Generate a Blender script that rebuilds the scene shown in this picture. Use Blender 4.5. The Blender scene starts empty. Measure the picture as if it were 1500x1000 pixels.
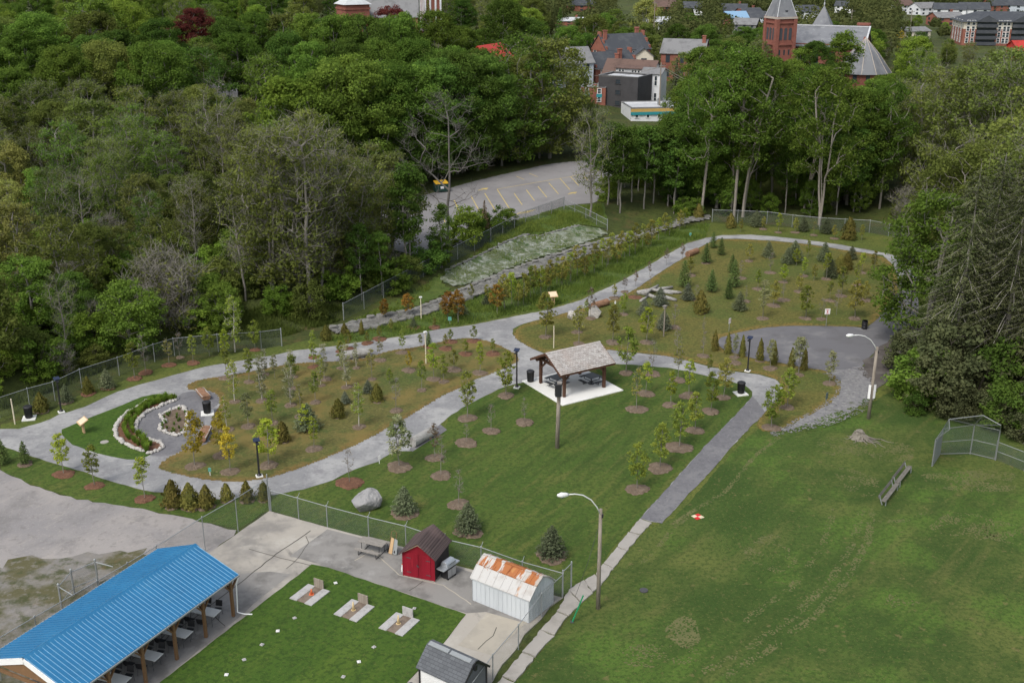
import bpy, math, random
import numpy as np
from mathutils import Vector
from mathutils.geometry import tessellate_polygon
SC = bpy.context.scene
LEAF = (2.02, 1.76, 1.52)
COL = SC.collection
rnd = random.Random(7)
R = math.radians
# ------------------------------------------------------------------ camera model (photo 1500 x 1000)
F = 1640.0; TH = R(20); H = 37.5; CT = math.cos(TH); ST = math.sin(TH)

def sstep(a, b, x):
    t = np.clip((np.asarray(x, float)-a)/(b-a), 0, 1)
    return t*t*(3-2*t)

def flat(px, py, z=0.0):
    a = (px-750)/F; b = (500-py)/F
    dy = CT+b*ST; dz = -ST+b*CT
    t = (z-H)/dz
    return a*t, dy*t

_bank = [flat(*p) for p in [(-500, 780), (-200, 690), (0, 612), (120, 560), (230, 522), (410, 497), (500, 478), (640, 432),
                            (770, 384), (860, 358), (940, 338), (1030, 308), (1300, 296), (1700, 290)]]
_bx = np.array([p[0] for p in _bank]); _by = np.array([p[1] for p in _bank])

def terr(x, y):
    x = np.asarray(x, float); y = np.asarray(y, float)
    dy = y-np.interp(x, _bx, _by)
    z = 1.6*sstep(1.5, 13, dy)
    h0 = 150+np.interp(x, [-60, -25], [0, 55])
    z = z+10*sstep(0, 75, y-h0)*(1-sstep(-25, 40, x))
    return z

def G(px, py):
    z = 0.0
    for _ in range(14):
        x, y = flat(px, py, z)
        z += 0.8*(float(terr(x, y))-z)
    x, y = flat(px, py, z)
    return Vector((x, y, float(terr(x, y))))

def zat(Y, py):
    """world height of the point seen at row py if it stands at distance Y"""
    k = (500-py)/F
    return H+Y*(k*CT-ST)/(CT+k*ST)

def xat(px, Y, z):
    return (px-750)/F*(Y*CT-(z-H)*ST)

def pix(p):
    w = p[2]-H; d = p[1]*CT-w*ST
    return 750+F*p[0]/d, 500-F*(p[1]*ST+w*CT)/d

cam = bpy.data.cameras.new('camera'); co = bpy.data.objects.new('camera', cam); COL.objects.link(co)
cam.sensor_width = 36; cam.lens = F/1500*36; cam.clip_end = 6000; cam.clip_start = 1
co.location = (0, 0, H); co.rotation_euler = (R(90)-TH, 0, 0); SC.camera = co
# ------------------------------------------------------------------ object helpers
def link(o, parent=None):
    COL.objects.link(o)
    if parent is not None: o.parent = parent
    return o

def tag(o, label=None, cat=None, group=None, kind=None):
    if label: o['label'] = label
    if cat: o['category'] = cat
    if group: o['group'] = group
    if kind: o['kind'] = kind
    return o

def thing(name, loc, rz=0.0, label=None, cat=None, group=None):
    o = bpy.data.objects.new(name, None); o.location = loc; o.rotation_euler = (0, 0, rz); o.empty_display_size = .2
    link(o); return tag(o, label, cat, group)

def np_mesh(name, V, Fq, m=None, smooth=False):
    me = bpy.data.meshes.new(name)
    V = np.asarray(V, np.float32); Fq = np.asarray(Fq, np.int32); k = Fq.shape[1]
    me.vertices.add(len(V)); me.vertices.foreach_set('co', V.ravel())
    me.loops.add(Fq.size); me.loops.foreach_set('vertex_index', Fq.ravel())
    me.polygons.add(len(Fq)); me.polygons.foreach_set('loop_start', np.arange(0, Fq.size, k, dtype=np.int32))
    me.polygons.foreach_set('loop_total', np.full(len(Fq), k, np.int32))
    if smooth: me.polygons.foreach_set('use_smooth', np.ones(len(Fq), bool))
    me.update(calc_edges=True); me.validate()
    if m: me.materials.append(m)
    return me

class MB:
    """collects shapes, then links them as ONE mesh object"""
    def __init__(s): s.v = []; s.f = []
    def add(s, vs, fs):
        n = len(s.v); s.v += [tuple(p) for p in vs]; s.f += [tuple(i+n for i in q) for q in fs]; return s
    def hexa(s, a): return s.add(a, [(3, 2, 1, 0), (4, 5, 6, 7), (0, 1, 5, 4), (1, 2, 6, 5), (2, 3, 7, 6), (3, 0, 4, 7)])
    def box(s, x0, y0, z0, x1, y1, z1):
        return s.hexa([(x0, y0, z0), (x1, y0, z0), (x1, y1, z0), (x0, y1, z0), (x0, y0, z1), (x1, y0, z1), (x1, y1, z1), (x0, y1, z1)])
    def cbox(s, c, d, rz=0.0):
        ca, sa = math.cos(rz), math.sin(rz); q = []
        for z in (0, d[2]):
            for ux, uy in ((-.5, -.5), (.5, -.5), (.5, .5), (-.5, .5)):
                x, y = ux*d[0], uy*d[1]; q.append((c[0]+x*ca-y*sa, c[1]+x*sa+y*ca, c[2]+z))
        return s.hexa(q)
    def bar(s, p, q, w, h=None):
        h = h or w; p = Vector(p); q = Vector(q); d = (q-p).normalized()
        up = Vector((0, 0, 1)) if abs(d.z) < .95 else Vector((0, 1, 0))
        a = d.cross(up).normalized()*w/2; b = a.cross(d).normalized()*h/2
        return s.hexa([p-a-b, p+a-b, p+a+b, p-a+b, q-a-b, q+a-b, q+a+b, q-a+b])
    def tube(s, pts, rad, n=8, cap=True):
        pts = [Vector(p) for p in pts]
        if not hasattr(rad, '__len__'): rad = [rad]*len(pts)
        base = len(s.v)
        for i, p in enumerate(pts):
            d = (pts[min(i+1, len(pts)-1)]-pts[max(i-1, 0)]).normalized()
            up = Vector((0, 0, 1)) if abs(d.z) < .9 else Vector((0, 1, 0))
            a = d.cross(up).normalized(); b = d.cross(a)
            for k in range(n):
                t = 2*math.pi*k/n; s.v.append(tuple(p+(a*math.cos(t)+b*math.sin(t))*rad[i]))
        for i in range(len(pts)-1):
            for k in range(n):
                k2 = (k+1) % n
                s.f.append((base+i*n+k, base+i*n+k2, base+(i+1)*n+k2, base+(i+1)*n+k))
        if cap:
            s.f.append(tuple(base+k for k in range(n))[::-1]); s.f.append(tuple(base+(len(pts)-1)*n+k for k in range(n)))
        return s
    def lathe(s, prof, n=16, c=(0, 0, 0)):
        return s.tube([(c[0], c[1], c[2]+z) for r, z in prof], [max(r, .001) for r, z in prof], n)
    def prism(s, poly, z0, z1):
        n = len(poly)
        vs = [(x, y, z0) for x, y in poly]+[(x, y, z1) for x, y in poly]
        fs = [tuple(range(n))[::-1], tuple(range(n, 2*n))]+[(i, (i+1) % n, n+(i+1) % n, n+i) for i in range(n)]
        return s.add(vs, fs)
    def slab(s, quad, t):
        """four corners, thickened downward"""
        return s.hexa([(x, y, z-t) for x, y, z in quad]+[tuple(q) for q in quad])
    def build(s, name, m, parent=None, smooth=False, bevel=0, loc=None):
        me = bpy.data.meshes.new(name); me.from_pydata(s.v, [], s.f)
        import bmesh
        bm = bmesh.new(); bm.from_mesh(me); bmesh.ops.recalc_face_normals(bm, faces=bm.faces); bm.to_mesh(me); bm.free()
        if m: me.materials.append(m)
        if smooth:
            me.polygons.foreach_set('use_smooth', [True]*len(me.polygons))
        o = bpy.data.objects.new(name, me); link(o, parent)
        if loc is not None: o.location = loc
        if bevel:
            b = o.modifiers.new('bevel', 'BEVEL'); b.width = bevel; b.segments = 2; b.limit_method = 'ANGLE'
        return o

def copy_tree(o, parent=None):
    c = o.copy(); link(c)
    if parent is not None: c.parent = parent
    for ch in list(o.children): copy_tree(ch, c)
    return c

# ------------------------------------------------------------------ labels that single out: a look, then which one counted from a landmark
PEND = []; LM = []
def later(o, desc, cat, group, p): PEND.append((o, desc, cat, group, pix(p)))
def landmark(text, px, py): LM.append((text, px, py))
ORD = ['', 'second', 'third', 'fourth', 'fifth', 'sixth', 'seventh', 'eighth', 'ninth', 'tenth', 'eleventh', 'twelfth', 'thirteenth',
       'fourteenth', 'fifteenth', 'sixteenth', 'seventeenth', 'eighteenth', 'nineteenth', 'twentieth']
ORD += [t+u for t in ('twenty ', 'thirty ') for u in ('first', 'second', 'third', 'fourth', 'fifth', 'sixth', 'seventh', 'eighth', 'ninth')]
def finish_labels():
    by = {}
    for o, d, c, g, (x, y) in PEND:
        xx = min(max(x, 0), 1500); yy = min(max(y, 0), 1000)
        best = min(LM, key=lambda l: (l[1]-xx)**2+(l[2]-yy)**2)
        by.setdefault((d, best), []).append(((best[1]-x)**2+(best[2]-y)**2, o, c, g))
    for (d, lm), L in by.items():
        L.sort(key=lambda t: t[0])
        for i, (dd, o, c, g) in enumerate(L):
            far = i >= len(ORD)
            tx = '%s, %s %s' % (d, 'farthest from' if far else (ORD[i]+' nearest').strip(), lm[0])
            if len(L) == 1: tx = '%s, near %s' % (d, lm[0])
            tag(o, tx, c, g)

# ------------------------------------------------------------------ procedural materials
def _new(name):
    m = bpy.data.materials.new(name); m.use_nodes = True; nt = m.node_tree
    return m, nt, nt.nodes['Principled BSDF']
def N(nt, t, **k):
    n = nt.nodes.new(t)
    for a, b in k.items(): setattr(n, a, b)
    return n
def rgba(c): return (c[0], c[1], c[2], 1)
def noise(nt, vec, scale, detail=4, rough=.6, dist=0):
    n = N(nt, 'ShaderNodeTexNoise'); n.inputs['Scale'].default_value = scale; n.inputs['Detail'].default_value = detail
    n.inputs['Roughness'].default_value = rough; n.inputs['Distortion'].default_value = dist
    nt.links.new(vec, n.inputs['Vector']); return n.outputs['Fac']
def ramp(nt, fac, lo, hi, a=0.0, b=1.0):
    n = N(nt, 'ShaderNodeMapRange'); n.interpolation_type = 'SMOOTHSTEP'
    for k, v in (('From Min', lo), ('From Max', hi), ('To Min', a), ('To Max', b)): n.inputs[k].default_value = v
    nt.links.new(fac, n.inputs['Value']); return n.outputs['Result']
def mul(nt, a, b, op='MULTIPLY'):
    n = N(nt, 'ShaderNodeMath', operation=op)
    for i, v in enumerate((a, b)):
        if isinstance(v, (int, float)): n.inputs[i].default_value = v
        else: nt.links.new(v, n.inputs[i])
    return n.outputs[0]
def mixc(nt, fac, a, b):
    n = N(nt, 'ShaderNodeMix', data_type='RGBA')
    if isinstance(fac, (int, float)): n.inputs[0].default_value = fac
    else: nt.links.new(fac, n.inputs[0])
    for i, v in ((6, a), (7, b)):
        if isinstance(v, tuple): n.inputs[i].default_value = rgba(v)
        else: nt.links.new(v, n.inputs[i])
    return n.outputs[2]
def coords(nt, scale=(1, 1, 1), rz=0.0, kind='Object'):
    t = N(nt, 'ShaderNodeTexCoord'); m = N(nt, 'ShaderNodeMapping', vector_type='TEXTURE')     # turn first, then stretch
    m.inputs['Rotation'].default_value = (0, 0, rz); m.inputs['Scale'].default_value = tuple(1/s for s in scale)
    nt.links.new(t.outputs[kind], m.inputs['Vector']); return m.outputs['Vector']
def layered(name, base, layers=(), rough=.9, bump=None, spec=.2, metal=0.0):
    """base colour plus noise layers: (colour, scale, lo, hi, strength[, stretch, rot, attr])"""
    m, nt, b = _new(name); col = base
    for L in layers:
        c, sc, lo, hi, st = L[:5]
        vec = coords(nt, L[5] if len(L) > 5 else (1, 1, 1), L[6] if len(L) > 6 else 0.0)
        f = noise(nt, vec, sc, 5, .65)
        if len(L) > 7:
            at = N(nt, 'ShaderNodeAttribute', attribute_name=L[7])
            f = mul(nt, f, mul(nt, at.outputs['Fac'], .55), 'ADD')
        f = ramp(nt, f, lo, hi, 0, st)
        col = mixc(nt, f, col, c)
    if isinstance(col, tuple): b.inputs['Base Color'].default_value = rgba(col)
    else: nt.links.new(col, b.inputs['Base Color'])
    b.inputs['Roughness'].default_value = rough; b.inputs['Specular IOR Level'].default_value = spec; b.inputs['Metallic'].default_value = metal
    if bump:
        sc, st, di = bump; bn = N(nt, 'ShaderNodeBump'); bn.inputs['Strength'].default_value = st; bn.inputs['Distance'].default_value = di
        nt.links.new(noise(nt, coords(nt), sc, 5, .7), bn.inputs['Height']); nt.links.new(bn.outputs['Normal'], b.inputs['Normal'])
    return m
def plain(name, c, rough=.6, v=.18, scale=3.0, metal=0.0, spec=.35):
    d = tuple(x*(1-v) for x in c); l = tuple(min(1, x*(1+v)) for x in c)
    return layered(name, c, [(d, scale, .5, .75, 1), (l, scale*2.7, .5, .75, .8)], rough, None, spec, metal)
def bricks(name, c1, c2, mortar, sx=.22, sy=.075, rough=.85, vec_rot=None, msize=.012, dirt=None):
    """courses running along local x, or laid on a wall by mixing x and y"""
    m, nt, b = _new(name); t = N(nt, 'ShaderNodeTexCoord'); se = N(nt, 'ShaderNodeSeparateXYZ'); nt.links.new(t.outputs['Object'], se.inputs[0])
    cb = N(nt, 'ShaderNodeCombineXYZ')
    if vec_rot == 'flat':
        nt.links.new(se.outputs[0], cb.inputs[0]); nt.links.new(se.outputs[1], cb.inputs[1])
    elif vec_rot == 'roof':
        nt.links.new(se.outputs[0], cb.inputs[0]); nt.links.new(se.outputs[2], cb.inputs[1])
    elif vec_rot == 'roofy':
        nt.links.new(se.outputs[1], cb.inputs[0]); nt.links.new(se.outputs[2], cb.inputs[1])
    else:
        nt.links.new(mul(nt, se.outputs[0], se.outputs[1], 'ADD'), cb.inputs[0]); nt.links.new(se.outputs[2], cb.inputs[1])
    br = N(nt, 'ShaderNodeTexBrick'); br.inputs['Scale'].default_value = 1; br.inputs['Brick Width'].default_value = sx; br.inputs['Row Height'].default_value = sy
    br.inputs['Mortar Size'].default_value = msize; br.inputs['Bias'].default_value = 0
    br.inputs['Color1'].default_value = rgba(c1); br.inputs['Color2'].default_value = rgba(c2); br.inputs['Mortar'].default_value = rgba(mortar)
    nt.links.new(cb.outputs[0], br.inputs['Vector']); col = br.outputs['Color']
    col = mixc(nt, ramp(nt, noise(nt, coords(nt), .6, 4), .45, .7, 0, .6), col, dirt or tuple(x*.75 for x in c1))
    nt.links.new(col, b.inputs['Base Color']); b.inputs['Roughness'].default_value = rough; b.inputs['Specular IOR Level'].default_value = .2
    return m
def leafmat(name, a, b_, c, trans=.42):
    """leaf tints: per-tree shift plus patches of younger and older leaves"""
    m = bpy.data.materials.new(name); m.use_nodes = True; nt = m.node_tree; nt.nodes.clear()
    a, b_, c = [(q[0]*LEAF[0], q[1]*LEAF[1], q[2]*LEAF[2]) for q in (a, b_, c)]
    out = N(nt, 'ShaderNodeOutputMaterial'); vec = coords(nt)
    f = noise(nt, vec, .55, 3); f2 = noise(nt, vec, 3.1, 2)
    col = mixc(nt, ramp(nt, f, .35, .65), a, b_); col = mixc(nt, ramp(nt, f2, .5, .72, 0, .8), col, c)
    oi = N(nt, 'ShaderNodeObjectInfo'); hs = N(nt, 'ShaderNodeHueSaturation')
    nt.links.new(col, hs.inputs['Color'])
    nt.links.new(ramp(nt, oi.outputs['Random'], 0, 1, .72, 1.25), hs.inputs['Value'])
    w = N(nt, 'ShaderNodeTexWhiteNoise', noise_dimensions='1D'); nt.links.new(oi.outputs['Random'], w.inputs['W'])
    nt.links.new(ramp(nt, w.outputs['Value'], 0, 1, .490, .511), hs.inputs['Hue'])
    d = N(nt, 'ShaderNodeBsdfDiffuse'); t = N(nt, 'ShaderNodeBsdfTranslucent'); mx = N(nt, 'ShaderNodeMixShader'); mx.inputs[0].default_value = trans
    nt.links.new(hs.outputs[0], d.inputs['Color']); nt.links.new(hs.outputs[0], t.inputs['Color'])
    nt.links.new(d.outputs[0], mx.inputs[1]); nt.links.new(t.outputs[0], mx.inputs[2]); nt.links.new(mx.outputs[0], out.inputs[0])
    return m
def meshwire(name, c=(.30, .32, .32), cell=.07, wire=.16):
    """chain-link: two crossing sets of thin wires, open between them"""
    m = bpy.data.materials.new(name); m.use_nodes = True; nt = m.node_tree; nt.nodes.clear()
    out = N(nt, 'ShaderNodeOutputMaterial'); t = N(nt, 'ShaderNodeTexCoord'); se = N(nt, 'ShaderNodeSeparateXYZ'); nt.links.new(t.outputs['UV'], se.inputs[0])
    fs = []
    for sg in ('ADD', 'SUBTRACT'):
        v = mul(nt, mul(nt, se.outputs[0], se.outputs[1], sg), 1/cell)
        fr = mul(nt, v, 0.0, 'FRACT'); fs.append(mul(nt, fr, wire, 'LESS_THAN'))
    f = mul(nt, fs[0], fs[1], 'MAXIMUM')
    p = N(nt, 'ShaderNodeBsdfPrincipled'); p.inputs['Base Color'].default_value = rgba(c); p.inputs['Roughness'].default_value = .45; p.inputs['Metallic'].default_value = .3
    tr = N(nt, 'ShaderNodeBsdfTransparent'); mx = N(nt, 'ShaderNodeMixShader')
    nt.links.new(f, mx.inputs[0]); nt.links.new(tr.outputs[0], mx.inputs[1]); nt.links.new(p.outputs[0], mx.inputs[2]); nt.links.new(mx.outputs[0], out.inputs[0])
    return m
EXPO = 0.5
# ------------------------------------------------------------------ materials
ST1 = (1, .12, 1)
M = {}
M['ground'] = layered('ground_mat', (.035, .05, .017), [((.06, .085, .022), .06, .4, .62, .8), ((.075, .062, .03), .35, .5, .7, .7), ((.02, .03, .01), 1.7, .45, .7, .8)], bump=(2, .6, .3))
M['park'] = layered('rough_grass_mat', (.062, .09, .022), [((.10, .115, .03), .12, .42, .66, .9), ((.045, .07, .018), .8, .45, .7, .8), ((.12, .10, .045), .5, .6, .75, .7), ((.035, .055, .014), 3.5, .46, .62, .8), ((.12, .13, .05), 5.5, .54, .68, .6)], bump=(9, .5, .06))
M['lawn'] = layered('mown_lawn_mat', (.040, .078, .015), [((.058, .092, .020), .16, .42, .64, .9), ((.078, .095, .028), 1.3, .48, .68, .8, (1, .16, 1), R(-30)), ((.024, .050, .010), 1.1, .47, .66, .75, (1, .15, 1), R(-30)), ((.095, .10, .035), .35, .58, .72, .6), ((.09, .10, .04), 3.2, .62, .78, .5), ((.024, .046, .010), 3.2, .46, .62, .75), ((.09, .105, .035), 5, .54, .68, .6)], bump=(14, .45, .05))
M['field'] = layered('playing_field_mat', (.040, .075, .017), [((.078, .102, .030), .045, .44, .58, .9), ((.026, .056, .012), .075, .44, .60, .95), ((.055, .108, .020), .11, .5, .60, .85), ((.085, .095, .035), .55, .52, .74, .7, (1, .1, 1), R(-41)), ((.028, .056, .012), .5, .46, .68, .7, (1, .1, 1), R(-41)), ((.12, .105, .05), .16, .62, .76, .75), ((.026, .052, .011), 2.4, .5, .72, .55), ((.02, .042, .009), 3.6, .46, .62, .6), ((.095, .105, .038), 5, .54, .68, .6), ((.13, .115, .06), 1.3, .6, .7, .5), ((.17, .15, .08), 3.5, .71, .8, .6)], bump=(12, .5, .05))
M['smalllawn'] = layered('striped_lawn_mat', (.036, .078, .012), [((.055, .10, .016), .5, .45, .68, .8, (1, .16, 1), R(-28)), ((.026, .058, .010), 1.6, .5, .72, .7, (1, .2, 1), R(-28)), ((.08, .10, .03), 5, .62, .78, .5), ((.018, .042, .008), 3.6, .46, .62, .7), ((.085, .105, .03), 6, .56, .68, .5)], bump=(14, .45, .05))
M['island'] = layered('dry_lawn_mat', (.105, .088, .030), [((.066, .080, .022), .13, .46, .64, .9), ((.15, .085, .032), .45, .70, .98, .8, (1, 1, 1), 0, 'edge'), ((.045, .068, .018), .7, .5, .7, .8), ((.17, .10, .04), 1.3, .58, .74, .6), ((.21, .22, .17), .55, .68, .8, .8, (1, .5, 1), .6), ((.05, .05, .018), 3.2, .46, .62, .6), ((.20, .15, .07), 5, .55, .68, .6), ((.165, .11, .040), .22, .48, .64, .75)], bump=(9, .5, .06))
M['islandright'] = layered('thin_lawn_mat', (.078, .085, .026), [((.048, .078, .020), .10, .42, .62, .9), ((.13, .10, .035), .3, .62, .95, .7, (1, 1, 1), 0, 'edge'), ((.05, .07, .02), .8, .5, .7, .8), ((.14, .105, .045), 1.1, .62, .76, .6), ((.2, .22, .16), .5, .7, .8, .6, (1, .5, 1), .6), ((.04, .05, .016), 3.2, .46, .62, .75), ((.17, .15, .07), 5, .55, .68, .6)], bump=(9, .5, .06))
M['tall'] = layered('tall_grass_mat', (.050, .088, .022), [((.075, .11, .03), .3, .42, .65, .8), ((.032, .06, .015), 1.2, .48, .66, .8), ((.11, .12, .05), 2.5, .55, .7, .6)], bump=(5, .6, .1))
M['path'] = layered('stone_dust_mat', (.235, .24, .245), [((.35, .355, .35), .22, .42, .62, .9), ((.19, .19, .20), .5, .5, .7, .8), ((.40, .40, .38), 1.6, .56, .74, .7, (1, .35, 1), R(-60)), ((.15, .15, .16), 2.2, .5, .7, .45), ((.44, .44, .43), 5.5, .55, .7, .4)], bump=(14, .35, .03))
M['pathdark'] = layered('fresh_stone_dust_mat', (.155, .155, .165), [((.20, .20, .205), .4, .42, .66, .8), ((.125, .125, .135), 1.3, .5, .7, .8), ((.10, .10, .11), 3, .5, .66, .5), ((.28, .28, .28), 5, .57, .7, .6)], bump=(14, .3, .03))
M['bulb'] = layered('old_asphalt_mat', (.145, .145, .155), [((.22, .22, .22), .16, .5, .66, .8), ((.11, .108, .112), .35, .5, .7, .7), ((.36, .35, .33), .5, .66, .74, .6, (1, .3, 1), .3), ((.2, .2, .2), 5, .6, .78, .6)], bump=(14, .3, .03))
M['dirt'] = layered('dirt_mat', (.085, .073, .066), [((.13, .118, .105), .4, .45, .66, .9), ((.05, .044, .04), .9, .5, .7, .8), ((.16, .15, .14), 4, .6, .76, .6)], bump=(6, .5, .06))
M['crushed'] = layered('crushed_stone_mat', (.20, .20, .205), [((.29, .29, .28), 2.5, .45, .66, .8), ((.10, .10, .105), 4, .5, .7, .8), ((.07, .085, .03), .6, .6, .72, .7)], bump=(10, .6, .05))
M['gravel'] = layered('gravel_lot_mat', (.285, .28, .285), [((.37, .355, .345), .10, .42, .62, .9), ((.23, .225, .225), .3, .5, .68, .85), ((.44, .415, .38), 1.2, .56, .74, .6, (1, .3, 1), R(-35)), ((.17, .165, .16), 1.6, .52, .7, .5), ((.48, .455, .425), 5.5, .54, .7, .45), ((.21, .205, .2), .7, .55, .7, .5, (1, .3, 1), R(-35))], bump=(12, .45, .04))
M['weedy'] = layered('weedy_gravel_mat', (.19, .185, .175), [((.24, .23, .22), 1.2, .45, .66, .8), ((.085, .082, .032), .28, .43, .62, .9), ((.05, .062, .022), .9, .48, .64, .8), ((.2, .19, .17), 1.6, .52, .66, .7), ((.12, .085, .04), .6, .6, .72, .7), ((.1, .1, .1), 5, .56, .75, .5)], bump=(9, .5, .05))
M['concrete'] = layered('slab_mat', (.36, .345, .31), [((.21, .205, .195), .16, .44, .6, .9), ((.43, .42, .385), .35, .52, .7, .8), ((.15, .147, .14), .55, .58, .7, .75, (1, .45, 1), .5), ((.5, .49, .45), 1.8, .64, .76, .5), ((.28, .26, .21), 3, .55, .75, .4)], bump=(10, .2, .02))
M['concretegrey'] = layered('grey_slab_mat', (.25, .243, .228), [((.165, .16, .15), .4, .45, .6, .9), ((.33, .325, .31), .6, .55, .72, .7), ((.13, .13, .125), 1.1, .6, .72, .6), ((.36, .35, .33), 6, .6, .78, .4)], bump=(10, .2, .02))
M['concretepale'] = layered('pale_slab_mat', (.43, .405, .345), [((.36, .345, .30), .5, .45, .66, .8), ((.5, .475, .41), 1.1, .55, .72, .6), ((.30, .29, .26), 2.4, .64, .76, .5)], bump=(10, .2, .02))
M['padwhite'] = layered('new_concrete_mat', (.66, .655, .62), [((.58, .575, .54), .6, .45, .66, .7), ((.72, .715, .68), 2, .55, .72, .6)], bump=(12, .15, .01))
M['sidewalk'] = layered('sidewalk_mat', (.36, .35, .325), [((.27, .262, .24), .8, .45, .66, .8), ((.44, .43, .40), 1.6, .55, .72, .7), ((.2, .195, .18), 4, .6, .76, .5)], bump=(10, .3, .02))
M['asphalt'] = layered('car_park_mat', (.225, .22, .222), [((.275, .27, .268), .08, .44, .64, .8), ((.18, .177, .18), .22, .5, .7, .7), ((.15, .15, .15), 1.1, .58, .76, .5, (1, .2, 1), -.5)], bump=(14, .2, .02))
M['yellow'] = layered('line_paint_mat', (.52, .40, .13), [((.30, .26, .15), 1.5, .45, .7, .8)])
M['mulch'] = layered('mulch_mat', (.135, .10, .070), [((.20, .155, .115), 3, .45, .65, .8), ((.085, .058, .045), 7, .5, .7, .8), ((.27, .22, .17), 14, .58, .74, .7)], bump=(16, .8, .05))
M['mulchred'] = layered('red_mulch_mat', (.13, .065, .04), [((.19, .10, .06), 3, .45, .65, .8), ((.07, .036, .024), 7, .5, .7, .8)], bump=(16, .8, .05))
M['slope'] = layered('stony_bank_mat', (.12, .14, .075), [((.25, .27, .22), .4, .44, .62, .85), ((.06, .10, .03), .6, .52, .64, .9), ((.38, .39, .355), 1.3, .52, .66, .8), ((.035, .065, .016), 2.2, .52, .7, .8)], bump=(5, .8, .15))
M['rockbed'] = layered('rock_channel_mat', (.18, .175, .16), [((.27, .265, .245), .9, .45, .62, .85), ((.10, .10, .09), 1.7, .5, .66, .9), ((.42, .41, .385), 4, .58, .72, .7), ((.06, .09, .025), .4, .56, .68, .8)], bump=(3, 1, .3))
M['stone'] = layered('fieldstone_mat', (.40, .38, .35), [((.29, .275, .255), 1.3, .45, .66, .8), ((.50, .475, .435), 2.7, .55, .72, .8), ((.36, .28, .22), .7, .6, .75, .7)], bump=(6, .5, .04))
M['slabstone'] = layered('ledge_rock_mat', (.20, .195, .18), [((.12, .12, .11), .8, .45, .66, .8), ((.29, .285, .265), 1.6, .55, .72, .8)], bump=(4, .7, .08))
M['boulder'] = layered('boulder_mat', (.27, .265, .26), [((.16, .16, .16), .9, .46, .64, .8), ((.42, .405, .385), 1.4, .55, .68, .8, (1, 1, .3), .4), ((.5, .43, .39), 2.2, .62, .74, .7), ((.13, .13, .125), 5, .56, .74, .6)], bump=(4, .7, .1))
def gain(mname, k):
    """one tuning factor for all tints of a surface"""
    for n in M[mname].node_tree.nodes:
        if n.type == 'MIX':
            for i in (6, 7):
                c = n.inputs[i].default_value
                if not n.inputs[i].is_linked: n.inputs[i].default_value = (c[0]*k[0], c[1]*k[1], c[2]*k[2], 1)
for n_ in ('lawn', 'field', 'smalllawn', 'park', 'tall', 'ground'): gain(n_, (1.30, 1.17, .95))
gain('island', (1.08, 1.2, 1.05)); gain('islandright', (1.5, 1.28, 1.05))
for n_ in ('path', 'pathdark', 'bulb', 'asphalt', 'crushed', 'concretegrey'): gain(n_, (.92, .90, .885))
for n_, k_ in (('gravel', .76), ('concrete', .92), ('concretepale', .80), ('sidewalk', .84), ('weedy', .95)): gain(n_, (k_*1.04, k_, k_*.96))
# ------------------------------------------------------------------ sheets
def pip(poly, x, y):
    n = len(poly); inside = np.zeros(np.shape(x), bool); j = n-1
    for i in range(n):
        xi, yi = poly[i]; xj, yj = poly[j]
        c = ((yi > y) != (yj > y)) & (x < (xj-xi)*(y-yi)/((yj-yi) if yj != yi else 1e-9)+xi)
        inside ^= c; j = i
    return inside

def densify(pts, step=.7, jit=.07, closed=True, seed=1):
    r = random.Random(seed); out = []; n = len(pts)
    for i in range(n if closed else n-1):
        a = Vector(pts[i][:2]); b = Vector(pts[(i+1) % n][:2]); k = max(1, int((b-a).length/step))
        for j in range(k):
            p = a.lerp(b, j/k); out.append((p.x+r.uniform(-jit, jit), p.y+r.uniform(-jit, jit)))
    return out

def smoothpoly(pts, it=1):
    for _ in range(it):
        q = []
        for i in range(len(pts)):
            a = pts[i]; b = pts[(i+1) % len(pts)]
            q += [(a[0]*.75+b[0]*.25, a[1]*.75+b[1]*.25), (a[0]*.25+b[0]*.75, a[1]*.25+b[1]*.75)]
        pts = q
    return pts

def W(pxl): return [tuple(G(*p)[:2]) for p in pxl]

def sheet(name, poly, m, z, th=0.0, jit=.07, step=.7, smooth=1, inset=0.0, kind='structure', seed=1):
    """a flat sheet on level ground; with th it is a slab with real edges; inset writes how near the border a point is"""
    if smooth: poly = smoothpoly(poly, smooth)
    poly = densify(poly, step, jit, seed=seed) if jit else [tuple(p) for p in poly]
    ar = sum(poly[i][0]*poly[(i+1) % len(poly)][1]-poly[(i+1) % len(poly)][0]*poly[i][1] for i in range(len(poly)))
    if ar < 0: poly = poly[::-1]
    n = len(poly); vs = [(x, y, z) for x, y in poly]; fs = []; edge = [1.0]*n
    inner = list(range(n))
    if inset:
        for i in range(n):
            a = Vector(poly[i-2]); b = Vector(poly[(i+2) % n]); d = (b-a).normalized()
            vs.append((poly[i][0]-d.y*inset, poly[i][1]+d.x*inset, z)); edge.append(0.0)
        fs += [(i, (i+1) % n, n+(i+1) % n, n+i) for i in range(n)]; inner = list(range(n, 2*n))
    tri = tessellate_polygon([[Vector((vs[i][0], vs[i][1], 0)) for i in inner]])
    fs += [tuple(inner[k] for k in t) for t in tri]
    if th:
        k = len(vs); vs += [(x, y, z-th) for x, y in poly]; edge += [1.0]*n
        fs += [((i+1) % n, i, k+i, k+(i+1) % n) for i in range(n)]
    me = bpy.data.meshes.new(name); me.from_pydata(vs, [], fs)
    import bmesh
    bm = bmesh.new(); bm.from_mesh(me)
    for f in bm.faces:
        f.normal_update()
        if abs(f.normal.z) > .5 and f.normal.z < 0: f.normal_flip()
    bm.to_mesh(me); bm.free()
    at = me.attributes.new('edge', 'FLOAT', 'POINT'); at.data.foreach_set('value', edge)
    me.materials.append(m); o = bpy.data.objects.new(name, me); link(o)
    return tag(o, kind=kind) if kind else o

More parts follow.
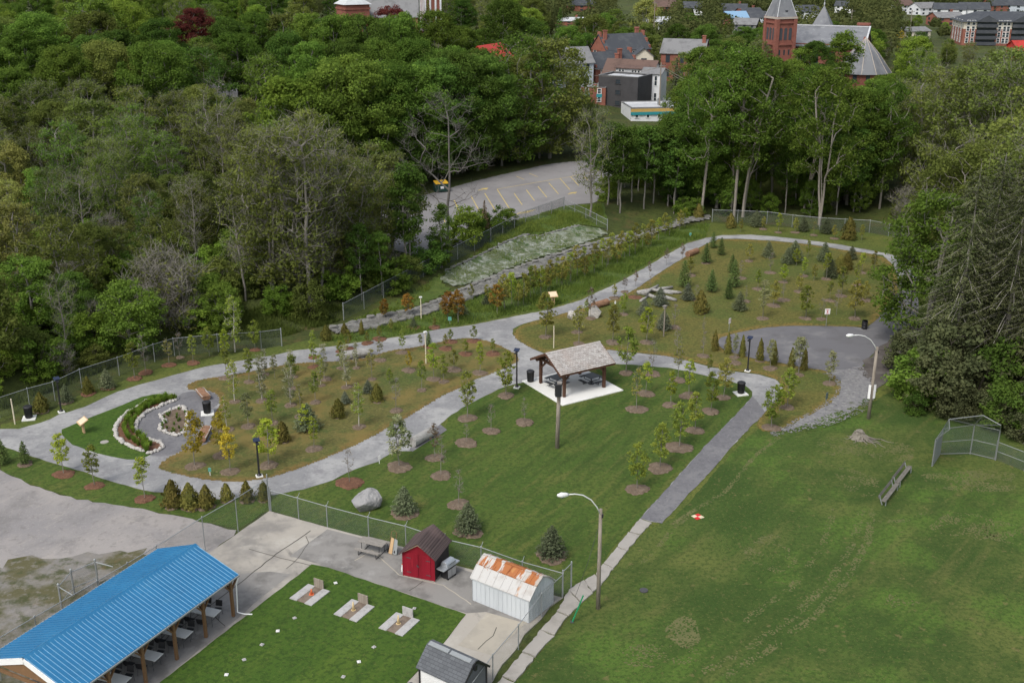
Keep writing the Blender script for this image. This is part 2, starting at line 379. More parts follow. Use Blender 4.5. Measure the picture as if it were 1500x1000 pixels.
def drape(name, poly, m, cell=.4, dz=.05, bumpy=0.0, kind='structure', seed=3, keep=1.0):
    """a ragged sheet that follows the terrain"""
    r = np.random.default_rng(seed); P = np.array(poly); x0, y0 = P.min(0); x1, y1 = P.max(0)
    nx = int((x1-x0)/cell)+2; ny = int((y1-y0)/cell)+2
    gx, gy = np.meshgrid(x0+np.arange(nx)*cell, y0+np.arange(ny)*cell)
    gx = gx+r.uniform(-.3, .3, gx.shape)*cell; gy = gy+r.uniform(-.3, .3, gy.shape)*cell
    gz = terr(gx, gy)+dz+r.uniform(0, 1, gx.shape)*bumpy
    q = pip(poly, (gx[:-1, :-1]+gx[1:, 1:])/2, (gy[:-1, :-1]+gy[1:, 1:])/2)
    if keep < 1:
        cx_, cy_ = gx[:-1, :-1], gy[:-1, :-1]; q &= (keep+.3*np.sin(cx_*1.7+2*np.sin(cy_*1.1))*np.sin(cy_*2.3) > r.uniform(0, 1, q.shape))
    idx = np.arange(nx*ny).reshape(ny, nx)
    fq = np.stack([idx[:-1, :-1][q], idx[:-1, 1:][q], idx[1:, 1:][q], idx[1:, :-1][q]], 1)
    used = np.unique(fq); mp = np.full(nx*ny, -1); mp[used] = np.arange(len(used))
    V = np.stack([gx.ravel(), gy.ravel(), gz.ravel()], 1)[used]
    o = bpy.data.objects.new(name, np_mesh(name, V, mp[fq], m)); link(o)
    return tag(o, kind=kind)

def isle(name, poly, m, z, cell=.17, seed=9):
    """a lawn island as a fine sheet that knows how far each point is from its rim"""
    poly = smoothpoly(poly, 1); o = drape(name, poly, m, cell, z, 0, 'structure', seed); me = o.data
    co_ = np.empty(len(me.vertices)*3, np.float32); me.vertices.foreach_get('co', co_); P = co_.reshape(-1, 3)[:, :2].astype(float)
    d = np.full(len(P), 99.0)
    for i in range(len(poly)):
        a = np.array(poly[i]); b = np.array(poly[(i+1) % len(poly)]); ab = b-a; t = np.clip(((P-a)@ab)/max(1e-9, ab@ab), 0, 1); d = np.minimum(d, np.linalg.norm(P-a-t[:, None]*ab, axis=1))
    at = me.attributes.new('edge', 'FLOAT', 'POINT'); at.data.foreach_set('value', np.clip(1-d/1.5, 0, 1).astype(np.float32))
    return o

# ground: one sheet to the horizon
ax = np.concatenate([np.linspace(-3000, -320, 14), np.arange(-300, -80, 10), np.arange(-80, 90, 1.25), np.arange(90, 310, 10), np.linspace(320, 3000, 14)])
ay = np.concatenate([np.linspace(-200, 30, 6), np.arange(40, 90, 5), np.arange(90, 230, 1.25), np.arange(230, 620, 10), np.linspace(640, 5000, 24)])
gx, gy = np.meshgrid(ax, ay); gz = terr(gx, gy); idx = np.arange(gx.size).reshape(gx.shape)
fq = np.stack([idx[:-1, :-1].ravel(), idx[:-1, 1:].ravel(), idx[1:, 1:].ravel(), idx[1:, :-1].ravel()], 1)
o = bpy.data.objects.new('ground', np_mesh('ground', np.stack([gx.ravel(), gy.ravel(), gz.ravel()], 1), fq, M['ground'], True)); link(o); tag(o, kind='structure')

# park grass under everything on the level part
park = W([(0, 640), (0, 622), (60, 607), (120, 578), (230, 540), (330, 519), (414, 506), (500, 488), (560, 478), (640, 455), (700, 438), (770, 410), (860, 378), (940, 352), (1000, 338), (1043, 327), (1273, 341), (1400, 360), (1500, 420), (1500, 700), (1300, 700), (900, 860), (400, 750), (250, 745), (0, 660)])
sheet('park_grass', park, M['park'], .006, smooth=0, jit=.15)
fieldp = W([(1173, 622), (1233, 612), (1258, 604), (1275, 590), (1330, 560), (1400, 560), (1560, 640), (1700, 1200), (600, 1200), (725, 1010), (752, 1000), (784, 963), (812, 930), (832, 903), (870, 865), (900, 826), (925, 800), (950, 775), (985, 760), (1010, 735), (1040, 700), (1080, 655), (1110, 628), (1150, 632)])
sheet('playing_field', fieldp, M['field'], .010, smooth=0, jit=.12)
lawnp = W([(768, 556), (790, 570), (818, 600), (912, 574), (870, 540), (895, 530), (938, 534), (980, 538), (1011, 544), (1043, 552), (1071, 559), (1090, 563.5), (1101, 573), (1103, 581), (1072, 614), (1037, 649), (1002, 688), (967, 727), (937, 760), (915, 782), (900, 800), (884, 822), (873, 840), (855, 850), (838, 862), (824, 872), (765, 858), (705, 834), (640, 814), (589, 800), (500, 778), (395, 747), (392, 730), (400, 720), (445.7, 715.5), (488.5, 702), (520, 686), (552.7, 675.5), (577, 660), (601, 662), (653, 630), (655, 611), (683, 593), (711, 579), (740, 565.5)])
sheet('picnic_lawn', lawnp, M['lawn'], .020, smooth=0, jit=.08)
strip = W([(0, 646), (10, 657), (29, 664), (67, 676), (112, 689), (160, 705), (211, 720), (240, 722.5), (320, 732), (347, 729), (398, 726), (392, 748), (349, 776), (294, 764), (266, 756), (192, 743), (112, 731), (48, 710), (0, 689)])
sheet('verge_grass', strip, M['lawn'], .020, smooth=0, jit=.1, seed=4)
# paths
pathp = [(-60, 640), (0, 628), (27, 628), (59, 620), (88, 607), (125, 596), (171, 574), (203, 564), (253, 550), (301, 537), (350, 529), (398, 521), (435, 513), (483, 508), (544, 499), (600, 491), (640, 483), (694, 475.6), (753, 463.6), (804, 454), (852, 439.6), (882, 425), (914, 410), (946, 391.5), (975, 374), (1007, 356.8), (1034, 348.8), (1058, 344.8), (1100, 344), (1133, 346.7), (1173, 350.7), (1233, 359), (1300, 371.7), (1345, 385), (1345, 425), (1320, 425), (1310, 390), (1293, 374), (1240, 367), (1187, 358), (1133, 353), (1083, 350), (1053, 350), (1036, 357), (1020, 365), (1002, 378), (970, 397), (935, 421), (914, 433), (871, 447.6), (839, 455.6), (804, 465), (767, 474), (751, 482), (751, 489), (760, 499), (784, 513), (798, 518), (840, 515), (888, 512), (927, 517), (973, 521), (1011, 529.5), (1043, 538), (1078, 545), (1113, 549), (1137, 556), (1147, 566), (1146, 573), (1137, 586), (1121, 604), (1104, 621), (1079, 646), (1055, 674), (1032, 700), (1009, 723), (988, 747), (969, 767), (938, 759.5), (967, 727), (1002, 688), (1037, 649), (1072, 614), (1103, 581), (1102, 574), (1090, 564.5), (1071, 560), (1043, 553), (1011, 545), (980, 539), (938, 535), (901, 533), (860, 542), (800, 560), (768, 560), (740, 566), (711, 579.7), (683, 593.7), (655, 612), (644, 622), (653, 630), (602, 661), (577, 661), (553, 676.5), (520, 687), (488, 703), (446, 716.5), (400, 725), (347, 729), (320, 731.5), (240, 721.6), (211, 719), (160, 704), (112, 688), (67, 675), (29, 663), (11, 656), (0, 651), (-60, 648)]
sheet('path', W(pathp), M['path'], .030, smooth=0, jit=.07)
sheet('path_extension', W([(1103, 581), (1112, 592), (1121, 604), (1104, 621), (1079, 646), (1055, 674), (1032, 700), (1009, 723), (988, 747), (969, 767), (938, 759.5), (967, 727), (1002, 688), (1037, 649), (1072, 614)]), M['pathdark'], .038, smooth=0, jit=.06)
isl = [(229, 686), (253, 693), (293, 702), (333, 706), (366, 705), (403, 698), (440, 686), (467, 675.6), (504, 659.6), (542, 642), (574, 623.6), (600, 610), (625, 593.7), (655, 576), (674, 569), (690, 558.7), (725, 546), (753, 533), (762.6, 527), (753, 516.7), (730, 505), (707, 497.5), (683, 495), (655, 499), (613, 508.5), (567, 514), (543, 524), (488, 530), (440, 531.4), (398, 538), (365.5, 545), (325, 551.5), (288, 557), (273, 565), (275, 571.5), (300, 572), (318, 576), (324, 592), (308, 616), (312, 634), (304, 652), (275, 656), (240, 674)]
isle('planted_island', W(isl), M['island'], .044)
isr = [(751, 487), (756, 498), (784, 513), (800, 518), (850, 513), (888, 512), (927, 516.5), (973, 520.5), (1011, 529), (1043, 537), (1078, 544), (1113, 548), (1137, 555), (1147, 566), (1146, 574), (1137, 587), (1121, 605), (1108, 618), (1112, 632), (1140, 632), (1168, 618), (1192, 606), (1210, 595), (1227, 583), (1234, 567), (1229, 553), (1211, 543), (1185, 540), (1150, 533), (1113, 528), (1080, 519), (1053, 510), (1050, 497), (1078, 488), (1115, 481), (1155, 477.5), (1209, 478), (1244, 478.6), (1267, 480), (1283, 471), (1300, 450), (1318, 425), (1310, 390), (1293, 375), (1240, 367.5), (1187, 358.7), (1133, 353.7), (1083, 350.7), (1053, 350.7), (1036, 357.5), (1020, 365.5), (1002, 378.5), (970, 397.5), (935, 421.5), (914, 433.5), (871, 448), (839, 456), (804, 465.5), (767, 475)]
isle('young_tree_lawn', W(isr), M['islandright'], .044)
garden = [(85.5, 632), (107, 622), (149.5, 605), (187, 590), (214, 579.5), (232, 577), (252, 580), (215, 595), (190, 612), (170, 628), (168, 638), (180, 650), (205, 660), (225, 663), (218, 668), (200, 673.5), (182, 673), (150, 666), (117.5, 656), (103, 650)]
sheet('garden_lawn', W(garden), M['smalllawn'], .040, smooth=1, jit=.05)
plaza = [(232, 598), (258, 583), (270, 574), (300, 572), (318, 577), (323, 592), (306, 600), (298, 618), (306, 640), (302, 656), (275, 657), (250, 668), (215, 668), (225, 663), (235, 658), (205, 648), (197, 633), (210, 610)]
sheet('garden_plaza', W(plaza), M['pathdark'], .036, smooth=1, jit=.06)
# driveway bulb, dirt, crushed stone
sheet('driveway', W([(1050, 497), (1078, 488), (1115, 481), (1155, 477.5), (1209, 478), (1244, 478.6), (1267, 481), (1283, 471), (1297, 451), (1318, 424), (1345, 424), (1345, 470), (1310, 500), (1293, 505), (1280, 518), (1267, 530), (1255, 556), (1232, 556), (1211, 543), (1185, 540), (1150, 533), (1113, 528), (1080, 519), (1053, 510)]), M['bulb'], .050, smooth=1, jit=.06)
sheet('dirt', W([(1310, 498), (1293, 503), (1278, 518), (1262, 534), (1252, 556), (1275, 575), (1302, 556), (1335, 530), (1390, 520), (1420, 480), (1345, 465)]), M['dirt'], .054, smooth=1, jit=.25)
sheet('crushed_stone', W([(1211, 543), (1260, 540), (1272, 560), (1280, 567), (1271, 585), (1255, 600), (1232, 609), (1208, 619), (1173, 625), (1140, 634), (1168, 618), (1192, 606), (1211, 595), (1227, 583), (1234, 567), (1229, 553)]), M['crushed'], .058, smooth=1, jit=.25)
# gravel lot and yard
sheet('gravel_lot', W([(-80, 668), (0, 689), (48, 710), (112, 731), (192, 743.5), (266, 756.5), (294, 764.5), (349, 777), (310, 808), (220, 860), (120, 840), (0, 850), (-120, 850)]), M['gravel'], .024, smooth=0, jit=.15)
sheet('weedy_gravel', W([(-150, 830), (0, 828), (40, 812), (90, 818), (134, 808), (205, 806), (240, 820), (300, 815), (100, 960), (0, 1040), (-200, 1100)]), M['weedy'], .030, smooth=0, jit=.4)
yard = W([(395, 749), (480, 773), (589, 801), (670, 829), (695, 836), (765, 859), (824, 876), (806, 889), (792, 908), (768, 930), (756, 952), (736, 973), (722, 997), (690, 1040), (560, 1200), (-250, 1200), (310, 808)])
sheet('concrete_slab', yard, M['concrete'], .060, th=.08, smooth=0, jit=.02)
sheet('grey_slab', W([(480, 776), (589, 804), (670, 832), (694, 840), (768, 862), (815, 878), (765, 912), (712, 897), (683, 899), (470, 828), (425, 815)]), M['concretegrey'], .064, smooth=0, jit=.02)
sheet('pavilion_floor', W([(345, 842), (398, 838), (424, 842), (236, 1000), (60, 1180), (-200, 1180), (250, 845)]), M['concretegrey'], .066, smooth=0, jit=.05, seed=5)
sheet('pale_slab', W([(714, 898), (763, 912), (800, 890), (765, 918), (722, 961), (671, 946)]), M['concretepale'], .070, smooth=0, jit=0)
sheet('yard_lawn', W([(457, 828), (480, 832), (683, 900.5), (650, 942), (598, 998), (520, 1100), (80, 1180), (236, 1000)]), M['smalllawn'], .090, th=.05, smooth=0, jit=.04)
# cracks in the slab: dark joints as thin grooves of dirt
def groove(pts, w, z, m=None, name='slab_joint'):
    mb = MB(); P = [Vector((*p, z)) for p in densify(W(pts), .5, .03, closed=False)]+[Vector((*W([pts[-1]])[0], z))]
    for a, b in zip(P[:-1], P[1:]):
        d = (b-a).normalized(); nn = Vector((-d.y, d.x, 0))*w/2
        n = len(mb.v); mb.v += [tuple(a-nn), tuple(b-nn), tuple(b+nn), tuple(a+nn)]; mb.f.append((n, n+1, n+2, n+3))
    return tag(mb.build(name, m or M['dirt']), kind='structure')
M['joint'] = plain('joint_mat', (.07, .065, .055), .95)
groove([(302, 892), (350, 856), (405, 812), (440, 789), (455, 778)], .07, .0705, M['joint'])
groove([(365, 805), (400, 815), (455, 829)], .05, .0715, M['joint'])
groove([(600, 866), (640, 838), (650, 834)], .05, .0685, M['joint'])
groove([(420, 834), (437, 818), (452, 796), (448, 786)], .04, .0725, M['joint'])
groove([(520, 822), (545, 807), (585, 843), (650, 858), (690, 886)], .08, .0695, M['concretepale'])
groove([(728, 920), (722, 932), (712, 940), (700, 952)], .05, .0745, M['joint'])
groove([(235, 945), (250, 930), (303, 893), (330, 918)], .05, .0735, M['joint'])
# old sidewalk, slab by slab (each tilts a little)
swL = [(937, 760), (921, 780), (903, 802), (884, 826), (872, 841), (855, 850), (833, 864), (816, 896), (792, 923), (765, 956), (736, 991), (690, 1045)]
swR = [(955, 766), (938, 784), (919, 807), (899, 833), (881, 857), (868, 869), (852, 885), (832, 903), (812, 931), (784, 963), (754, 1000), (712, 1050)]
for i in range(len(swL)-1):
    q = [Vector((*W([p])[0], 0)) for p in (swL[i], swR[i], swR[i+1], swL[i+1])]; c = sum(q, Vector())/4
    q = [c+(p-c)*.955 for p in q]
    t = rnd.uniform(-.03, .03); z = .085
    mb = MB(); ring = densify([tuple(p[:2]) for p in q], .28, .05, seed=i)
    mb.prism(ring, .0, z)
    for k in range(len(mb.v)):
        v = mb.v[k]
        if v[2] > .05: mb.v[k] = (v[0], v[1], v[2]+t*(v[0]-c.x))
    tag(mb.build('sidewalk', M['sidewalk']), kind='structure')
# car park with painted bays
cpz = 1.6
def wz(p, z):
    return flat(p[0], p[1], z)
cp = [(440, 325), (520, 308), (600, 292), (657, 276), (703, 263), (770, 248), (803, 240), (857, 235), (905, 233), (895, 262), (884, 296), (826, 301), (800, 311), (747, 327), (690, 349), (640, 369), (610, 374), (560, 362), (470, 345)]
sheet('car_park', [wz(p, cpz+.03) for p in cp], M['asphalt'], cpz+.03, smooth=1, jit=.1)
mb = MB()
def line(a, b, w=.13):
    a = Vector((*wz(a, cpz+.04), cpz+.036)); b = Vector((*wz(b, cpz+.04), cpz+.036)); d = (b-a).normalized(); nn = Vector((-d.y, d.x, 0))*w/2
    n = len(mb.v); mb.v.extend([tuple(a-nn), tuple(b-nn), tuple(b+nn), tuple(a+nn)]); mb.f.append((n, n+1, n+2, n+3))
for a, b in [((690, 287), (706, 316)), ((710, 283), (726, 309)), ((728, 277), (746, 305)), ((753, 283), (765, 300)), ((771, 278), (783, 294)), ((788, 273), (801, 289)), ((804, 268), (818, 284)), ((820, 261), (835, 278)), ((836, 259), (848, 272)), ((853, 256), (862, 265)), ((728, 277), (840, 258)), ((640, 300), (652, 325)), ((665, 293), (678, 320)), ((756, 258), (768, 263)), ((775, 254), (788, 259)), ((838, 258), (882, 250))]:
    line(a, b)
for k in range(4): line((752+k*3, 314.5-k*1.2+.4), (776+k*3, 310.5-k*1.2))
def arrow(a, b):
    line(a, b, .25); A = Vector((*wz(b, cpz+.04), 0)); B = Vector((*wz(a, cpz+.04), 0)); d = (A-B).normalized(); nn = Vector((-d.y, d.x, 0))
    n = len(mb.v); q = A+d*1.2; mb.v.extend([(q.x, q.y, cpz+.037), (A.x+nn.x*.6, A.y+nn.y*.6, cpz+.037), (A.x-nn.x*.6, A.y-nn.y*.6, cpz+.037)]); mb.f.append((n, n+1, n+2))
arrow((700, 279), (708, 277)); arrow((832, 284.5), (838, 283))
tag(mb.build('parking_lines', M['yellow']), kind='structure')
# stony bank and rock channel, tall grass strip
drape('stony_bank', W([(655, 398), (700, 376), (738, 357), (769, 345), (790, 347), (822, 338), (850, 331), (880, 336), (893, 343), (850, 358), (800, 376), (770, 385), (735, 398), (700, 414), (665, 420), (645, 410)]), M['slope'], .5, .08, .12)
drape('grass_bank', W([(747, 326), (800, 311), (826, 303), (884, 299), (889, 335), (850, 329), (822, 336), (790, 345), (769, 343), (738, 355), (660, 394), (600, 432), (560, 452), (520, 470), (490, 480), (540, 466), (600, 452), (640, 437), (660, 425), (645, 408), (700, 372), (735, 340)]), M['tall'], .5, .05, .08)
drape('rock_channel', W([(480, 486), (545, 467), (600, 457), (645, 442), (690, 421), (770, 391), (850, 366), (935, 342), (1000, 322), (1040, 315), (1040, 322), (1000, 330), (945, 349), (860, 376), (800, 396), (740, 414), (680, 441), (620, 461), (545, 481), (495, 490)]), M['rockbed'], .4, .10, .22)
tg = [(690, 474), (640, 481), (600, 489), (545, 497), (500, 502), (480, 498), (545, 482), (620, 463), (680, 443), (740, 416), (800, 398), (860, 378), (945, 351), (1000, 333), (1040, 327), (1034, 347), (1007, 354), (975, 370), (946, 388), (914, 406), (882, 421), (852, 436), (804, 451), (753, 460)]
sheet('grass_strip', W(tg), M['tall'], .016, smooth=0, jit=.2)
# worn and dry patches of the field
M['worn'] = layered('dry_grass_mat', (.115, .115, .045), [((.085, .10, .035), 1.2, .45, .66, .8), ((.17, .145, .075), 3, .56, .7, .7)], bump=(9, .5, .05))
def track(pts, w, keep, seed, cell=.09):
    P = [Vector(flat(*q)) for q in pts]; Lf = []; Rt = []
    for i, p in enumerate(P):
        d = (P[min(i+1, len(P)-1)]-P[max(i-1, 0)]).normalized(); n = Vector((-d.y, d.x))*w/2; Lf.append(tuple(p+n)); Rt.append(tuple(p-n))
    drape('worn_track', Lf+Rt[::-1], M['worn'], cell, .014, 0, 'structure', seed, keep)
track([(1278, 745), (1272, 790), (1240, 850), (1190, 905), (1120, 955), (1060, 990)], .5, .30, 1)
track([(1262, 745), (1252, 790), (1218, 848), (1165, 900), (1095, 950), (1030, 985)], .5, .26, 2)
track([(1222, 745), (1205, 800), (1160, 860), (1090, 910)], .45, .18, 3)
track([(1142, 640), (1105, 668), (1080, 700), (1060, 722), (1020, 745), (985, 768)], .35, .55, 4)
track([(1010, 757), (985, 775), (965, 800), (940, 825)], .3, .35, 5)
track([(1285, 765), (1330, 762), (1360, 750)], .4, .2, 6)
def patch(x, y, rx, ry, keep, seed):
    c = Vector(flat(x, y)); drape('worn_patch', [(c.x+rx*math.cos(t)*(1+.15*math.sin(3*t+seed)), c.y+ry*math.sin(t)*(1+.15*math.cos(2*t+seed))) for t in np.linspace(0, 6.1, 24)], M['worn'], .09, .015, 0, 'structure', seed, keep)
for a in [(1003, 925, .95, 1.5, .6, 11), (1425, 700, 3.4, 1.3, .34, 12), (1440, 715, 2.6, .6, .4, 18), (1300, 660, 2.0, 2.2, .26, 13), (1255, 705, 1.4, 2.2, .24, 14), (1230, 655, 2.0, 1.6, .22, 15), (1420, 770, 2.6, 1.6, .2, 16), (1130, 810, 1.6, 2.2, .10, 17), (960, 960, 2.4, 1.2, .14, 19), (1320, 880, 1.0, .8, .2, 20), (1480, 780, 2, 1.4, .22, 21)]: patch(*a)
drape('crushed_stone_fringe', W([(1205, 548), (1262, 536), (1282, 560), (1285, 575), (1275, 592), (1262, 606), (1236, 616), (1208, 627), (1172, 632), (1132, 640), (1128, 634), (1165, 615), (1188, 603), (1206, 592), (1222, 580), (1227, 566), (1222, 556)]), M['crushed'], .12, .060, 0, 'structure', 31, .42)
drape('grass_fringe', W([(1200, 612), (1240, 600), (1262, 588), (1276, 572), (1290, 575), (1272, 606), (1236, 620), (1180, 634), (1165, 628)]), M['field'], .13, .066, 0, 'structure', 32, .33)
# ------------------------------------------------------------------ trees
L = {}
L['maple'] = leafmat('maple_leaf', (.052, .098, .020), (.078, .135, .026), (.030, .062, .013))
L['deep'] = leafmat('deep_leaf', (.038, .078, .018), (.056, .105, .022), (.022, .048, .012))
L['bright'] = leafmat('bright_leaf', (.075, .135, .024), (.105, .17, .030), (.045, .09, .016))
L['olive'] = leafmat('olive_leaf', (.064, .094, .026), (.088, .122, .033), (.044, .066, .02))
L['bud'] = leafmat('budding_leaf', (.060, .080, .025), (.082, .105, .032), (.044, .056, .02))
L['pale'] = leafmat('pale_leaf', (.12, .15, .045), (.15, .175, .06), (.08, .105, .032))
L['lime'] = leafmat('lime_leaf', (.13, .19, .028), (.18, .235, .035), (.08, .13, .02))
L['gold'] = leafmat('golden_leaf', (.22, .195, .028), (.20, .20, .034), (.19, .145, .024))
L['sgreen'] = leafmat('sapling_leaf', (.10, .142, .03), (.135, .178, .036), (.065, .098, .022))
L['solive'] = leafmat('sapling_olive_leaf', (.118, .135, .036), (.155, .165, .044), (.08, .092, .028))
L['grassy'] = leafmat('long_grass_blade', (.062, .105, .025), (.085, .128, .032), (.045, .076, .02))
L['rust'] = leafmat('rusty_leaf', (.145, .085, .024), (.12, .10, .028), (.09, .055, .02))
L['plum'] = leafmat('purple_leaf', (.055, .021, .019), (.07, .028, .023), (.035, .014, .014))
L['plumgrey'] = leafmat('bronze_leaf', (.085, .07, .05), (.10, .075, .05), (.06, .05, .038))
L['grey'] = leafmat('silvery_leaf', (.11, .135, .07), (.15, .175, .10), (.07, .095, .045))
L['spruce'] = leafmat('spruce_needle', (.055, .075, .045), (.075, .098, .062), (.03, .045, .028), .15)
L['blue'] = leafmat('blue_spruce_needle', (.06, .08, .062), (.085, .108, .085), (.035, .05, .04), .15)
L['green'] = leafmat('young_conifer_needle', (.042, .075, .027), (.062, .10, .034), (.026, .05, .02), .15)
L['cedar'] = leafmat('cedar_spray', (.075, .085, .026), (.115, .11, .036), (.045, .056, .019), .3)
L['hemlock'] = leafmat('old_spruce_needle', (.040, .054, .028), (.056, .070, .036), (.024, .034, .018), .2)
L['blossom'] = leafmat('blossom', (.10, .15, .06), (.30, .34, .26), (.08, .12, .04))
B = {}
B['grey'] = plain('grey_bark', (.20, .185, .16), .95, .35, 1.5)
B['pale'] = plain('pale_bark', (.24, .215, .18), .95, .3, 1.2)
B['dark'] = plain('dark_bark', (.075, .062, .05), .95, .3, 1.5)
B['ash'] = plain('ash_bark', (.115, .105, .095), .95, .3, 1.2)
B['birch'] = plain('birch_bark', (.42, .39, .34), .9, .3, 4)
B['twig'] = plain('bare_twig', (.19, .175, .15), .95, .25, 1.0)

def skeleton(rg, Ht, cb, Rad, n, prof, top=.86, multi=1, spread=.15, wig=.03, up=.1):
    P = [np.zeros(3)]; par = [-1]; starts = []
    for m in range(multi):
        prev = 0; a = rg.uniform(0, 6.28); k = 8; off = np.zeros(2)
        for i in range(1, k+1):
            t = i/k
            off = off+rg.normal(0, wig*Ht/k, 2)
            s = spread*Ht*t**1.4*(1 if multi > 1 else .25)
            P.append(np.array([math.cos(a)*s+off[0], math.sin(a)*s+off[1], Ht*top*t*(1 if m == 0 else rg.uniform(.8, 1))])); par.append(prev); prev = len(P)-1
    T = []
    while len(T) < n:
        t = rg.uniform(0, 1); r = Rad*prof(t)*math.sqrt(rg.uniform(.12, 1)); a = rg.uniform(0, 6.28)
        T.append(np.array([r*math.cos(a), r*math.sin(a), cb+(Ht-cb)*t]))
    T.sort(key=lambda q: math.hypot(q[0], q[1])+abs(q[2]-(cb+Ht)/2)*.3)
    tips = []
    for q in T:
        A = np.array(P); hd = np.hypot(A[:, 0]-q[0], A[:, 1]-q[1]); dz = A[:, 2]-(q[2]-.35*hd)
        d = np.linalg.norm(A-q, axis=1)+np.where(dz > 0, 1.6*dz, 0)+np.where(A[:, 2] < cb*.7, 50, 0)
        j = int(np.argmin(d)); a = P[j]; Lq = np.linalg.norm(q-a); prev = j
        for f in (.4, .75, 1.0):
            p = a+(q-a)*f+np.array([0, 0, up*Lq*math.sin(f*3.14)])+(rg.normal(0, .05*Lq, 3) if f < 1 else 0)
            P.append(p); par.append(prev); prev = len(P)-1
        tips.append(prev)
    return np.array(P), par, tips

def bark_mesh(name, P, par, tips, r0, rtip=.012, pw=.42, sides=5, minr=0.0):
    n = len(P); cnt = np.zeros(n)
    for t in tips: cnt[t] += 1
    for i in range(n-1, 0, -1): cnt[par[i]] += max(cnt[i], .3)
    cnt = np.maximum(cnt, .3); r = r0*(cnt/cnt[0])**pw; r = np.maximum(r, rtip)
    V = []; Q = []
    for i in range(1, n):
        a = P[par[i]]; b = P[i]; ra = min(r[par[i]], r[i]*1.35); rb = r[i]
        if rb < minr: continue
        d = b-a; ln = np.linalg.norm(d)
        if ln < 1e-4: continue
        d = d/ln; u = np.array([0, 0, 1.]) if abs(d[2]) < .9 else np.array([0, 1., 0]); x = np.cross(d, u); x /= np.linalg.norm(x); y = np.cross(d, x)
        s = sides if rb > .04 else 3; base = len(V)
        for c, rr in ((a, ra), (b+d*rb*.4, rb)):
            for k in range(s):
                t = 6.2832*k/s; V.append(c+(x*math.cos(t)+y*math.sin(t))*rr)
        for k in range(s): Q.append((base+k, base+(k+1) % s, base+s+(k+1) % s, base+s+k))
    return V, Q

def twigs(rg, P, tips, V, Q, per, ln, w):
    for t in tips:
        for _ in range(per):
            d = rg.normal(0, 1, 3); d[2] = abs(d[2])*.8+.25; d /= np.linalg.norm(d)
            a = P[t]+rg.normal(0, .15, 3)*ln; b = a+d*ln*rg.uniform(.5, 1.2)
            x = np.cross(d, rg.normal(0, 1, 3)); x = x/np.linalg.norm(x)*w
            n = len(V); V += [a-x, a+x, b+x*.3, b-x*.3]; Q.append((n, n+1, n+2, n+3))

def leaf_quads(rg, C, Nn, size, asp=.62, jit=.5):
    n = len(C); Nn = Nn/np.maximum(np.linalg.norm(Nn, axis=1, keepdims=True), 1e-6)
    t = np.cross(Nn, rg.normal(0, 1, (n, 3))); t /= np.maximum(np.linalg.norm(t, axis=1, keepdims=True), 1e-6); b = np.cross(Nn, t)
    s = (size*rg.uniform(1-jit, 1+jit, n))[:, None]*.5
    V = np.stack([C-t*s, C+b*s*asp-t*s*.1, C+t*s, C-b*s*asp-t*s*.1], 1).reshape(-1, 3)
    return V, np.arange(4*n).reshape(n, 4)

def leaves(rg, P, tips, per, cr, size, upb=.55, flatz=.62):
    C = np.repeat(P[tips], per, 0); o = rg.normal(0, 1, (len(C), 3)); o /= np.linalg.norm(o, axis=1, keepdims=True)
    o *= (rg.uniform(0, 1, len(C))**.45)[:, None]
    cs = np.repeat(cr*rg.uniform(.65, 1.3, len(tips)), per)[:, None]
    nn = o*.7+rg.normal(0, .55, o.shape); nn[:, 2] += upb
    o[:, 2] *= flatz
    C = C+o*cs; return leaf_quads(rg, C, nn, size)

PROTO = {}
def proto(kind, H0, trunk, crown, bark, leaf): PROTO.setdefault(kind, []).append((H0, trunk, crown, bark, leaf))

def broad(kind, seed, H0, cb, Rad, n, per, cr, size, prof, bark, leaf, r0, tw=0, twl=.8, nv=1, **k):
    for v in range(nv):
        rg = np.random.default_rng(seed*17+v)
        P, par, tips = skeleton(rg, H0, cb, Rad, n, prof, **k)
        V, Q = bark_mesh(kind, P, par, tips, r0)
        if tw: twigs(rg, P, tips, V, Q, tw, twl, .011)
        tm = np_mesh(kind+'_trunk', V, Q, B[bark]); cm = None
        if per:
            lv, lq = leaves(rg, P, tips, per, cr, size); cm = np_mesh(kind+'_crown', lv, lq, L[leaf])
        proto(kind, H0, tm, cm, bark, leaf)

dome = lambda t: math.sqrt(max(0.03, 1-(max(t-.38, 0)/.64)**2))*(.72+.28*min(1, t/.38))
oval = lambda t: math.sin(math.pi*min(1, .12+.86*t))**.7
tall = lambda t: .35+.65*math.sin(math.pi*min(1, .08+.8*t))
spr = lambda t: .45+.55*t if t < .75 else 1-.6*(t-.75)/.25
broad('maple', 1, 16, 2.0, 6.3, 180, 270, 1.3, .265, dome, 'grey', 'maple', .28, nv=4)
broad('roundtree', 2, 11, 1.4, 4.4, 105, 230, 1.0, .235, dome, 'grey', 'bright', .22, nv=3)
broad('talltree', 3, 21, 8.5, 4.6, 95, 135, 1.25, .27, dome, 'pale', 'maple', .21, top=.84, wig=.05, nv=3)
broad('forked', 4, 20, 6.5, 5.0, 95, 130, 1.25, .27, dome, 'pale', 'maple', .22, multi=3, spread=.16, wig=.05, nv=2)
broad('slim', 5, 14, 5.5, 2.5, 50, 110, 1.0, .28, oval, 'grey', 'deep', .13, wig=.06, nv=3)
broad('budding', 6, 15, 1.8, 4.6, 180, 58, .9, .24, spr, 'grey', 'bud', .20, tw=9, twl=1.3, multi=2, spread=.12, wig=.04, nv=4)
broad('oliveround', 7, 12, 1.2, 4.4, 140, 95, .95, .25, dome, 'grey', 'olive', .22, tw=4, twl=1.1, multi=2, spread=.1, nv=3)
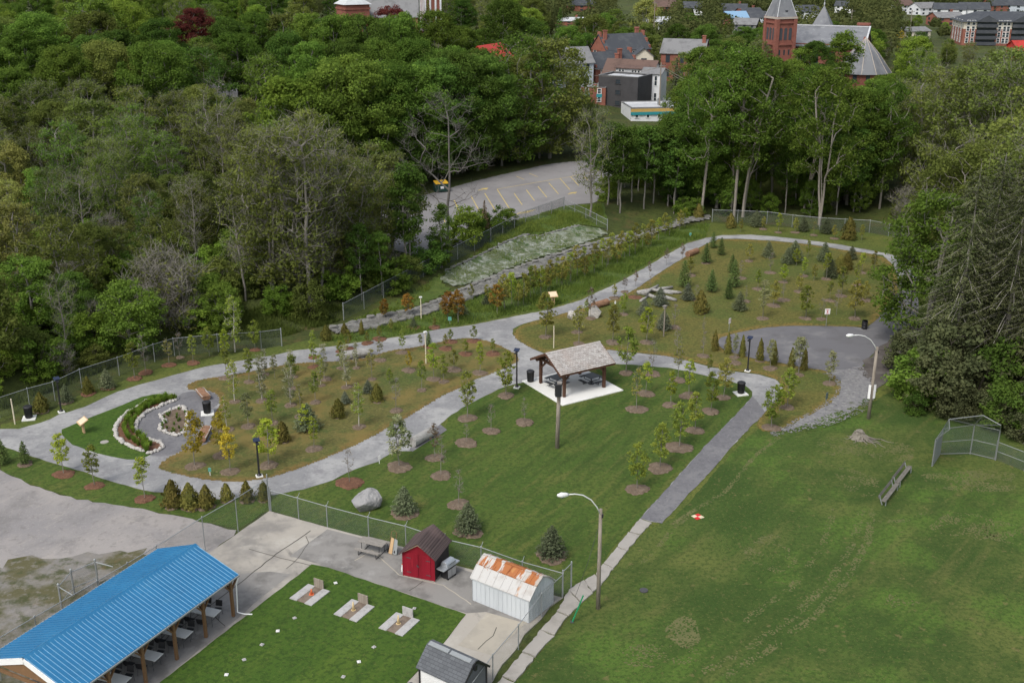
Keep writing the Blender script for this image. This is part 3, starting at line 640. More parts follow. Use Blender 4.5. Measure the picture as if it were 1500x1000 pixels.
broad('bare', 8, 13, 3.2, 3.4, 110, 14, .9, .2, spr, 'twig', 'olive', .14, tw=8, twl=1.2, wig=.05, nv=3)
broad('deadtree', 9, 15, 5.5, 4.2, 90, 0, 1, .3, dome, 'ash', 'bud', .13, tw=9, twl=1.1, wig=.06, up=-.02, nv=1)
broad('willowy', 10, 10, .6, 4.2, 120, 150, 1.1, .26, dome, 'grey', 'pale', .2, multi=3, spread=.16, nv=2)
broad('shrub', 11, 3.6, .15, 2.0, 46, 130, .62, .19, dome, 'dark', 'deep', .06, multi=3, spread=.2, nv=3)
broad('brush', 12, 3.4, .3, 1.7, 60, 8, .5, .2, spr, 'twig', 'bud', .04, tw=14, twl=.9, multi=4, spread=.22, nv=2)
# young planted trees
broad('sapling', 20, 3.6, 1.25, .58, 40, 30, .23, .13, oval, 'grey', 'bright', .035, tw=3, twl=.25, nv=4)
broad('bushysapling', 21, 3.4, 1.0, .70, 50, 30, .24, .135, oval, 'grey', 'bright', .035, nv=3)
broad('airysapling', 22, 3.4, 1.2, .55, 32, 16, .20, .12, oval, 'grey', 'olive', .03, tw=5, twl=.3, nv=3)
broad('baresapling', 23, 3.2, 1.1, .5, 22, 2, .2, .12, oval, 'twig', 'plumgrey', .03, tw=6, twl=.35, nv=2)
broad('birchclump', 24, 4.4, .7, .58, 70, 24, .22, .11, tall, 'birch', 'grey', .05, multi=3, spread=.06, tw=4, twl=.3, nv=3)
broad('birch', 25, 4.2, 1.0, .58, 50, 24, .22, .12, oval, 'birch', 'bright', .045, tw=3, twl=.3, nv=2)
broad('lollipop', 26, 3.0, .9, .72, 46, 50, .24, .13, oval, 'grey', 'rust', .035, nv=2)

def conifer(kind, seed, H0, Rad, layers, per, base, leafk, bark, size, dens, droop, power, r0, nv=1, gap=0.0, width=.22, dead=0.0):
    for v in range(nv):
        rg = np.random.default_rng(seed*31+v); V = []; Q = []; C = []; Nn = []
        P = [np.array([0, 0, 0.]), np.array([0, 0, H0*.35]), np.array([0, 0, H0*.7]), np.array([0, 0, H0])]; par = [-1, 0, 1, 2]
        V, Q = bark_mesh('t', np.array(P), par, [3], r0, pw=0)
        for i in range(len(V)):
            f = max(.08, 1-V[i][2]/H0); V[i] = V[i]*np.array([f, f, 1])
        for l in range(layers):
            t = (l+.5)/layers; z = base+(H0-base)*t*.985
            ln0 = Rad*(1-t)**power+.04*Rad
            for k in range(per):
                if rg.uniform() < gap: continue
                a = 6.283*(k+rg.uniform(-.35, .35))/per+l*1.1; ln = ln0*rg.uniform(.75, 1.12); dx = np.array([math.cos(a), math.sin(a), 0]); sd = np.array([-dx[1], dx[0], 0])
                zz = z+rg.uniform(-.3, .3)*(H0-base)/layers
                pts = [np.array([0, 0, zz])+dx*ln*s+np.array([0, 0, ln*(.12*s-droop*s*s+ (.1*s**4))]) for s in (0, .35, .7, 1.0)]
                w = .006*ln+.004
                for p, q in zip(pts[:-1], pts[1:]):
                    n = len(V); V += [p-sd*w, p+sd*w, q+sd*w*.6, q-sd*w*.6]; Q.append((n, n+1, n+2, n+3))
                if rg.uniform() < dead: continue
                m = max(3, int(dens*ln/size))
                s = rg.uniform(.12, 1, m)**.8
                off = rg.uniform(-1, 1, m)*width*ln*(1.15-s)
                c = np.stack([np.interp(s, (0, .35, .7, 1.0), [p[i] for p in pts]) for i in range(3)], 1)+off[:, None]*sd
                c[:, 2] -= np.abs(off)*.35+rg.uniform(-.3, .6, m)*size
                nn = rg.normal(0, .45, (m, 3)); nn[:, 2] += 1; nn += dx*.3
                C.append(c); Nn.append(nn)
        lv, lq = leaf_quads(rg, np.concatenate(C), np.concatenate(Nn), size, .5)
        proto(kind, H0, np_mesh(kind+'_trunk', V, Q, B[bark]), np_mesh(kind+'_crown', lv, lq, L[leafk]), bark, leafk)
conifer('spruce', 40, 2.2, 1.0, 14, 13, .1, 'spruce', 'dark', .12, 4.2, .14, .78, .05, nv=3, width=.26)
conifer('bluespruce', 41, 2.4, .66, 16, 11, .12, 'green', 'dark', .12, 3.6, -.12, .7, .05, nv=3)
conifer('oldspruce', 42, 24, 5.4, 40, 11, 1.0, 'hemlock', 'grey', .23, 5.2, .42, .55, .34, nv=3, gap=.12, width=.29, dead=.05)
conifer('farconifer', 43, 15, 3.0, 22, 10, .6, 'spruce', 'dark', .5, 2.6, .22, .8, .22, nv=1)

def cedarp(kind, seed, H0, Rad, n, leafk, nv=2):
    for v in range(nv):
        rg = np.random.default_rng(seed+v); t = rg.uniform(0, 1, n)**1.15; a = rg.uniform(0, 6.28, n)
        pr = np.interp(t, (0, .12, .35, .7, 1), (.8, 1, .95, .6, .12))*(1+.2*np.sin(3*a+5*t)+.16*np.sin(7*a+13*t)+.12*np.sin(11*a-23*t))
        r = Rad*pr*rg.uniform(.25, 1.12, n)**.45
        C = np.stack([r*np.cos(a), r*np.sin(a), .06+t*H0*rg.uniform(.96, 1.04, n)], 1); nn = np.stack([np.cos(a), np.sin(a), .35+0*a], 1)+rg.normal(0, .45, (n, 3))
        lv, lq = leaf_quads(rg, C, nn, .17, .5)
        lv = lv.reshape(-1, 4, 3); c = lv.mean(1, keepdims=True); lv = (c+(lv-c)*np.array([.75, .75, 1.5])).reshape(-1, 3)
        tv, tq = bark_mesh('t', np.array([[0, 0, 0], [0, 0, H0*.9]]), [-1, 0], [1], .03)
        proto(kind, H0, np_mesh(kind+'_trunk', tv, tq, B['dark']), np_mesh(kind+'_crown', lv, lq, L[leafk]), 'dark', leafk)
cedarp('cedar', 60, 2.0, .5, 1500, 'cedar', 3)
cedarp('cedarcol', 66, 2.4, .38, 1500, 'cedar', 3)

USE = {}
def plant(kind, name, loc, Ht, leaf=None, rz=None, wide=1.0, bark=None, lean=(0, 0)):
    L_ = PROTO[kind]; k = USE.get(kind, 0); USE[kind] = k+1
    H0, tm, cm, bk, lf = L_[k % len(L_)]; s = Ht/H0
    o = thing(name, loc, rnd.uniform(0, 6.28) if rz is None else rz); o.scale = (s*wide, s*wide, s); o.rotation_euler[0] = lean[0]; o.rotation_euler[1] = lean[1]
    t = bpy.data.objects.new('trunk', tm); link(t, o)
    if bark and bark != bk:
        t.material_slots[0].link = 'OBJECT'; t.material_slots[0].material = B[bark]
    if cm:
        c = bpy.data.objects.new('crown', cm); link(c, o)
        if leaf and leaf != lf:
            c.material_slots[0].link = 'OBJECT'; c.material_slots[0].material = L[leaf]
    return o

# a mulch ring: a low heap of chips with an uneven rim
RINGS = []
def ringmesh(seed, m):
    r = random.Random(seed); mb = MB(); n = 36; mb.v.append((0, 0, .10))
    for f, z in ((.5, .09), (.85, .06), (1.0, -.01)):
        for k in range(n):
            t = 6.2832*k/n; q = f*(1+(r.uniform(-.09, .09)+.08*math.sin(2*t+seed)+.05*math.sin(3*t+2*seed) if f > .6 else 0)); mb.v.append((q*math.cos(t), q*math.sin(t), z+r.uniform(-.02, .02)*(f < 1)))
    for k in range(n):
        mb.f.append((0, 1+k, 1+(k+1) % n))
        for j in (0, 1): mb.f.append((1+j*n+k, 1+(j+1)*n+k, 1+(j+1)*n+(k+1) % n, 1+j*n+(k+1) % n))
    me = bpy.data.meshes.new('mulch_ring'); me.from_pydata(mb.v, [], mb.f); me.materials.append(m); return me
RM = [ringmesh(s, M['mulch']) for s in range(7)]; RMR = [ringmesh(9+s, M['mulchred']) for s in range(3)]
def ring(p, rad, red=False, what='a young tree'):
    me = (RMR if red else RM)[len(RINGS) % (3 if red else 7)]
    o = bpy.data.objects.new('mulch_ring', me); link(o); o.location = (p.x, p.y, p.z+.05); o.scale = (rad, rad, 1); o.rotation_euler.z = rnd.uniform(0, 6)
    RINGS.append(o)
    later(o, '%s mulch ring under %s' % ('reddish brown' if red else 'brown', what), 'mulch ring', 'mulch rings around the young trees', p)
    return o

# landmarks for labels
for t, x, y in [('the timber shelter', 842, 545), ('the pole before the shelter', 817, 620), ('the big grey boulder', 537, 732), ('the red shed', 627, 815), ('the white rusty shed', 750, 868),
                ('the heart shaped stone bed', 254, 618), ('the left wooden sign', 121, 625), ('the lower left lamp', 378, 670), ('the far left lamp', 86, 580),
                ('the upper pale log', 530, 521), ('the lower pale log', 620, 642), ('the crossed log pile', 965, 432), ('the birdhouse pole', 973, 475), ('the square white sign', 1210, 460),
                ('the driveway lamp post', 1096, 520), ('the bin at the path bend', 1085, 572), ('the checkered ground marker', 1022, 757), ('the tree stump', 1258, 635), ('the black barrel', 1266, 476),
                ('the back chain link fence', 1160, 325), ('the round boulders', 852, 460), ('the upper wooden sign', 810, 434), ('the left island post', 624, 510),
                ('the left fence end', 414, 495), ('the left frame edge fence', 20, 600), ('the car park fence end', 503, 460), ('the concrete yard corner', 395, 735), ('the shelter lamp post', 757, 540)]:
    landmark(t, x, y)

# (base x, base y, top y, prototype, leaf, name, description, ring radius or 0, reddish)
D = {'g': ('bushysapling', 'sgreen', 'sapling', 'leafy green sapling'), 's': ('sapling', 'sgreen', 'sapling', 'slender green sapling'), 'l': ('bushysapling', 'lime', 'sapling', 'lime green maple sapling'),
     'y': ('bushysapling', 'gold', 'sapling', 'golden yellow sapling'), 'o': ('lollipop', 'rust', 'sapling', 'round rusty orange sapling'), 'a': ('airysapling', 'solive', 'sapling', 'airy olive sapling'),
     'b': ('birchclump', 'grey', 'birch_clump', 'white stemmed birch clump'), 'B': ('birch', 'sgreen', 'birch', 'young white stemmed birch'), 'n': ('baresapling', 'plumgrey', 'sapling', 'thin nearly leafless sapling'),
     'p': ('airysapling', 'plumgrey', 'sapling', 'dusky purple leaved sapling'), 'w': ('bushysapling', 'blossom', 'sapling', 'white flowering sapling'), 'S': ('spruce', 'spruce', 'spruce', 'small dark spruce'),
     'U': ('spruce', 'blue', 'spruce', 'squat blue grey spruce'), 'F': ('bluespruce', 'green', 'fir', 'narrow green young fir'), 'C': ('cedar', 'cedar', 'cedar', 'bushy green cedar'), 'K': ('cedarcol', 'cedar', 'cedar', 'pointed green cedar'),
     'v': ('bushysapling', 'solive', 'sapling', 'olive green sapling'), 'G': ('sapling', 'grey', 'sapling', 'silvery leaved sapling'), 'Y': ('sapling', 'lime', 'sapling', 'yellow green sapling')}
YT = [
 # verge and left corner
 (93.5, 695, 637, 'l', 1.05, 1), (139, 712, 653, 's', .95, 1), (212, 731, 669, 'Y', 1.0, 1),
 (61, 603, 577, 'C', .8, 0), (97.5, 589.5, 563, 'S', .8, 0), (129.5, 577, 554, 'C', .8, 1), (157.5, 569, 540, 'S', .9, 1), (5, 680, 643, 'F', 0, 0), (37, 680, 646, 'F', .8, 0),
 (197.6, 555, 503, 's', .8, 1), (213.6, 546, 494, 'n', .8, 1), (248, 535, 497, 'a', .8, 1), (264, 524, 488, 'n', .6, 0), (283, 532, 492, 's', .8, 1), (307, 521.6, 479, 'g', 0, 0), (344.5, 516, 435, 'B', 0, 0), (374, 513, 470, 'g', .7, 1), (330, 521, 484, 'l', 0, 0),
 (253.7, 741.6, 706, 'C', .8, 0), (279, 744, 710, 'C', .8, 0), (303, 743, 713, 'C', .8, 0), (332.5, 733, 710, 'C', .6, 0), (362, 734, 707, 'C', .6, 0), (387, 733, 707, 'C', .6, 0),
 # left island
 (285.5, 683, 603, 'y', .9, 0), (324, 667.6, 607, 'y', .9, 0), (337.5, 691.6, 627, 'y', .9, 0), (393.6, 682, 615, 'l', .9, 0), (460, 658, 611, 'Y', .9, 0), (415, 647, 620, 'C', .6, 0), (451, 629, 590, 'S', .5, 0), (447, 631, 594, 'l', 0, 0), (496, 611, 586, 'C', .6, 0), (506, 591.5, 573, 'U', 0, 0), (539, 575.5, 557, 'U', 0, 0), (552.5, 588, 564, 'C', .7, 0), (571, 563, 541, 'g', 0, 0), (526, 626, 562, 'B', .7, 0), (580.5, 602, 556, 'n', .8, 0),
 (384, 587.5, 524, 'b', .7, 0), (388, 549, 512, 'b', .6, 0), (425.6, 594, 532, 'b', .7, 0), (428, 553, 514, 'b', .6, 0), (475, 555.5, 505, 'b', .8, 0), (508, 567.5, 506, 'b', .7, 0), (522, 539.5, 502, 'b', .5, 0), (344, 589, 529, 'B', .6, 0), (332, 554, 509, 's', .8, 0), (364, 625, 577, 'G', .8, 0), (332.7, 630, 581, 'B', .8, 0), (459, 538, 502, 's', .7, 1), (403, 556, 520, 'G', 0, 0),
 (430, 570, 520, 's', .7, 0), (462, 590, 545, 's', .6, 0), (500, 540, 500, 's', .6, 0), (545, 556, 512, 'a', .6, 0), (470, 565, 520, 'B', .6, 0), (400, 620, 572, 's', .6, 0), (618, 572, 528, 's', .6, 0), (650, 560, 520, 's', .6, 0), (365, 560, 512, 's', .6, 0), (440, 610, 566, 'a', .6, 0),
 (557, 528, 495, 'a', .8, 0), (589, 517, 485, 's', .8, 0), (615.7, 511, 490, 's', 0, 0), (635.5, 556, 504, 'Y', .9, 0), (599, 543, 515, 'y', 1.0, 0), (628, 508, 486, 'F', .8, 1), (653, 511, 490, 'v', .9, 1), (660, 501, 483, 'g', .9, 1), (694, 500, 478, 'g', .8, 1), (682, 519, 498, 'g', .9, 1), (703, 547, 502, 'Y', .9, 0), (722, 518.5, 497, 'g', .9, 1), (664.6, 542, 513, 'v', 1.1, 0), (741.6, 580, 516, 'g', 1.0, 0), (684.5, 613, 546, 's', 1.05, 0), (585, 684, 611, 'w', 1.3, 0), (512, 708, 659, 'n', 1.3, 1), (646, 697, 640, 'n', 1.1, 0), (719.5, 632, 593, 'n', 1.05, 0), (768.5, 619, 585, 'n', 1.05, 0), (683, 649, 622, 'n', 1.1, 0), (636.7, 671, 621, 'p', 1.0, 0), (672, 739, 690, 'n', .95, 0),
 (592.5, 752, 712, 'S', 1.2, 0), (686, 779, 735, 'S', 1.15, 0), (808, 814, 770, 'S', 1.25, 0),
 # picnic lawn, right side
 (917, 547, 480, 'g', 1.0, 0), (932.5, 600, 540, 'a', 1.1, 0), (946, 577, 530, 'Y', 1.0, 0), (954.7, 548, 500, 'n', 1.0, 0), (982.7, 594, 545, 'Y', 1.05, 0), (993, 557, 504, 'a', 1.0, 0), (1009, 580, 528, 'Y', 1.0, 0), (1041, 603, 547, 'g', .95, 0), (1060, 583, 527, 'v', .9, 0), (1039, 549, 520, 's', 0, 0), (1018, 631, 575, 'g', 1.1, 0), (994.7, 656, 590, 'g', 1.3, 0), (966.7, 686, 622, 'g', 1.25, 0), (933, 717, 648, 'g', 1.2, 0),
 (1130, 627, 566, 'g', 1.0, 0), (1153, 597, 541, 'g', .9, 0), (1169, 550, 493, 'G', .7, 0), (1215, 562, 515, 'G', .9, 0), (1142, 602, 570, 'l', 0, 0),
 (1047, 514, 486, 'K', 0, 0), (1066, 518, 490, 'K', 0, 0), (1087, 523, 493, 'K', 0, 0), (1113, 529, 498, 'K', .6, 0), (1133, 534, 502, 'K', 0, 0), (1159, 538, 511, 'K', 0, 0), (1177.5, 541.5, 512, 'K', 0, 0), (1076, 524, 490, 'G', .6, 0), (1128, 540, 498, 'G', .9, 0), (1030, 522, 488, 'n', .8, 0), (992, 520, 480, 'n', 0, 0), (1076, 532, 512, 'n', .8, 0),
 # young tree lawn, upper right
 (1044.5, 363.5, 339, 'F', 0, 0), (1056, 374, 348, 'F', 0, 0), (1034, 386, 356, 'F', .7, 0), (1042, 428, 395, 'F', 0, 0), (1002, 421, 381, 'F', 0, 0), (1007, 440, 415, 'U', 0, 0), (967, 448, 421, 'U', 0, 0), (944, 462, 439, 'U', .8, 0), (972, 483, 455, 'U', 0, 0), (1026, 459, 428, 'C', .7, 0), (1075, 421, 380, 'F', 0, 0), (1072, 400, 372, 'F', 0, 0), (1067, 438, 409, 'F', 0, 0), (1083, 455, 427, 'S', 0, 0),
 (799, 494, 431, 'v', .9, 0), (848, 504, 449, 'a', .9, 0), (865, 467, 423, 'p', .8, 0), (897.6, 502, 448, 'v', .9, 0), (947, 502, 451, 'l', .9, 0), (913.6, 461, 430, 'g', .7, 0), (859, 462, 440, 'g', 0, 0), (845, 487, 455, 'v', .8, 0),
 (900, 437, 417, 'v', .8, 0), (915, 428, 406, 'p', .7, 0), (931, 420, 397, 'p', 0, 0), (951, 405, 384, 'p', 0, 0), (976, 389, 364, 'p', 0, 0), (999, 381, 357, 'p', 0, 0), (988, 480, 446, 'n', .9, 0), (1031, 490, 466, 'n', 0, 0), (1011, 404, 378, 'v', .9, 0), (952, 425, 405, 'n', .8, 1), (930, 436, 425, 'n', .9, 1),
 (1125, 377, 353, 'S', 0, 0), (1153, 387, 363, 'S', 0, 0), (1163, 383, 352, 'S', 0, 0), (1207, 383, 354, 'S', 0, 0), (1247, 380, 360, 'S', 0, 0), (1217, 407, 380, 'S', 0, 0), (1210, 409, 370, 'Y', .8, 0), (1230, 400, 375, 'C', 0, 0), (1240, 395, 372, 'C', 0, 0), (1183, 378, 353, 'Y', 0, 0), (1097, 383, 358, 'v', .8, 0), (1110, 424, 396, 'Y', .9, 0), (1147, 414, 388, 'l', .8, 0), (1170, 428, 402, 'v', .8, 0), (1180, 467, 419, 'g', .9, 0), (1117, 467, 412, 'G', .9, 0), (1133, 448, 412, 'v', .9, 0), (1215, 441, 412, 's', .8, 0), (1232, 434, 392, 's', .9, 0), (1252, 467, 412, 'v', 1.0, 0), (1267, 440, 412, 'v', .9, 0), (1177, 405, 378, 'Y', .8, 0), (1166, 390, 365, 'l', 0, 0), (1192, 412, 388, 'v', 0, 0), (1255, 418, 385, 's', .8, 0), (1262, 400, 370, 'Y', .8, 0), (1225, 462, 425, 'n', 0, 0), (1147, 440, 412, 'n', .9, 0), (1085, 408, 382, 'n', .9, 0), (1128, 400, 372, 'n', .9, 0), (1280, 395, 368, 'v', 0, 0), (1203, 468, 438, 'n', .8, 0), (1092, 442, 420, 'n', .8, 0), (1020, 440, 418, 'n', .7, 0),
 (1070, 334, 314, 'C', 0, 0), (1107, 332, 308, 'S', 0, 0), (1118, 336, 318, 'v', .7, 0), (1140, 341, 313, 'Y', .7, 0), (1165, 341, 320, 'v', .7, 0), (1177, 339, 318, 'S', 0, 0), (1192, 345, 325, 'a', .7, 0), (1210, 342, 319, 'S', 0, 0), (1222, 350, 330, 'v', .8, 0), (1243, 351, 321, 'C', 0, 0), (1085, 340, 322, 'v', 0, 0), (1023, 320, 300, 'C', 0, 0), (1262, 352, 330, 'v', 0, 0),
 # strip along the rock channel
 (563, 468, 439, 'o', 0, 0), (597.6, 464, 431, 'o', 0, 0), (656, 470, 428, 'o', 0, 0), (671, 474, 426, 'o', 0, 0), (728.5, 461, 418, 'o', 0, 0), (690, 439, 417, 'v', 0, 0), (714, 446, 418, 'v', 0, 0), (677, 462, 440, 'S', 0, 0), (712, 447, 432, 'S', 0, 0), (648, 463, 442, 'v', 0, 0),
 (460, 524, 485, 's', .7, 1), (510, 511, 484, 'v', .8, 1), (530, 490, 470, 'K', 0, 0), (505, 492, 475, 'C', 0, 0), (478, 498, 478, 'C', 0, 0), (556, 497, 478, 'v', .9, 1), (573, 486, 468, 'v', 0, 0), (606, 480, 466, 'S', .9, 1), (636, 480, 466, 'v', .9, 1), (590, 497, 478, 's', 0, 0), (538, 503, 486, 'v', .8, 1), (500, 515, 500, 'n', .8, 1),
]
for i in range(26):
    t = i/25; x = 742+t*262; y = 446-t*112-3*math.sin(i*2.1); YT.append((x+rnd.uniform(-4, 4), y+rnd.uniform(-2, 3)+8*(1-t), y-36+9*t-rnd.uniform(0, 8), 'vYvs'[i % 4], 0, 0))
for i in range(14):
    t = i/13; x = 740+t*210; y = 455-t*88; YT.append((x+rnd.uniform(-4, 4), y+rnd.uniform(-2, 2), y-30+4*t-rnd.uniform(0, 6), 'avs'[i % 3], 0, 0))
for x, y, yt, k, rr, red in YT:
    p = G(x, y); kd, lf, nm, ds = D[k]; h = max(.7, zat(p.y, yt)-p.z)
    o = plant(kd, nm, (p.x, p.y, p.z+(.05 if k != 'x' else 0)), h, lf, wide={'g': 1.0, 'S': 1.05, 'U': 1.15, 'C': 1.4, 'l': 1.05, 'y': .85}.get(k, 1.0)*rnd.uniform(.9, 1.1))
    later(o, ds+(' in a mulch ring' if rr else ''), {'spruce': 'spruce', 'fir': 'fir', 'cedar': 'cedar', 'birch': 'birch', 'birch_clump': 'birch'}.get(nm, 'sapling'), 'young planted trees', p)
    if rr: ring(p, rr*rnd.uniform(.68, .86), bool(red), {'S': 'a spruce', 'U': 'a spruce', 'C': 'a cedar', 'K': 'a cedar', 'F': 'a fir'}.get(k, 'a young tree'))
# long grass along the channel, on the bank and at the wood's foot: nobody could count the blades
def blades(name, polys, n, h, lf, seed, label):
    rg = np.random.default_rng(seed); P = []
    for poly, k in polys:
        q = np.array(poly); lo, hi = q.min(0), q.max(0); m = 0
        while m < k:
            x = rg.uniform(lo[0], hi[0], 4000); y = rg.uniform(lo[1], hi[1], 4000); ok = pip(poly, x, y)&(np.sin(x*.9+np.sin(y*.7)*2)+np.sin(y*1.3+x*.4)+rg.normal(0, .8, 4000) > -.5); P.append(np.stack([x[ok], y[ok]], 1)); m += ok.sum()
    P = np.concatenate(P); n = len(P); z = terr(P[:, 0], P[:, 1]); b = np.stack([P[:, 0], P[:, 1], z], 1)
    a = rg.uniform(0, 6.28, n); hh = h*rg.uniform(.4, 1.2, n)*(1+.5*np.sin(P[:, 0]*.6)*np.sin(P[:, 1]*.5)); s = np.stack([np.cos(a), np.sin(a), 0*a], 1)*.035*rg.uniform(.7, 1.6, n)[:, None]; ln = np.stack([rg.normal(0, .3, n)*hh, rg.normal(0, .3, n)*hh, hh], 1)
    V = np.stack([b-s, b+s, b+ln+s*.2, b+ln-s*.2], 1).reshape(-1, 3); o = bpy.data.objects.new(name, np_mesh(name, V, np.arange(4*n).reshape(n, 4), L[lf])); link(o); tag(o, label, 'grass', None, 'stuff')
blades('long_grass', [(W(tg), 26000)], 0, .36, 'grassy', 5, 'long green grass between the rock channel and the upper path')
blades('bank_grass', [(W([(747, 328), (800, 312), (826, 304), (880, 300), (889, 334), (850, 330), (800, 341), (769, 343), (738, 355), (660, 394), (600, 432), (560, 452), (500, 478), (540, 466), (600, 450), (645, 408), (700, 372)]), 14000), (W([(700, 378), (769, 349), (822, 342), (885, 340), (800, 374), (735, 396), (668, 418), (655, 402)]), 3500)], 0, .34, 'grassy', 6, 'rough green grass on the bank below the car park')
blades('wood_edge_grass', [(W([(0, 604), (80, 572), (230, 512), (330, 500), (414, 494), (500, 470), (520, 455), (440, 440), (300, 470), (120, 540), (0, 585)]), 20000)], 0, .55, 'olive', 7, 'tall rough grass at the foot of the dark wood')
# ------------------------------------------------------------------ the woods
for t, x, y in [('the car park', 780, 270), ('the yellow lidded dumpster', 645, 285), ('the red roof in the trees', 722, 90), ('the purple leaved tree', 290, 35), ('the church tower', 1144, 50),
                ('the round church roof', 1280, 90), ('the dark grey box building', 915, 140), ('the apartment block', 1450, 40), ('the baseball backstop', 1420, 640), ('the driveway street lamp', 1280, 560),
                ('the left photo edge', 0, 330), ('the upper left corner', 0, 0), ('the right photo edge', 1500, 250), ('the hidden white house', 312, 150),
                ('the belfry with a white roof', 515, 10), ('the stepped brick gables', 905, 65), ('the green roofed shop', 950, 160), ('the tall pale trunks', 1080, 240), ('the crooked leafless tree', 640, 200)]:
    landmark(t, x, y)
KIND = {'maple': ('maple', 'maple_tree', 'dense green broad crowned tree'), 'roundtree': ('roundtree', 'round_tree', 'bright green round crowned tree'), 'talltree': ('talltree', 'tall_tree', 'tall pale trunked tree'),
        'forked': ('forked', 'forked_tree', 'tall fork trunked tree'), 'slim': ('slim', 'slim_tree', 'slim dark green tree'), 'budding': ('budding', 'budding_tree', 'sparse brownish tree just leafing out'),
        'oliveround': ('oliveround', 'olive_tree_crown', 'olive green bushy tree'), 'bare': ('bare', 'bare_tree', 'bare grey twiggy tree'), 'deadtree': ('deadtree', 'bare_tree', 'crooked leafless grey tree'), 'willowy': ('willowy', 'pale_leaved_tree', 'pale green soft crowned tree'),
        'shrub': ('shrub', 'shrub', 'dark green shrub'), 'brush': ('brush', 'brush_shrub', 'twiggy brown shrub'), 'oldspruce': ('oldspruce', 'old_spruce', 'big shaggy dark spruce'), 'farconifer': ('farconifer', 'conifer', 'dark pointed conifer')}
KIND['oliveround'] = ('oliveround', 'olive_green_tree', 'olive green bushy tree')
PLACED = []
def wood(kind, p, h, leaf=None, desc=None, name=None, wide=1.0, group=None, bark=None, lean=(0, 0), rz=None):
    kd, nm, ds = KIND[kind]
    o = plant(kd, name or nm, (p.x, p.y, p.z-.05), h, leaf, wide=wide, bark=bark, lean=lean, rz=rz)
    later(o, desc or ds, 'shrub' if 'shrub' in nm else 'tree', group or ('undergrowth of the woods' if 'shrub' in nm else 'trees of the woods'), (p.x, p.y, p.z+h*.6))
    PLACED.append((p.x, p.y, (4.2 if h > 8 else 1.6)*wide)); return o
def wt(x, y, yt, kind, **k):
    p = G(x, y); return wood(kind, p, max(1.5, zat(p.y, yt)-p.z), **k)
# behind the back fence, right of the car park
for a in [(1028, 318, 96, 'talltree'), (1075, 318, 72, 'talltree'), (1088, 318, 76, 'forked'), (1070, 314, 110, 'talltree'), (1178, 312, 100, 'forked'), (1200, 330, 98, 'forked'), (1288, 306, 120, 'talltree'), (1240, 300, 130, 'maple'), (1130, 290, 95, 'forked'), (1165, 300, 160, 'slim'), (1105, 300, 170, 'slim'), (1250, 310, 190, 'slim'), (1225, 315, 200, 'slim'), (1150, 312, 210, 'slim'), (1050, 305, 150, 'maple')]:
    wt(*a, wide=.95 if a[3] != 'slim' else 1.1)
for x, y, yt, k in [(864, 318, 160, 'bare'), (908, 312, 188, 'slim'), (905, 300, 184, 'slim'), (943, 306, 186, 'slim'), (925, 296, 186, 'slim'), (957, 298, 186, 'slim'), (978, 302, 172, 'slim'), (987, 308, 180, 'slim'), (890, 300, 180, 'slim'), (1000, 300, 150, 'slim'), (935, 280, 190, 'slim'), (965, 285, 186, 'maple'), (1010, 290, 160, 'maple'), (880, 285, 190, 'slim'), (915, 275, 192, 'maple'), (870, 275, 205, 'slim')]:
    wt(x, y, yt, k, wide=1.15 if k == 'slim' else (.7 if k == 'maple' else 1), bark='grey' if k == 'slim' else None)
for x, y, yt, k in [(130, 400, 250, 'bare'), (330, 300, 120, 'bare'), (360, 440, 260, 'bare'), (290, 400, 255, 'bare'), (100, 520, 400, 'bare'), (490, 350, 190, 'bare'), (255, 470, 370, 'brush'), (235, 490, 400, 'brush'), (270, 485, 385, 'brush'), (215, 470, 385, 'brush')]:
    wt(x, y, yt, k, wide=.85)
for x, y, yt, k in [(1045, 260, 105, 'maple'), (1120, 255, 95, 'maple'), (1190, 262, 110, 'maple'), (1255, 268, 130, 'maple'), (1320, 280, 120, 'budding'), (1080, 240, 120, 'maple'), (1160, 235, 130, 'maple'), (1300, 240, 150, 'oliveround'), (1010, 240, 120, 'maple'), (1350, 300, 100, 'budding'), (1390, 310, 105, 'oliveround'), (1430, 320, 90, 'budding'), (1470, 330, 80, 'budding'), (1360, 250, 115, 'budding'), (1410, 260, 95, 'budding'), (1460, 270, 75, 'oliveround'), (1510, 300, 70, 'budding'), (1380, 215, 105, 'oliveround'), (1440, 220, 90, 'budding'), (1490, 225, 85, 'oliveround'), (1325, 215, 105, 'maple'), (1530, 350, 100, 'oliveround'), (1220, 215, 130, 'slim'), (1270, 215, 118, 'maple')]:
    wt(x, y, yt, k, leaf={'oliveround': 'olive', 'budding': 'olive', 'maple': 'maple'}.get(k))
for i in range(34):
    x = rnd.uniform(985, 1300); y = rnd.uniform(285, 318); k = ['slim', 'roundtree', 'shrub', 'slim', 'roundtree'][i % 5]
    wt(x, y, y-rnd.uniform(28, 70) if k == 'roundtree' else y-rnd.uniform(70, 120) if k == 'slim' else y-rnd.uniform(18, 32), k, leaf=['deep', 'maple', 'deep', 'maple'][i % 4], wide=1.25 if k == 'slim' else .9)
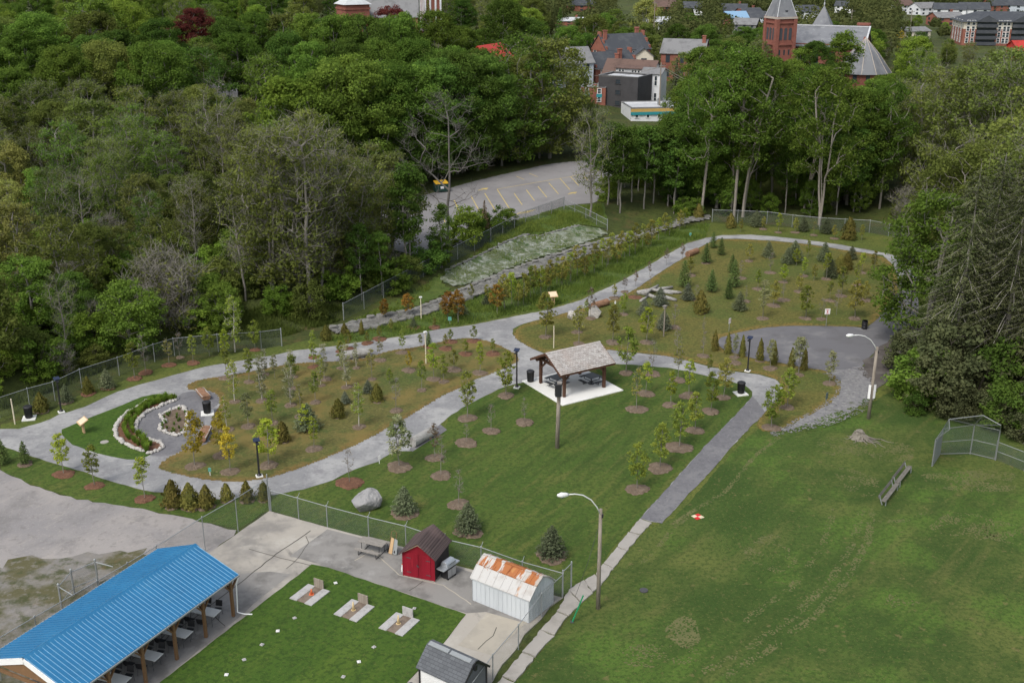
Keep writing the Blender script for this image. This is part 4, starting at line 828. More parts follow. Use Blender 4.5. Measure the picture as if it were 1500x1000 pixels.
# big trees at the right edge
for x, y, yt, k, lf in [(1352, 505, 285, 'oliveround', 'maple'), (1368, 455, 230, 'forked', 'olive'), (1330, 480, 330, 'slim', 'maple'), (1392, 560, 240, 'oldspruce', None), (1460, 575, 215, 'oldspruce', None), (1520, 560, 180, 'oldspruce', None), (1430, 520, 225, 'oldspruce', None), (1400, 470, 215, 'forked', 'olive'), (1490, 500, 190, 'budding', 'olive'), (1375, 430, 200, 'budding', 'olive'), (1450, 430, 180, 'oliveround', 'olive'), (1500, 600, 330, 'oldspruce', None), (1330, 545, 485, 'shrub', 'hemlock'), (1350, 585, 500, 'shrub', 'maple'), (1372, 600, 520, 'shrub', 'hemlock'), (1400, 612, 560, 'shrub', 'hemlock'), (1420, 605, 520, 'shrub', 'hemlock'), (1450, 618, 570, 'shrub', 'hemlock'), (1480, 630, 560, 'shrub', 'deep'), (1500, 640, 580, 'shrub', 'hemlock'), (1340, 605, 575, 'shrub', 'deep'), (1545, 640, 380, 'oldspruce', None), (1385, 585, 480, 'shrub', 'hemlock'), (1440, 590, 470, 'shrub', 'hemlock'), (1475, 600, 500, 'shrub', 'deep')]:
    wt(x, y, yt, k, leaf=lf, wide=1.05 if k == 'oldspruce' else 1.0)
# left of and around the car park
for x, y, yt, k, lf in [(601, 400, 240, 'slim', 'deep'), (655, 378, 140, 'deadtree', None), (648, 392, 300, 'slim', 'deep'), (595, 402, 260, 'slim', 'deep'), (680, 358, 305, 'shrub', 'bright'), (710, 345, 292, 'farconifer', 'plumgrey'), (722, 340, 300, 'shrub', 'maple'), (745, 333, 305, 'shrub', 'bright'), (698, 352, 318, 'shrub', 'deep'), (625, 396, 345, 'shrub', 'deep'), (600, 410, 375, 'shrub', 'olive'), (645, 385, 350, 'shrub', 'maple'), (575, 425, 370, 'shrub', 'maple'), (560, 432, 340, 'slim', 'maple'), (530, 440, 330, 'slim', 'deep'), (455, 455, 170, 'bare', None), (440, 440, 185, 'budding', 'olive'), (470, 440, 215, 'bare', None), (485, 420, 230, 'budding', None), (520, 410, 235, 'budding', 'olive'), (550, 395, 240, 'budding', 'olive'), (400, 440, 200, 'budding', 'olive'), (420, 420, 190, 'bare', None), (500, 395, 240, 'oliveround', 'bud'), (540, 370, 215, 'budding', 'bud'), (575, 370, 225, 'oliveround', 'bud'), (790, 232, 140, 'oliveround', 'olive'), (868, 232, 176, 'oliveround', 'olive'), (888, 228, 196, 'slim', 'deep'), (852, 224, 140, 'oliveround', 'olive'), (905, 226, 196, 'budding', 'olive'), (880, 218, 172, 'budding', 'bud'), (925, 228, 196, 'slim', 'maple'), (760, 238, 55, 'oliveround', 'maple'), (805, 232, 60, 'oliveround', 'olive'), (735, 243, 125, 'oliveround', 'olive'), (700, 250, 85, 'maple', 'deep'), (670, 255, 80, 'maple', 'deep'), (640, 262, 90, 'maple', 'deep'), (610, 270, 100, 'maple', 'maple'), (580, 275, 95, 'maple', 'maple'), (550, 280, 95, 'maple', 'maple'), (520, 290, 85, 'maple', 'maple'), (490, 295, 110, 'maple', 'maple'), (433, 300, 118, 'roundtree', 'bright'), (460, 320, 165, 'oliveround', 'olive')]:
    wt(x, y, yt, k, leaf=lf)
# named crowns at the top left
for x, yb, Y, k, lf, ds in [(30, 20, 215, 'maple', 'bright', None), (75, 22, 212, 'maple', 'maple', None), (200, 2, 215, 'maple', 'bright', None), (50, 45, 190, 'maple', 'maple', None), (110, 70, 180, 'maple', 'maple', None), (150, 55, 190, 'maple', 'deep', None), (0, 60, 195, 'maple', 'maple', None), (295, 14, 225, 'maple', 'plum', 'purple leaved broad tree among the green crowns'), (575, 10, 265, 'roundtree', 'plum', 'small purple leaved tree below the belfry'), (250, 30, 205, 'maple', 'deep', None), (345, 30, 212, 'maple', 'deep', None), (385, 20, 222, 'maple', 'maple', None), (420, 22, 222, 'oliveround', 'olive', None), (460, 22, 220, 'maple', 'maple', None), (500, 25, 215, 'maple', 'maple', None), (540, 26, 215, 'maple', 'deep', None), (590, 22, 220, 'maple', 'maple', None), (640, 18, 225, 'maple', 'maple', None), (680, 42, 235, 'roundtree', 'maple', None), (735, 2, 245, 'maple', 'deep', None), (775, 28, 250, 'maple', 'deep', None), (660, 70, 205, 'maple', 'maple', None), (703, 74, 200, 'maple', 'deep', None), (610, 60, 200, 'maple', 'maple', None), (560, 62, 200, 'maple', 'maple', None), (510, 60, 198, 'maple', 'deep', None), (460, 65, 195, 'maple', 'maple', None), (430, 50, 205, 'maple', 'deep', None), (780, 55, 225, 'oliveround', 'olive', None), (820, 78, 215, 'oliveround', 'olive', None), (160, 8, 235, 'oliveround', 'maple', None), (60, 0, 250, 'farconifer', None, None), (10, 0, 250, 'farconifer', None, None)]:
    z0 = xat(x, Y, 5); p = Vector((z0, Y, float(terr(z0, Y)))); h = zat(Y, yb)-p.z
    wood(k, p, h, leaf=lf, desc=ds, wide=min(1.15, max(.8, 13/h)) if k == 'maple' else 1)
# fill: the left wood, spaced so that crowns touch
poly = [tuple(G(*q)[:2]) for q in [(-150, 640), (0, 600), (70, 562), (120, 545), (235, 505), (330, 486), (410, 478), (470, 474), (500, 455), (560, 425), (600, 400), (560, 375), (460, 350), (430, 320), (520, 300), (640, 262), (700, 250), (760, 240), (800, 232)]]+[(2, 240), (0, 262), (-60, 262), (-150, 262), (-150, 100)]
def fill(poly, n, dmin, chooser, seed, tries=9000):
    r = random.Random(seed); xs = [q[0] for q in poly]; ys = [q[1] for q in poly]; k = 0
    for _ in range(tries):
        if k >= n: break
        x = r.uniform(min(xs), max(xs)); y = r.uniform(min(ys), max(ys))
        if not bool(pip(poly, np.array(x), np.array(y))): continue
        z = float(terr(x, y)); px, py = pix((x, y, z+6))
        if px < -60 or px > 1560: continue
        c = chooser(r, x, y, *pix((x, y, z)))
        if c is None: continue
        kd, h, lf, dm = c
        if any((a-x)**2+(b-y)**2 < (dmin*dm)**2*(.5 if rr < 2 else 1) for a, b, rr in PLACED): continue
        wood(kd, Vector((x, y, z)), h, leaf=lf, wide=r.uniform(.92, 1.1)); k += 1
def ch_left(r, x, y, px, py):
    if y > 210: return (r.choice(['maple', 'maple', 'oliveround']), r.uniform(6.5, 9.5), r.choice(['maple', 'deep', 'olive']), .9)
    if py < 245: return (r.choice(['maple', 'maple', 'maple', 'oliveround']), r.uniform(12, 16.5), r.choice(['maple', 'maple', 'deep', 'olive']), 1)
    if px > 380: return (r.choice(['budding', 'slim', 'oliveround', 'slim', 'budding', 'oliveround']), r.uniform(8, 12.5), r.choice(['olive', 'olive', 'deep', 'maple']), .85)
    if py < 330: return (r.choice(['budding', 'budding', 'oliveround', 'maple', 'budding']), r.uniform(10, 14), r.choice(['bud', 'olive', 'olive', 'maple']), .9)
    if px < 90: return (r.choice(['willowy', 'oliveround', 'roundtree', 'budding']), r.uniform(7, 11), r.choice(['pale', 'olive', 'maple']), .85)
    if py > 470: return (r.choice(['roundtree', 'oliveround', 'willowy', 'brush']), r.uniform(3.5, 7), r.choice(['olive', 'maple', 'deep']), .7)
    return (r.choice(['oliveround', 'budding', 'roundtree', 'roundtree', 'oliveround', 'willowy']), r.uniform(6, 11), r.choice(['olive', 'bud', 'maple', 'olive']), .85)
fill(poly, 190, 6.3, ch_left, 5)
def ch_shrub(r, x, y, px, py):
    k = r.choice(['shrub', 'shrub', 'shrub', 'shrub', 'brush']); return (k, r.uniform(1.8, 4.2), r.choice(['bright', 'maple', 'olive', 'bright']) if k == 'shrub' else 'bud', .33)
near = [tuple(G(*q)[:2]) for q in [(-80, 630), (0, 603), (70, 564), (120, 548), (235, 508), (330, 488), (410, 480), (470, 474), (500, 458), (560, 428), (600, 404), (560, 380), (460, 352), (300, 300), (0, 300), (-80, 400)]]
fill(near, 230, 5, ch_shrub, 8, 16000)
back = [tuple(G(*q)[:2]) for q in [(870, 300), (1000, 300), (1043, 312), (1160, 314), (1290, 326), (1400, 420), (1480, 420), (1500, 300), (1400, 230), (1300, 225), (1000, 225), (905, 240)]]
fill(back, 70, 6, ch_shrub, 11)
# far town trees
tpoly = [(-160, 285), (20, 285), (40, 215), (130, 215), (230, 260), (330, 420), (420, 620), (460, 900), (-300, 900), (-240, 420)]
CLEAR = []
def ch_town(r, x, y, px, py):
    for (a, b, c, d, yb) in CLEAR:
        if y < yb+8 and a < px < c and b < py < d: return None
    return (r.choice(['maple', 'maple', 'oliveround', 'roundtree', 'roundtree', 'farconifer', 'budding']), r.uniform(8, 13.5)*(.55 if px > 1365 else 1), r.choice(['maple', 'deep', 'olive', 'olive', 'bright']), 1)
# ------------------------------------------------------------------ park furniture
def V3(p, z=0): return Vector((p[0], p[1], p[2]+z))
M['galv'] = plain('galvanised_mat', (.30, .315, .315), .5, .15, 3, .4, .5)
M['link'] = meshwire('chain_link_mat', (.15, .175, .165), .075, .09)
M['linkdark'] = meshwire('old_chain_link_mat', (.12, .145, .14), .075, .17)
M['black'] = plain('black_coat_mat', (.014, .014, .016), .4, .2, 4, 0, .5)
M['blackmat'] = plain('black_plastic_mat', (.02, .02, .022), .6, .2, 4)
M['panel'] = plain('solar_panel_mat', (.014, .022, .05), .15, .2, 4, 0, .6)
M['white'] = plain('white_paint_mat', (.74, .74, .72), .5, .08, 2)
M['brown'] = plain('brown_stain_mat', (.085, .040, .024), .65, .3, 2)
M['cedarwood'] = plain('treated_post_mat', (.17, .095, .045), .75, .3, 2)
M['newwood'] = plain('fresh_timber_mat', (.46, .31, .17), .75, .2, 3)
M['oldwood'] = layered('weathered_wood_mat', (.24, .22, .195), [((.19, .175, .155), 2, .45, .66, .85, (1, 6, 1)), ((.40, .375, .34), 3, .55, .72, .7)], .9)
M['polewood'] = layered('pole_wood_mat', (.26, .225, .185), [((.15, .125, .10), 2, .45, .66, .85, (4, 4, .4)), ((.36, .32, .27), 3, .55, .72, .7, (4, 4, .5))], .9)
M['postwood'] = plain('pale_post_mat', (.55, .49, .36), .8, .2, 3)
M['logpale'] = layered('peeled_log_mat', (.30, .29, .27), [((.19, .18, .165), 1.6, .45, .66, .85), ((.42, .41, .385), 2.5, .55, .72, .7)], .9, (9, .4, .03))
M['logred'] = layered('log_side_mat', (.25, .14, .085), [((.15, .085, .05), 2, .45, .66, .85), ((.32, .2, .13), 3, .55, .72, .7)], .9, (9, .4, .03))
M['logtop'] = layered('sawn_log_top_mat', (.40, .38, .35), [((.27, .25, .23), 2, .45, .66, .85)], .9)
M['shake'] = bricks('cedar_shake_mat', (.48, .455, .43), (.34, .315, .29), (.22, .195, .18), .27, .10, .9, 'roof', .012, (.36, .30, .26))
M['redpaint'] = layered('red_board_mat', (.215, .009, .020), [((.15, .007, .014), 1.4, .45, .7, .8, (1, 1, .15)), ((.33, .02, .03), 5, .55, .75, .6, (1, 1, .1))], .55)
M['shadedboard'] = layered('shaded_board_mat', (.055, .045, .045), [((.025, .02, .02), .9, .45, .65, .8), ((.10, .08, .08), 2.4, .55, .75, .7)], .8)  # red shed's side and back walls: their shade is put into the colour
M['brownshingle'] = bricks('old_shingle_mat', (.115, .085, .08), (.07, .052, .05), (.045, .034, .032), .3, .10, .9, 'roof', .012, (.17, .12, .11))
M['rusty'] = layered('rusted_sheet_mat', (.46, .44, .41), [((.33, .28, .23), .5, .42, .6, .7), ((.33, .115, .035), 1.0, .455, .50, .97, (1.8, .28, .5), .03), ((.20, .065, .022), 2.2, .58, .66, .85, (1.4, .4, .5)), ((.42, .20, .07), .8, .56, .62, .7)], .75)
M['rustylow'] = layered('stained_sheet_mat', (.44, .43, .41), [((.34, .31, .28), 1.2, .5, .68, .7), ((.36, .18, .08), .55, .62, .68, .8, (1, .3, .6), .0), ((.30, .12, .045), 3, .64, .7, .8)], .7)
M['whitemetal'] = layered('white_sheet_mat', (.50, .525, .54), [((.42, .445, .46), .8, .45, .68, .8, (1, 1, .2)), ((.44, .40, .35), 2.5, .66, .76, .6)], .5)
M['greyshingle'] = bricks('grey_shingle_mat', (.115, .122, .13), (.085, .09, .097), (.06, .064, .07), .3, .13, .9, 'roof', .01)
M['greyply'] = plain('grey_panel_mat', (.14, .145, .155), .7, .15, 2)
M['blueroof'] = layered('blue_sheet_mat', (.018, .14, .29), [((.022, .165, .33), .4, .45, .66, .7), ((.015, .115, .245), 1.1, .5, .7, .6), ((.04, .17, .30), .9, .52, .7, .6, (1, 3, 1)), ((.03, .10, .18), 2.2, .6, .74, .5, (.25, 4, 1))], .45, None, .45)
M['ribglint'] = plain('rib_glint_mat', (.16, .34, .50), .35, .1, 2, 0, .6)  # paler blue paints the glint along the ribs of one roof slope
M['brick'] = bricks('red_brick_mat', (.30, .095, .055), (.22, .07, .042), (.30, .24, .20), .22, .075)
M['steel'] = plain('steel_mat', (.5, .52, .54), .3, .1, 4, .7, .5)
M['tabletop'] = plain('folding_table_mat', (.6, .6, .57), .5, .08, 3)
M['orange'] = plain('cone_orange_mat', (.62, .15, .06), .6, .15, 6)
M['conecream'] = plain('faded_cone_mat', (.62, .48, .26), .6, .15, 6)
M['paver'] = layered('patio_slab_mat', (.38, .37, .355), [((.28, .272, .262), 2.2, .45, .66, .85), ((.46, .45, .43), 4, .55, .72, .7)], .9)
M['sand'] = layered('pit_sand_mat', (.19, .15, .115), [((.13, .10, .08), 2, .45, .66, .85)], .95)
M['sign'] = plain('sign_white_mat', (.72, .71, .70), .5, .04, 3)
M['signred'] = plain('sign_red_mat', (.5, .12, .12), .5, .1, 3)
M['signgreen'] = plain('sign_green_mat', (.10, .30, .24), .5, .15, 3)
M['signback'] = plain('sign_back_mat', (.10, .14, .14), .5, .15, 3)
M['greenpost'] = plain('green_post_mat', (.015, .24, .10), .5, .15, 3)
M['targetred'] = plain('target_red_mat', (.52, .018, .02), .6, .1, 3)
M['targetcream'] = plain('target_cream_mat', (.62, .52, .36), .6, .1, 3)
M['iron'] = plain('iron_cover_mat', (.06, .06, .062), .6, .2, 6)
M['stump'] = layered('stump_mat', (.19, .17, .14), [((.13, .115, .095), 2, .45, .66, .9), ((.32, .295, .26), 4, .55, .72, .7)], .95, (8, .5, .04))
M['dumpgreen'] = plain('dumpster_green_mat', (.012, .04, .03), .55, .2, 2)
M['dumpyellow'] = plain('dumpster_lid_mat', (.62, .36, .03), .5, .12, 2)
M['glassdark'] = plain('window_glass_mat', (.035, .045, .055), .12, .2, 2, 0, .6)

def uvpanel(name, quads, m, parent, org):
    """fence mesh: quads with uv in metres"""
    vs = []; fs = []; uv = []
    run = 0.0
    for a, b, h0, h1 in quads:
        ln = (b-a).length; n = len(vs)
        vs += [tuple(a-org+Vector((0, 0, h0))), tuple(b-org+Vector((0, 0, h0))), tuple(b-org+Vector((0, 0, h1))), tuple(a-org+Vector((0, 0, h1)))]
        fs.append((n, n+1, n+2, n+3)); uv += [(run, h0), (run+ln, h0), (run+ln, h1), (run, h1)]; run += ln
    me = bpy.data.meshes.new(name); me.from_pydata(vs, [], fs); l = me.uv_layers.new(name='uv')
    for i, q in enumerate(uv): l.data[i].uv = q
    me.materials.append(m); o = bpy.data.objects.new(name, me); return link(o, parent)

def fence(pts, h, label, step=2.6, mesh='link', arms=0.0, mid=False, name='chain_link_fence', post_r=.035, ends=None):
    P = [Vector(p) for p in pts]; root = thing(name, P[0], 0, label, 'fence'); org = P[0]
    st = []
    for a, b in zip(P[:-1], P[1:]):
        k = max(1, round((b-a).length/step))
        for i in range(k):
            q = a.lerp(b, i/k); q.z = a.z+(b.z-a.z)*i/k; st.append(q)
    st.append(P[-1])
    uvpanel('mesh_panel', [(a, b, .03, h-.03) for a, b in zip(st[:-1], st[1:])], M[mesh], root, org)
    r = MB()
    for a, b in zip(st[:-1], st[1:]):
        r.tube([a-org+Vector((0, 0, h)), b-org+Vector((0, 0, h))], .024, 6)
        if mid: r.tube([a-org+Vector((0, 0, h*.5)), b-org+Vector((0, 0, h*.5))], .02, 6)
    r.build('top_rail', M['galv'], root)
    for i, q in enumerate(st):
        e = i in (0, len(st)-1); m = MB(); hh = (ends or h)+.08 if e else h+.04
        m.tube([(0, 0, -.1), (0, 0, hh)], post_r*(1.5 if e else 1), 7)
        m.lathe([(post_r*1.7, hh), (post_r*1.2, hh+.05), (.005, hh+.07)], 7)
        if arms and not e: m.tube([(0, 0, h), (.12, .22, h+arms)], .016, 5)
        m.build('post', M['galv'], root, loc=q-org)
    return root
fl = [G(*p) for p in [(-60, 640), (0, 612), (44, 597), (81, 587), (120, 568), (175, 550), (227, 530), (256, 521), (320, 515), (383, 511), (413, 507)]]
fence(fl, 1.75, 'long grey chain link fence between the left path and the dark wood', 2.9)
fence([G(*p) for p in [(503.6, 469), (562, 437), (620, 406), (670.5, 380), (719, 355.5), (770, 328), (826, 308)]], 1.8, 'chain link fence climbing the bank below the car park', 3.6, mesh='linkdark')
fence([G(*p) for p in [(826, 307), (858, 322), (889.6, 338)]], 1.5, 'short pale railing fence turning downhill at the car park corner', 2.4, mid=True)
fence([G(*p) for p in [(1043, 325), (1080, 326), (1123, 328), (1160, 333), (1200, 337), (1273, 341), (1330, 352)]], 1.7, 'grey chain link fence at the far end below the pale trunks', 3.2)
cn = G(395, 749); cn.z = .06
wl = [G(*p) for p in [(395, 749), (349, 779), (301, 808), (235, 852), (150, 905), (60, 960), (-60, 1035)]]
fence(wl, 2.5, 'tall chain link fence from the yard corner past the blue roof', 2.9, ends=2.75, post_r=.03)
el = [G(*p) for p in [(397, 748.5), (480, 773), (540.5, 789.5), (595, 803), (650, 822), (705, 835), (765, 857), (824, 874)]]
fence(el, 1.65, 'chain link fence along the lawn behind the red shed', 3.0, arms=.28)
fence([G(824, 874), G(836.5, 861)], 1.75, 'short chain link gate leaf at the old sidewalk', 3)
fence([G(*p) for p in [(824, 875), (793, 904), (759.4, 951), (722, 996), (680, 1055)]], 1.6, 'chain link fence between the sheds and the old sidewalk', 2.6)
# gate posts left of the blue roof
g = [G(91, 893), G(109, 871), G(144, 856)]
root = thing('chain_link_gate', g[0], 0, 'low chain link gate outside the tall fence left of blue roof', 'gate')
for q in g:
    m = MB(); m.tube([(0, 0, 0), (0, 0, 1.75)], .06, 8); m.lathe([(.08, 1.75), (.06, 1.8), (.01, 1.84)], 8); m.build('post', M['galv'], root, loc=q-g[0])
m = MB()
for a, b in ((0, 1), (1, 2)):
    for z in (1.6, .5): m.tube([g[a]-g[0]+Vector((0, 0, z)), g[b]-g[0]+Vector((0, 0, z))], .025, 6)
for q, e in ((g[0], G(112, 905)), (g[2], G(170, 862))): m.tube([q-g[0]+Vector((0, 0, 1.6)), e-g[0]+Vector((0, 0, 1.55))], .03, 6)
m.build('rail', M['galv'], root)
uvpanel('mesh_panel', [(g[0], g[1], .1, 1.6), (g[1], g[2], .1, 1.6)], M['link'], root, g[0])

# --- solar lamp posts
def solar(x, y, yt, label, rz):
    p = G(x, y); h = zat(p.y, yt)-p.z; o = thing('solar_lamp_post', p, rz, label, 'lamp post', 'black solar lamp posts')
    m = MB(); m.cbox((0, 0, .0), (.5, .5, .12)); m.build('footing', M['padwhite'], o, bevel=.02)
    m = MB(); m.lathe([(.17, .12), (.17, .2), (.13, .24), (.075, .28), (.06, h-.1)], 10); m.build('pole', M['black'], o)
    m = MB(); m.cbox((0, -.28, h-.18), (.2, .42, .10)); m.cbox((0, 0, h-.22), (.16, .2, .2)); m.build('lamp_head', M['black'], o, bevel=.02)
    m = MB(); q = [(-.24, -.2, h+.02), (.24, -.2, h+.02), (.24, .2, h+.14), (-.24, .2, h+.14)]; m.slab(q, .05); m.build('solar_panel', M['panel'], o)
solar(90, 604, 555, 'black solar lamp post by the bin in the far left corner', .6)
solar(380, 698, 645, 'black solar lamp post at the lower edge of the left island', .4)
solar(757, 568, 513, 'black solar lamp post at the fork beside the timber shelter', -.3)
solar(1095, 544, 495, 'black solar lamp post between the path and cedar row', -.5)
# --- bins
def bin_(x, y, label, pad=True, z=0.0):
    p = G(x, y); o = thing('litter_bin', (p.x, p.y, p.z+z), .25, label, 'bin', 'black litter bins')
    if pad:
        m = MB(); m.cbox((0, 0, .0), (1.05, 1.05, .10)); m.build('concrete_pad', M['padwhite'], o, bevel=.015)
    m = MB(); m.lathe([(.24, .1), (.26, .14), (.30, .95), (.31, 1.0)], 18); m.build('body', M['black'], o, True)
    m = MB()
    for k in range(18):
        t = 6.2832*k/18; m.bar((.275*math.cos(t), .275*math.sin(t), .15), (.325*math.cos(t), .325*math.sin(t), 1.0), .035, .02)
    m.build('slat_ring', M['black'], o)
    m = MB(); m.lathe([(.36, 1.0), (.37, 1.07), (.30, 1.14), (.17, 1.16)], 18); m.build('lid', M['blackmat'], o)
bin_(43, 613, 'black litter bin on a white pad in the far left corner')
bin_(304, 606, 'black litter bin between the two log seats at the garden')
bin_(777, 560, 'black litter bin on the shelter pad beside its post', False, .0)
bin_(1085, 577, 'black litter bin on a white pad at the path bend')
p = G(1266, 482); o = thing('steel_barrel', p, 0, 'black steel barrel at the edge of the driveway', 'barrel')
m = MB(); m.lathe([(.29, 0), (.30, .02), (.29, .04), (.29, .29), (.305, .31), (.29, .33), (.29, .58), (.305, .6), (.29, .62), (.29, .9), (.305, .92), (.27, .92), (.26, .75)], 18); m.build('drum', M['black'], o)
m = MB(); m.lathe([(.25, .72), (.25, .76)], 16); m.build('liner', M['blackmat'], o)
# --- thin posts
def post(x, y, yt, label, r=.06, m_='postwood', cap=None, name='wooden_post', cat='post'):
    p = G(x, y); h = zat(p.y, yt)-p.z; o = thing(name, p, rnd.uniform(0, 3), label, cat)
    m = MB(); m.tube([(0, 0, -.1), (.01, 0, h*.5), (0, 0, h)], [r, r*.95, r*.85], 8); m.build('pole', M[m_], o)
    if cap == 'house':
        m = MB(); m.cbox((0, 0, h-.05), (.24, .24, .26)); m.build('nest_box', M['oldwood'], o)
        m = MB(); m.slab([(-.2, -.2, h+.26), (.2, -.2, h+.26), (.2, .2, h+.22), (-.2, .2, h+.22)], .03); m.build('roof', M['oldwood'], o)
    if cap == 'cap':
        m = MB(); m.cbox((0, 0, h), (.26, .2, .12)); m.build('cap_block', M['white'], o)
    return o
post(972, 493, 451, 'tall post with a nest box among blue spruces', .07, 'polewood', 'house', 'birdhouse_pole')
post(811, 510, 477, 'slim pale post left behind the shelter roof', .055)
post(624, 533, 487, 'thin pale post with a small cap on the left island', .06, 'postwood', 'cap')
post(617, 467, 436, 'pale post with a small box beside the rock channel', .06, 'postwood', 'cap')
post(22, 621, 584, 'leaning pale post by the fence at the left edge', .06, 'postwood')
post(648, 334, 326, 'short stub post below the car park trees', .06, 'polewood')
# --- little stake signs and road signs
def stake(x, y, yt, label, w, h_, face, rz=0.0, bars=None, postm='galv'):
    p = G(x, y); h = zat(p.y, yt)-p.z; o = thing('sign_post', p, rz, label, 'sign')
    m = MB(); m.tube([(0, .03, -.05), (0, .03, h)], .025, 6); m.build('pole', M[postm], o)
    m = MB(); m.box(-w/2, -.012, h-h_, w/2, .008, h); b = m.build('sign_plate', M[face], o, bevel=.004)
    if bars:
        m = MB()
        for (x0, z0, x1, z1) in bars: m.box(x0*w, -.018, h-h_+z0*h_, x1*w, -.0125, h-h_+z1*h_)
        m.build('lettering', M['signred'], b)
stake(1210, 478, 452, 'square white sign with red print at the driveway edge', .55, .6, 'sign', .1, [(-.3, .75, .3, .85), (-.12, .3, .12, .65), (-.3, .1, .3, .2)])
stake(1068, 486, 466, 'tilted small white sign left of the driveway', .35, .55, 'sign', .8, [(-.3, .7, .3, .8), (-.1, .3, .1, .6)])
stake(1209, 602, 575, 'grey green road sign seen from behind beside the crushed stone', .42, .6, 'signback', .9)
stake(308, 697, 685, 'tiny green plant tag on the tip of the left island', .22, .3, 'signgreen', .2, None, 'white')
stake(556, 679, 667, 'tiny white stake sign beside the lower path', .2, .3, 'sign', .6, None, 'white')
stake(659, 476, 464, 'small teal sign on the grass beside the upper path', .35, .4, 'signgreen', .1, None, 'galv')
stake(1011, 349, 341, 'small pale sign by the upper path near the far bend', .3, .35, 'signgreen', .1, None, 'white')
stake(901, 451, 441, 'short white marker post by the red log seat', .16, .35, 'sign', .3, None, 'white')
# --- wooden interpretive boards
def board(x, y, yt, label, rz):
    p = G(x, y); h = zat(p.y, yt)-p.z; o = thing('sign_board', p, rz, label, 'sign board', 'slanted wooden sign boards')
    m = MB(); m.cbox((-.12, 0, 0), (.12, .12, h*.8)); m.cbox((.12, 0, 0), (.12, .12, h*.8)); m.build('post', M['newwood'], o)
    m = MB(); m.slab([(-.48, -.34, h*.72), (.48, -.34, h*.72), (.48, .34, h), (-.48, .34, h)], .06); f = m.build('board', M['newwood'], o, bevel=.01)
    m = MB(); m.slab([(-.40, -.27, h*.752), (.40, -.27, h*.752), (.40, .27, h*.985), (-.40, .27, h*.985)], .01); m.build('panel', M['targetcream'], f)
board(123, 634, 613, 'slanted wooden sign board on the small left lawn', -.9)
board(810, 447, 428, 'slanted wooden sign board beyond the upper path', .3)
# --- log seats
def log(x0, y0, x1, y1, r, label, kind, name='log_seat', zc=None):
    a = G(x0, y0); b = G(x1, y1); c = (a+b)/2; o = thing(name, c, 0, label, 'log seat')
    A = a-c+Vector((0, 0, r)); Bv = b-c+Vector((0, 0, r)); m = MB(); d = (Bv-A); pts = [A+d*t for t in (0, .2, .5, .8, 1)]
    m.tube(pts, [r*.98, r*1.03, r, r*1.02, r*.95], 16)
    for i, v in enumerate(m.v):
        if kind == 'half' and v[2] > r*1.1: m.v[i] = (v[0], v[1], r*1.1+.15*(v[2]-r*1.1))
        m.v[i] = tuple(Vector(m.v[i])+Vector((rnd.uniform(-1, 1), rnd.uniform(-1, 1), rnd.uniform(-1, 1)))*r*.05)
    m.build('log', M['logred' if kind in ('half', 'red') else 'logpale'], o, False)
    if kind == 'half':
        m = MB(); n = d.normalized(); s = Vector((-n.y, n.x, 0))*r*.97; z = Vector((0, 0, r*.17))
        q = [A-s+z, Bv-s+z, Bv+s+z, A+s+z]; m.slab([tuple(v) for v in q], .03); m.build('sawn_top', M['logtop'], o)
    return o
log(293, 575, 303, 587, .38, 'flat topped log seat above the bin at the stone garden', 'half')
log(304, 631, 295, 649, .40, 'grey flat topped log seat below the bin at the stone garden', 'half')
log(499, 527, 541, 521.5, .42, 'big pale log seat on the edge of the upper path', 'pale')
log(604, 655, 635, 637, .40, 'long pale log seat on the edge of the lower path', 'pale')
log(868, 453, 890, 446.5, .36, 'reddish log seat beside the round boulders', 'red')
log(1007, 376.5, 1021, 371, .36, 'reddish log seat farther up the upper path', 'red')
sheet('log_pad', W([(600, 660), (604, 661.5), (655, 630), (645, 622), (630, 632), (605, 648)]), M['pathdark'], .042, smooth=0, jit=.03)
sheet('log_pad', W([(492, 530), (546, 522.5), (556, 517), (546, 514), (500, 520)]), M['pathdark'], .047, smooth=0, jit=.03)
# crossed drift logs
for i, (a, b, r, z) in enumerate([((934, 432), (985, 423), .26, 0), ((940, 432), (966, 440), .24, .0), ((945, 437), (964, 425), .2, .42), ((972, 430), (998, 431), .24, 0), ((966, 437), (991, 442), .25, 0), ((938, 443), (948, 436), .16, 0), ((953, 431), (985, 437), .18, .4)]):
    A = G(*a); Bq = G(*b); c = (A+Bq)/2; mb = MB(); d = Bq-A
    mb.tube([A-c+Vector((0, 0, r+z)), A-c+d*.35+Vector((0, .05, r+z)), A-c+d*.7+Vector((0, -.05, r*.9+z)), Bq-c+Vector((0, 0, r*.75+z))], [r, r*.9, r*.8, r*.6], 10)
    o = mb.build('drift_log', M['logpale'], None, True); o.location = c
    tag(o, ['grey drift log along the far left of the log pile', 'short thick drift log at the left of the log pile', 'drift log lying crosswise on top of the log pile', 'straight drift log pointing right at the back of the pile', 'drift log at the front right of the log pile', 'short broken drift log at the lower left of the pile', 'slim drift log laid across the middle of the pile'][i], 'log', 'drift logs in the pile')
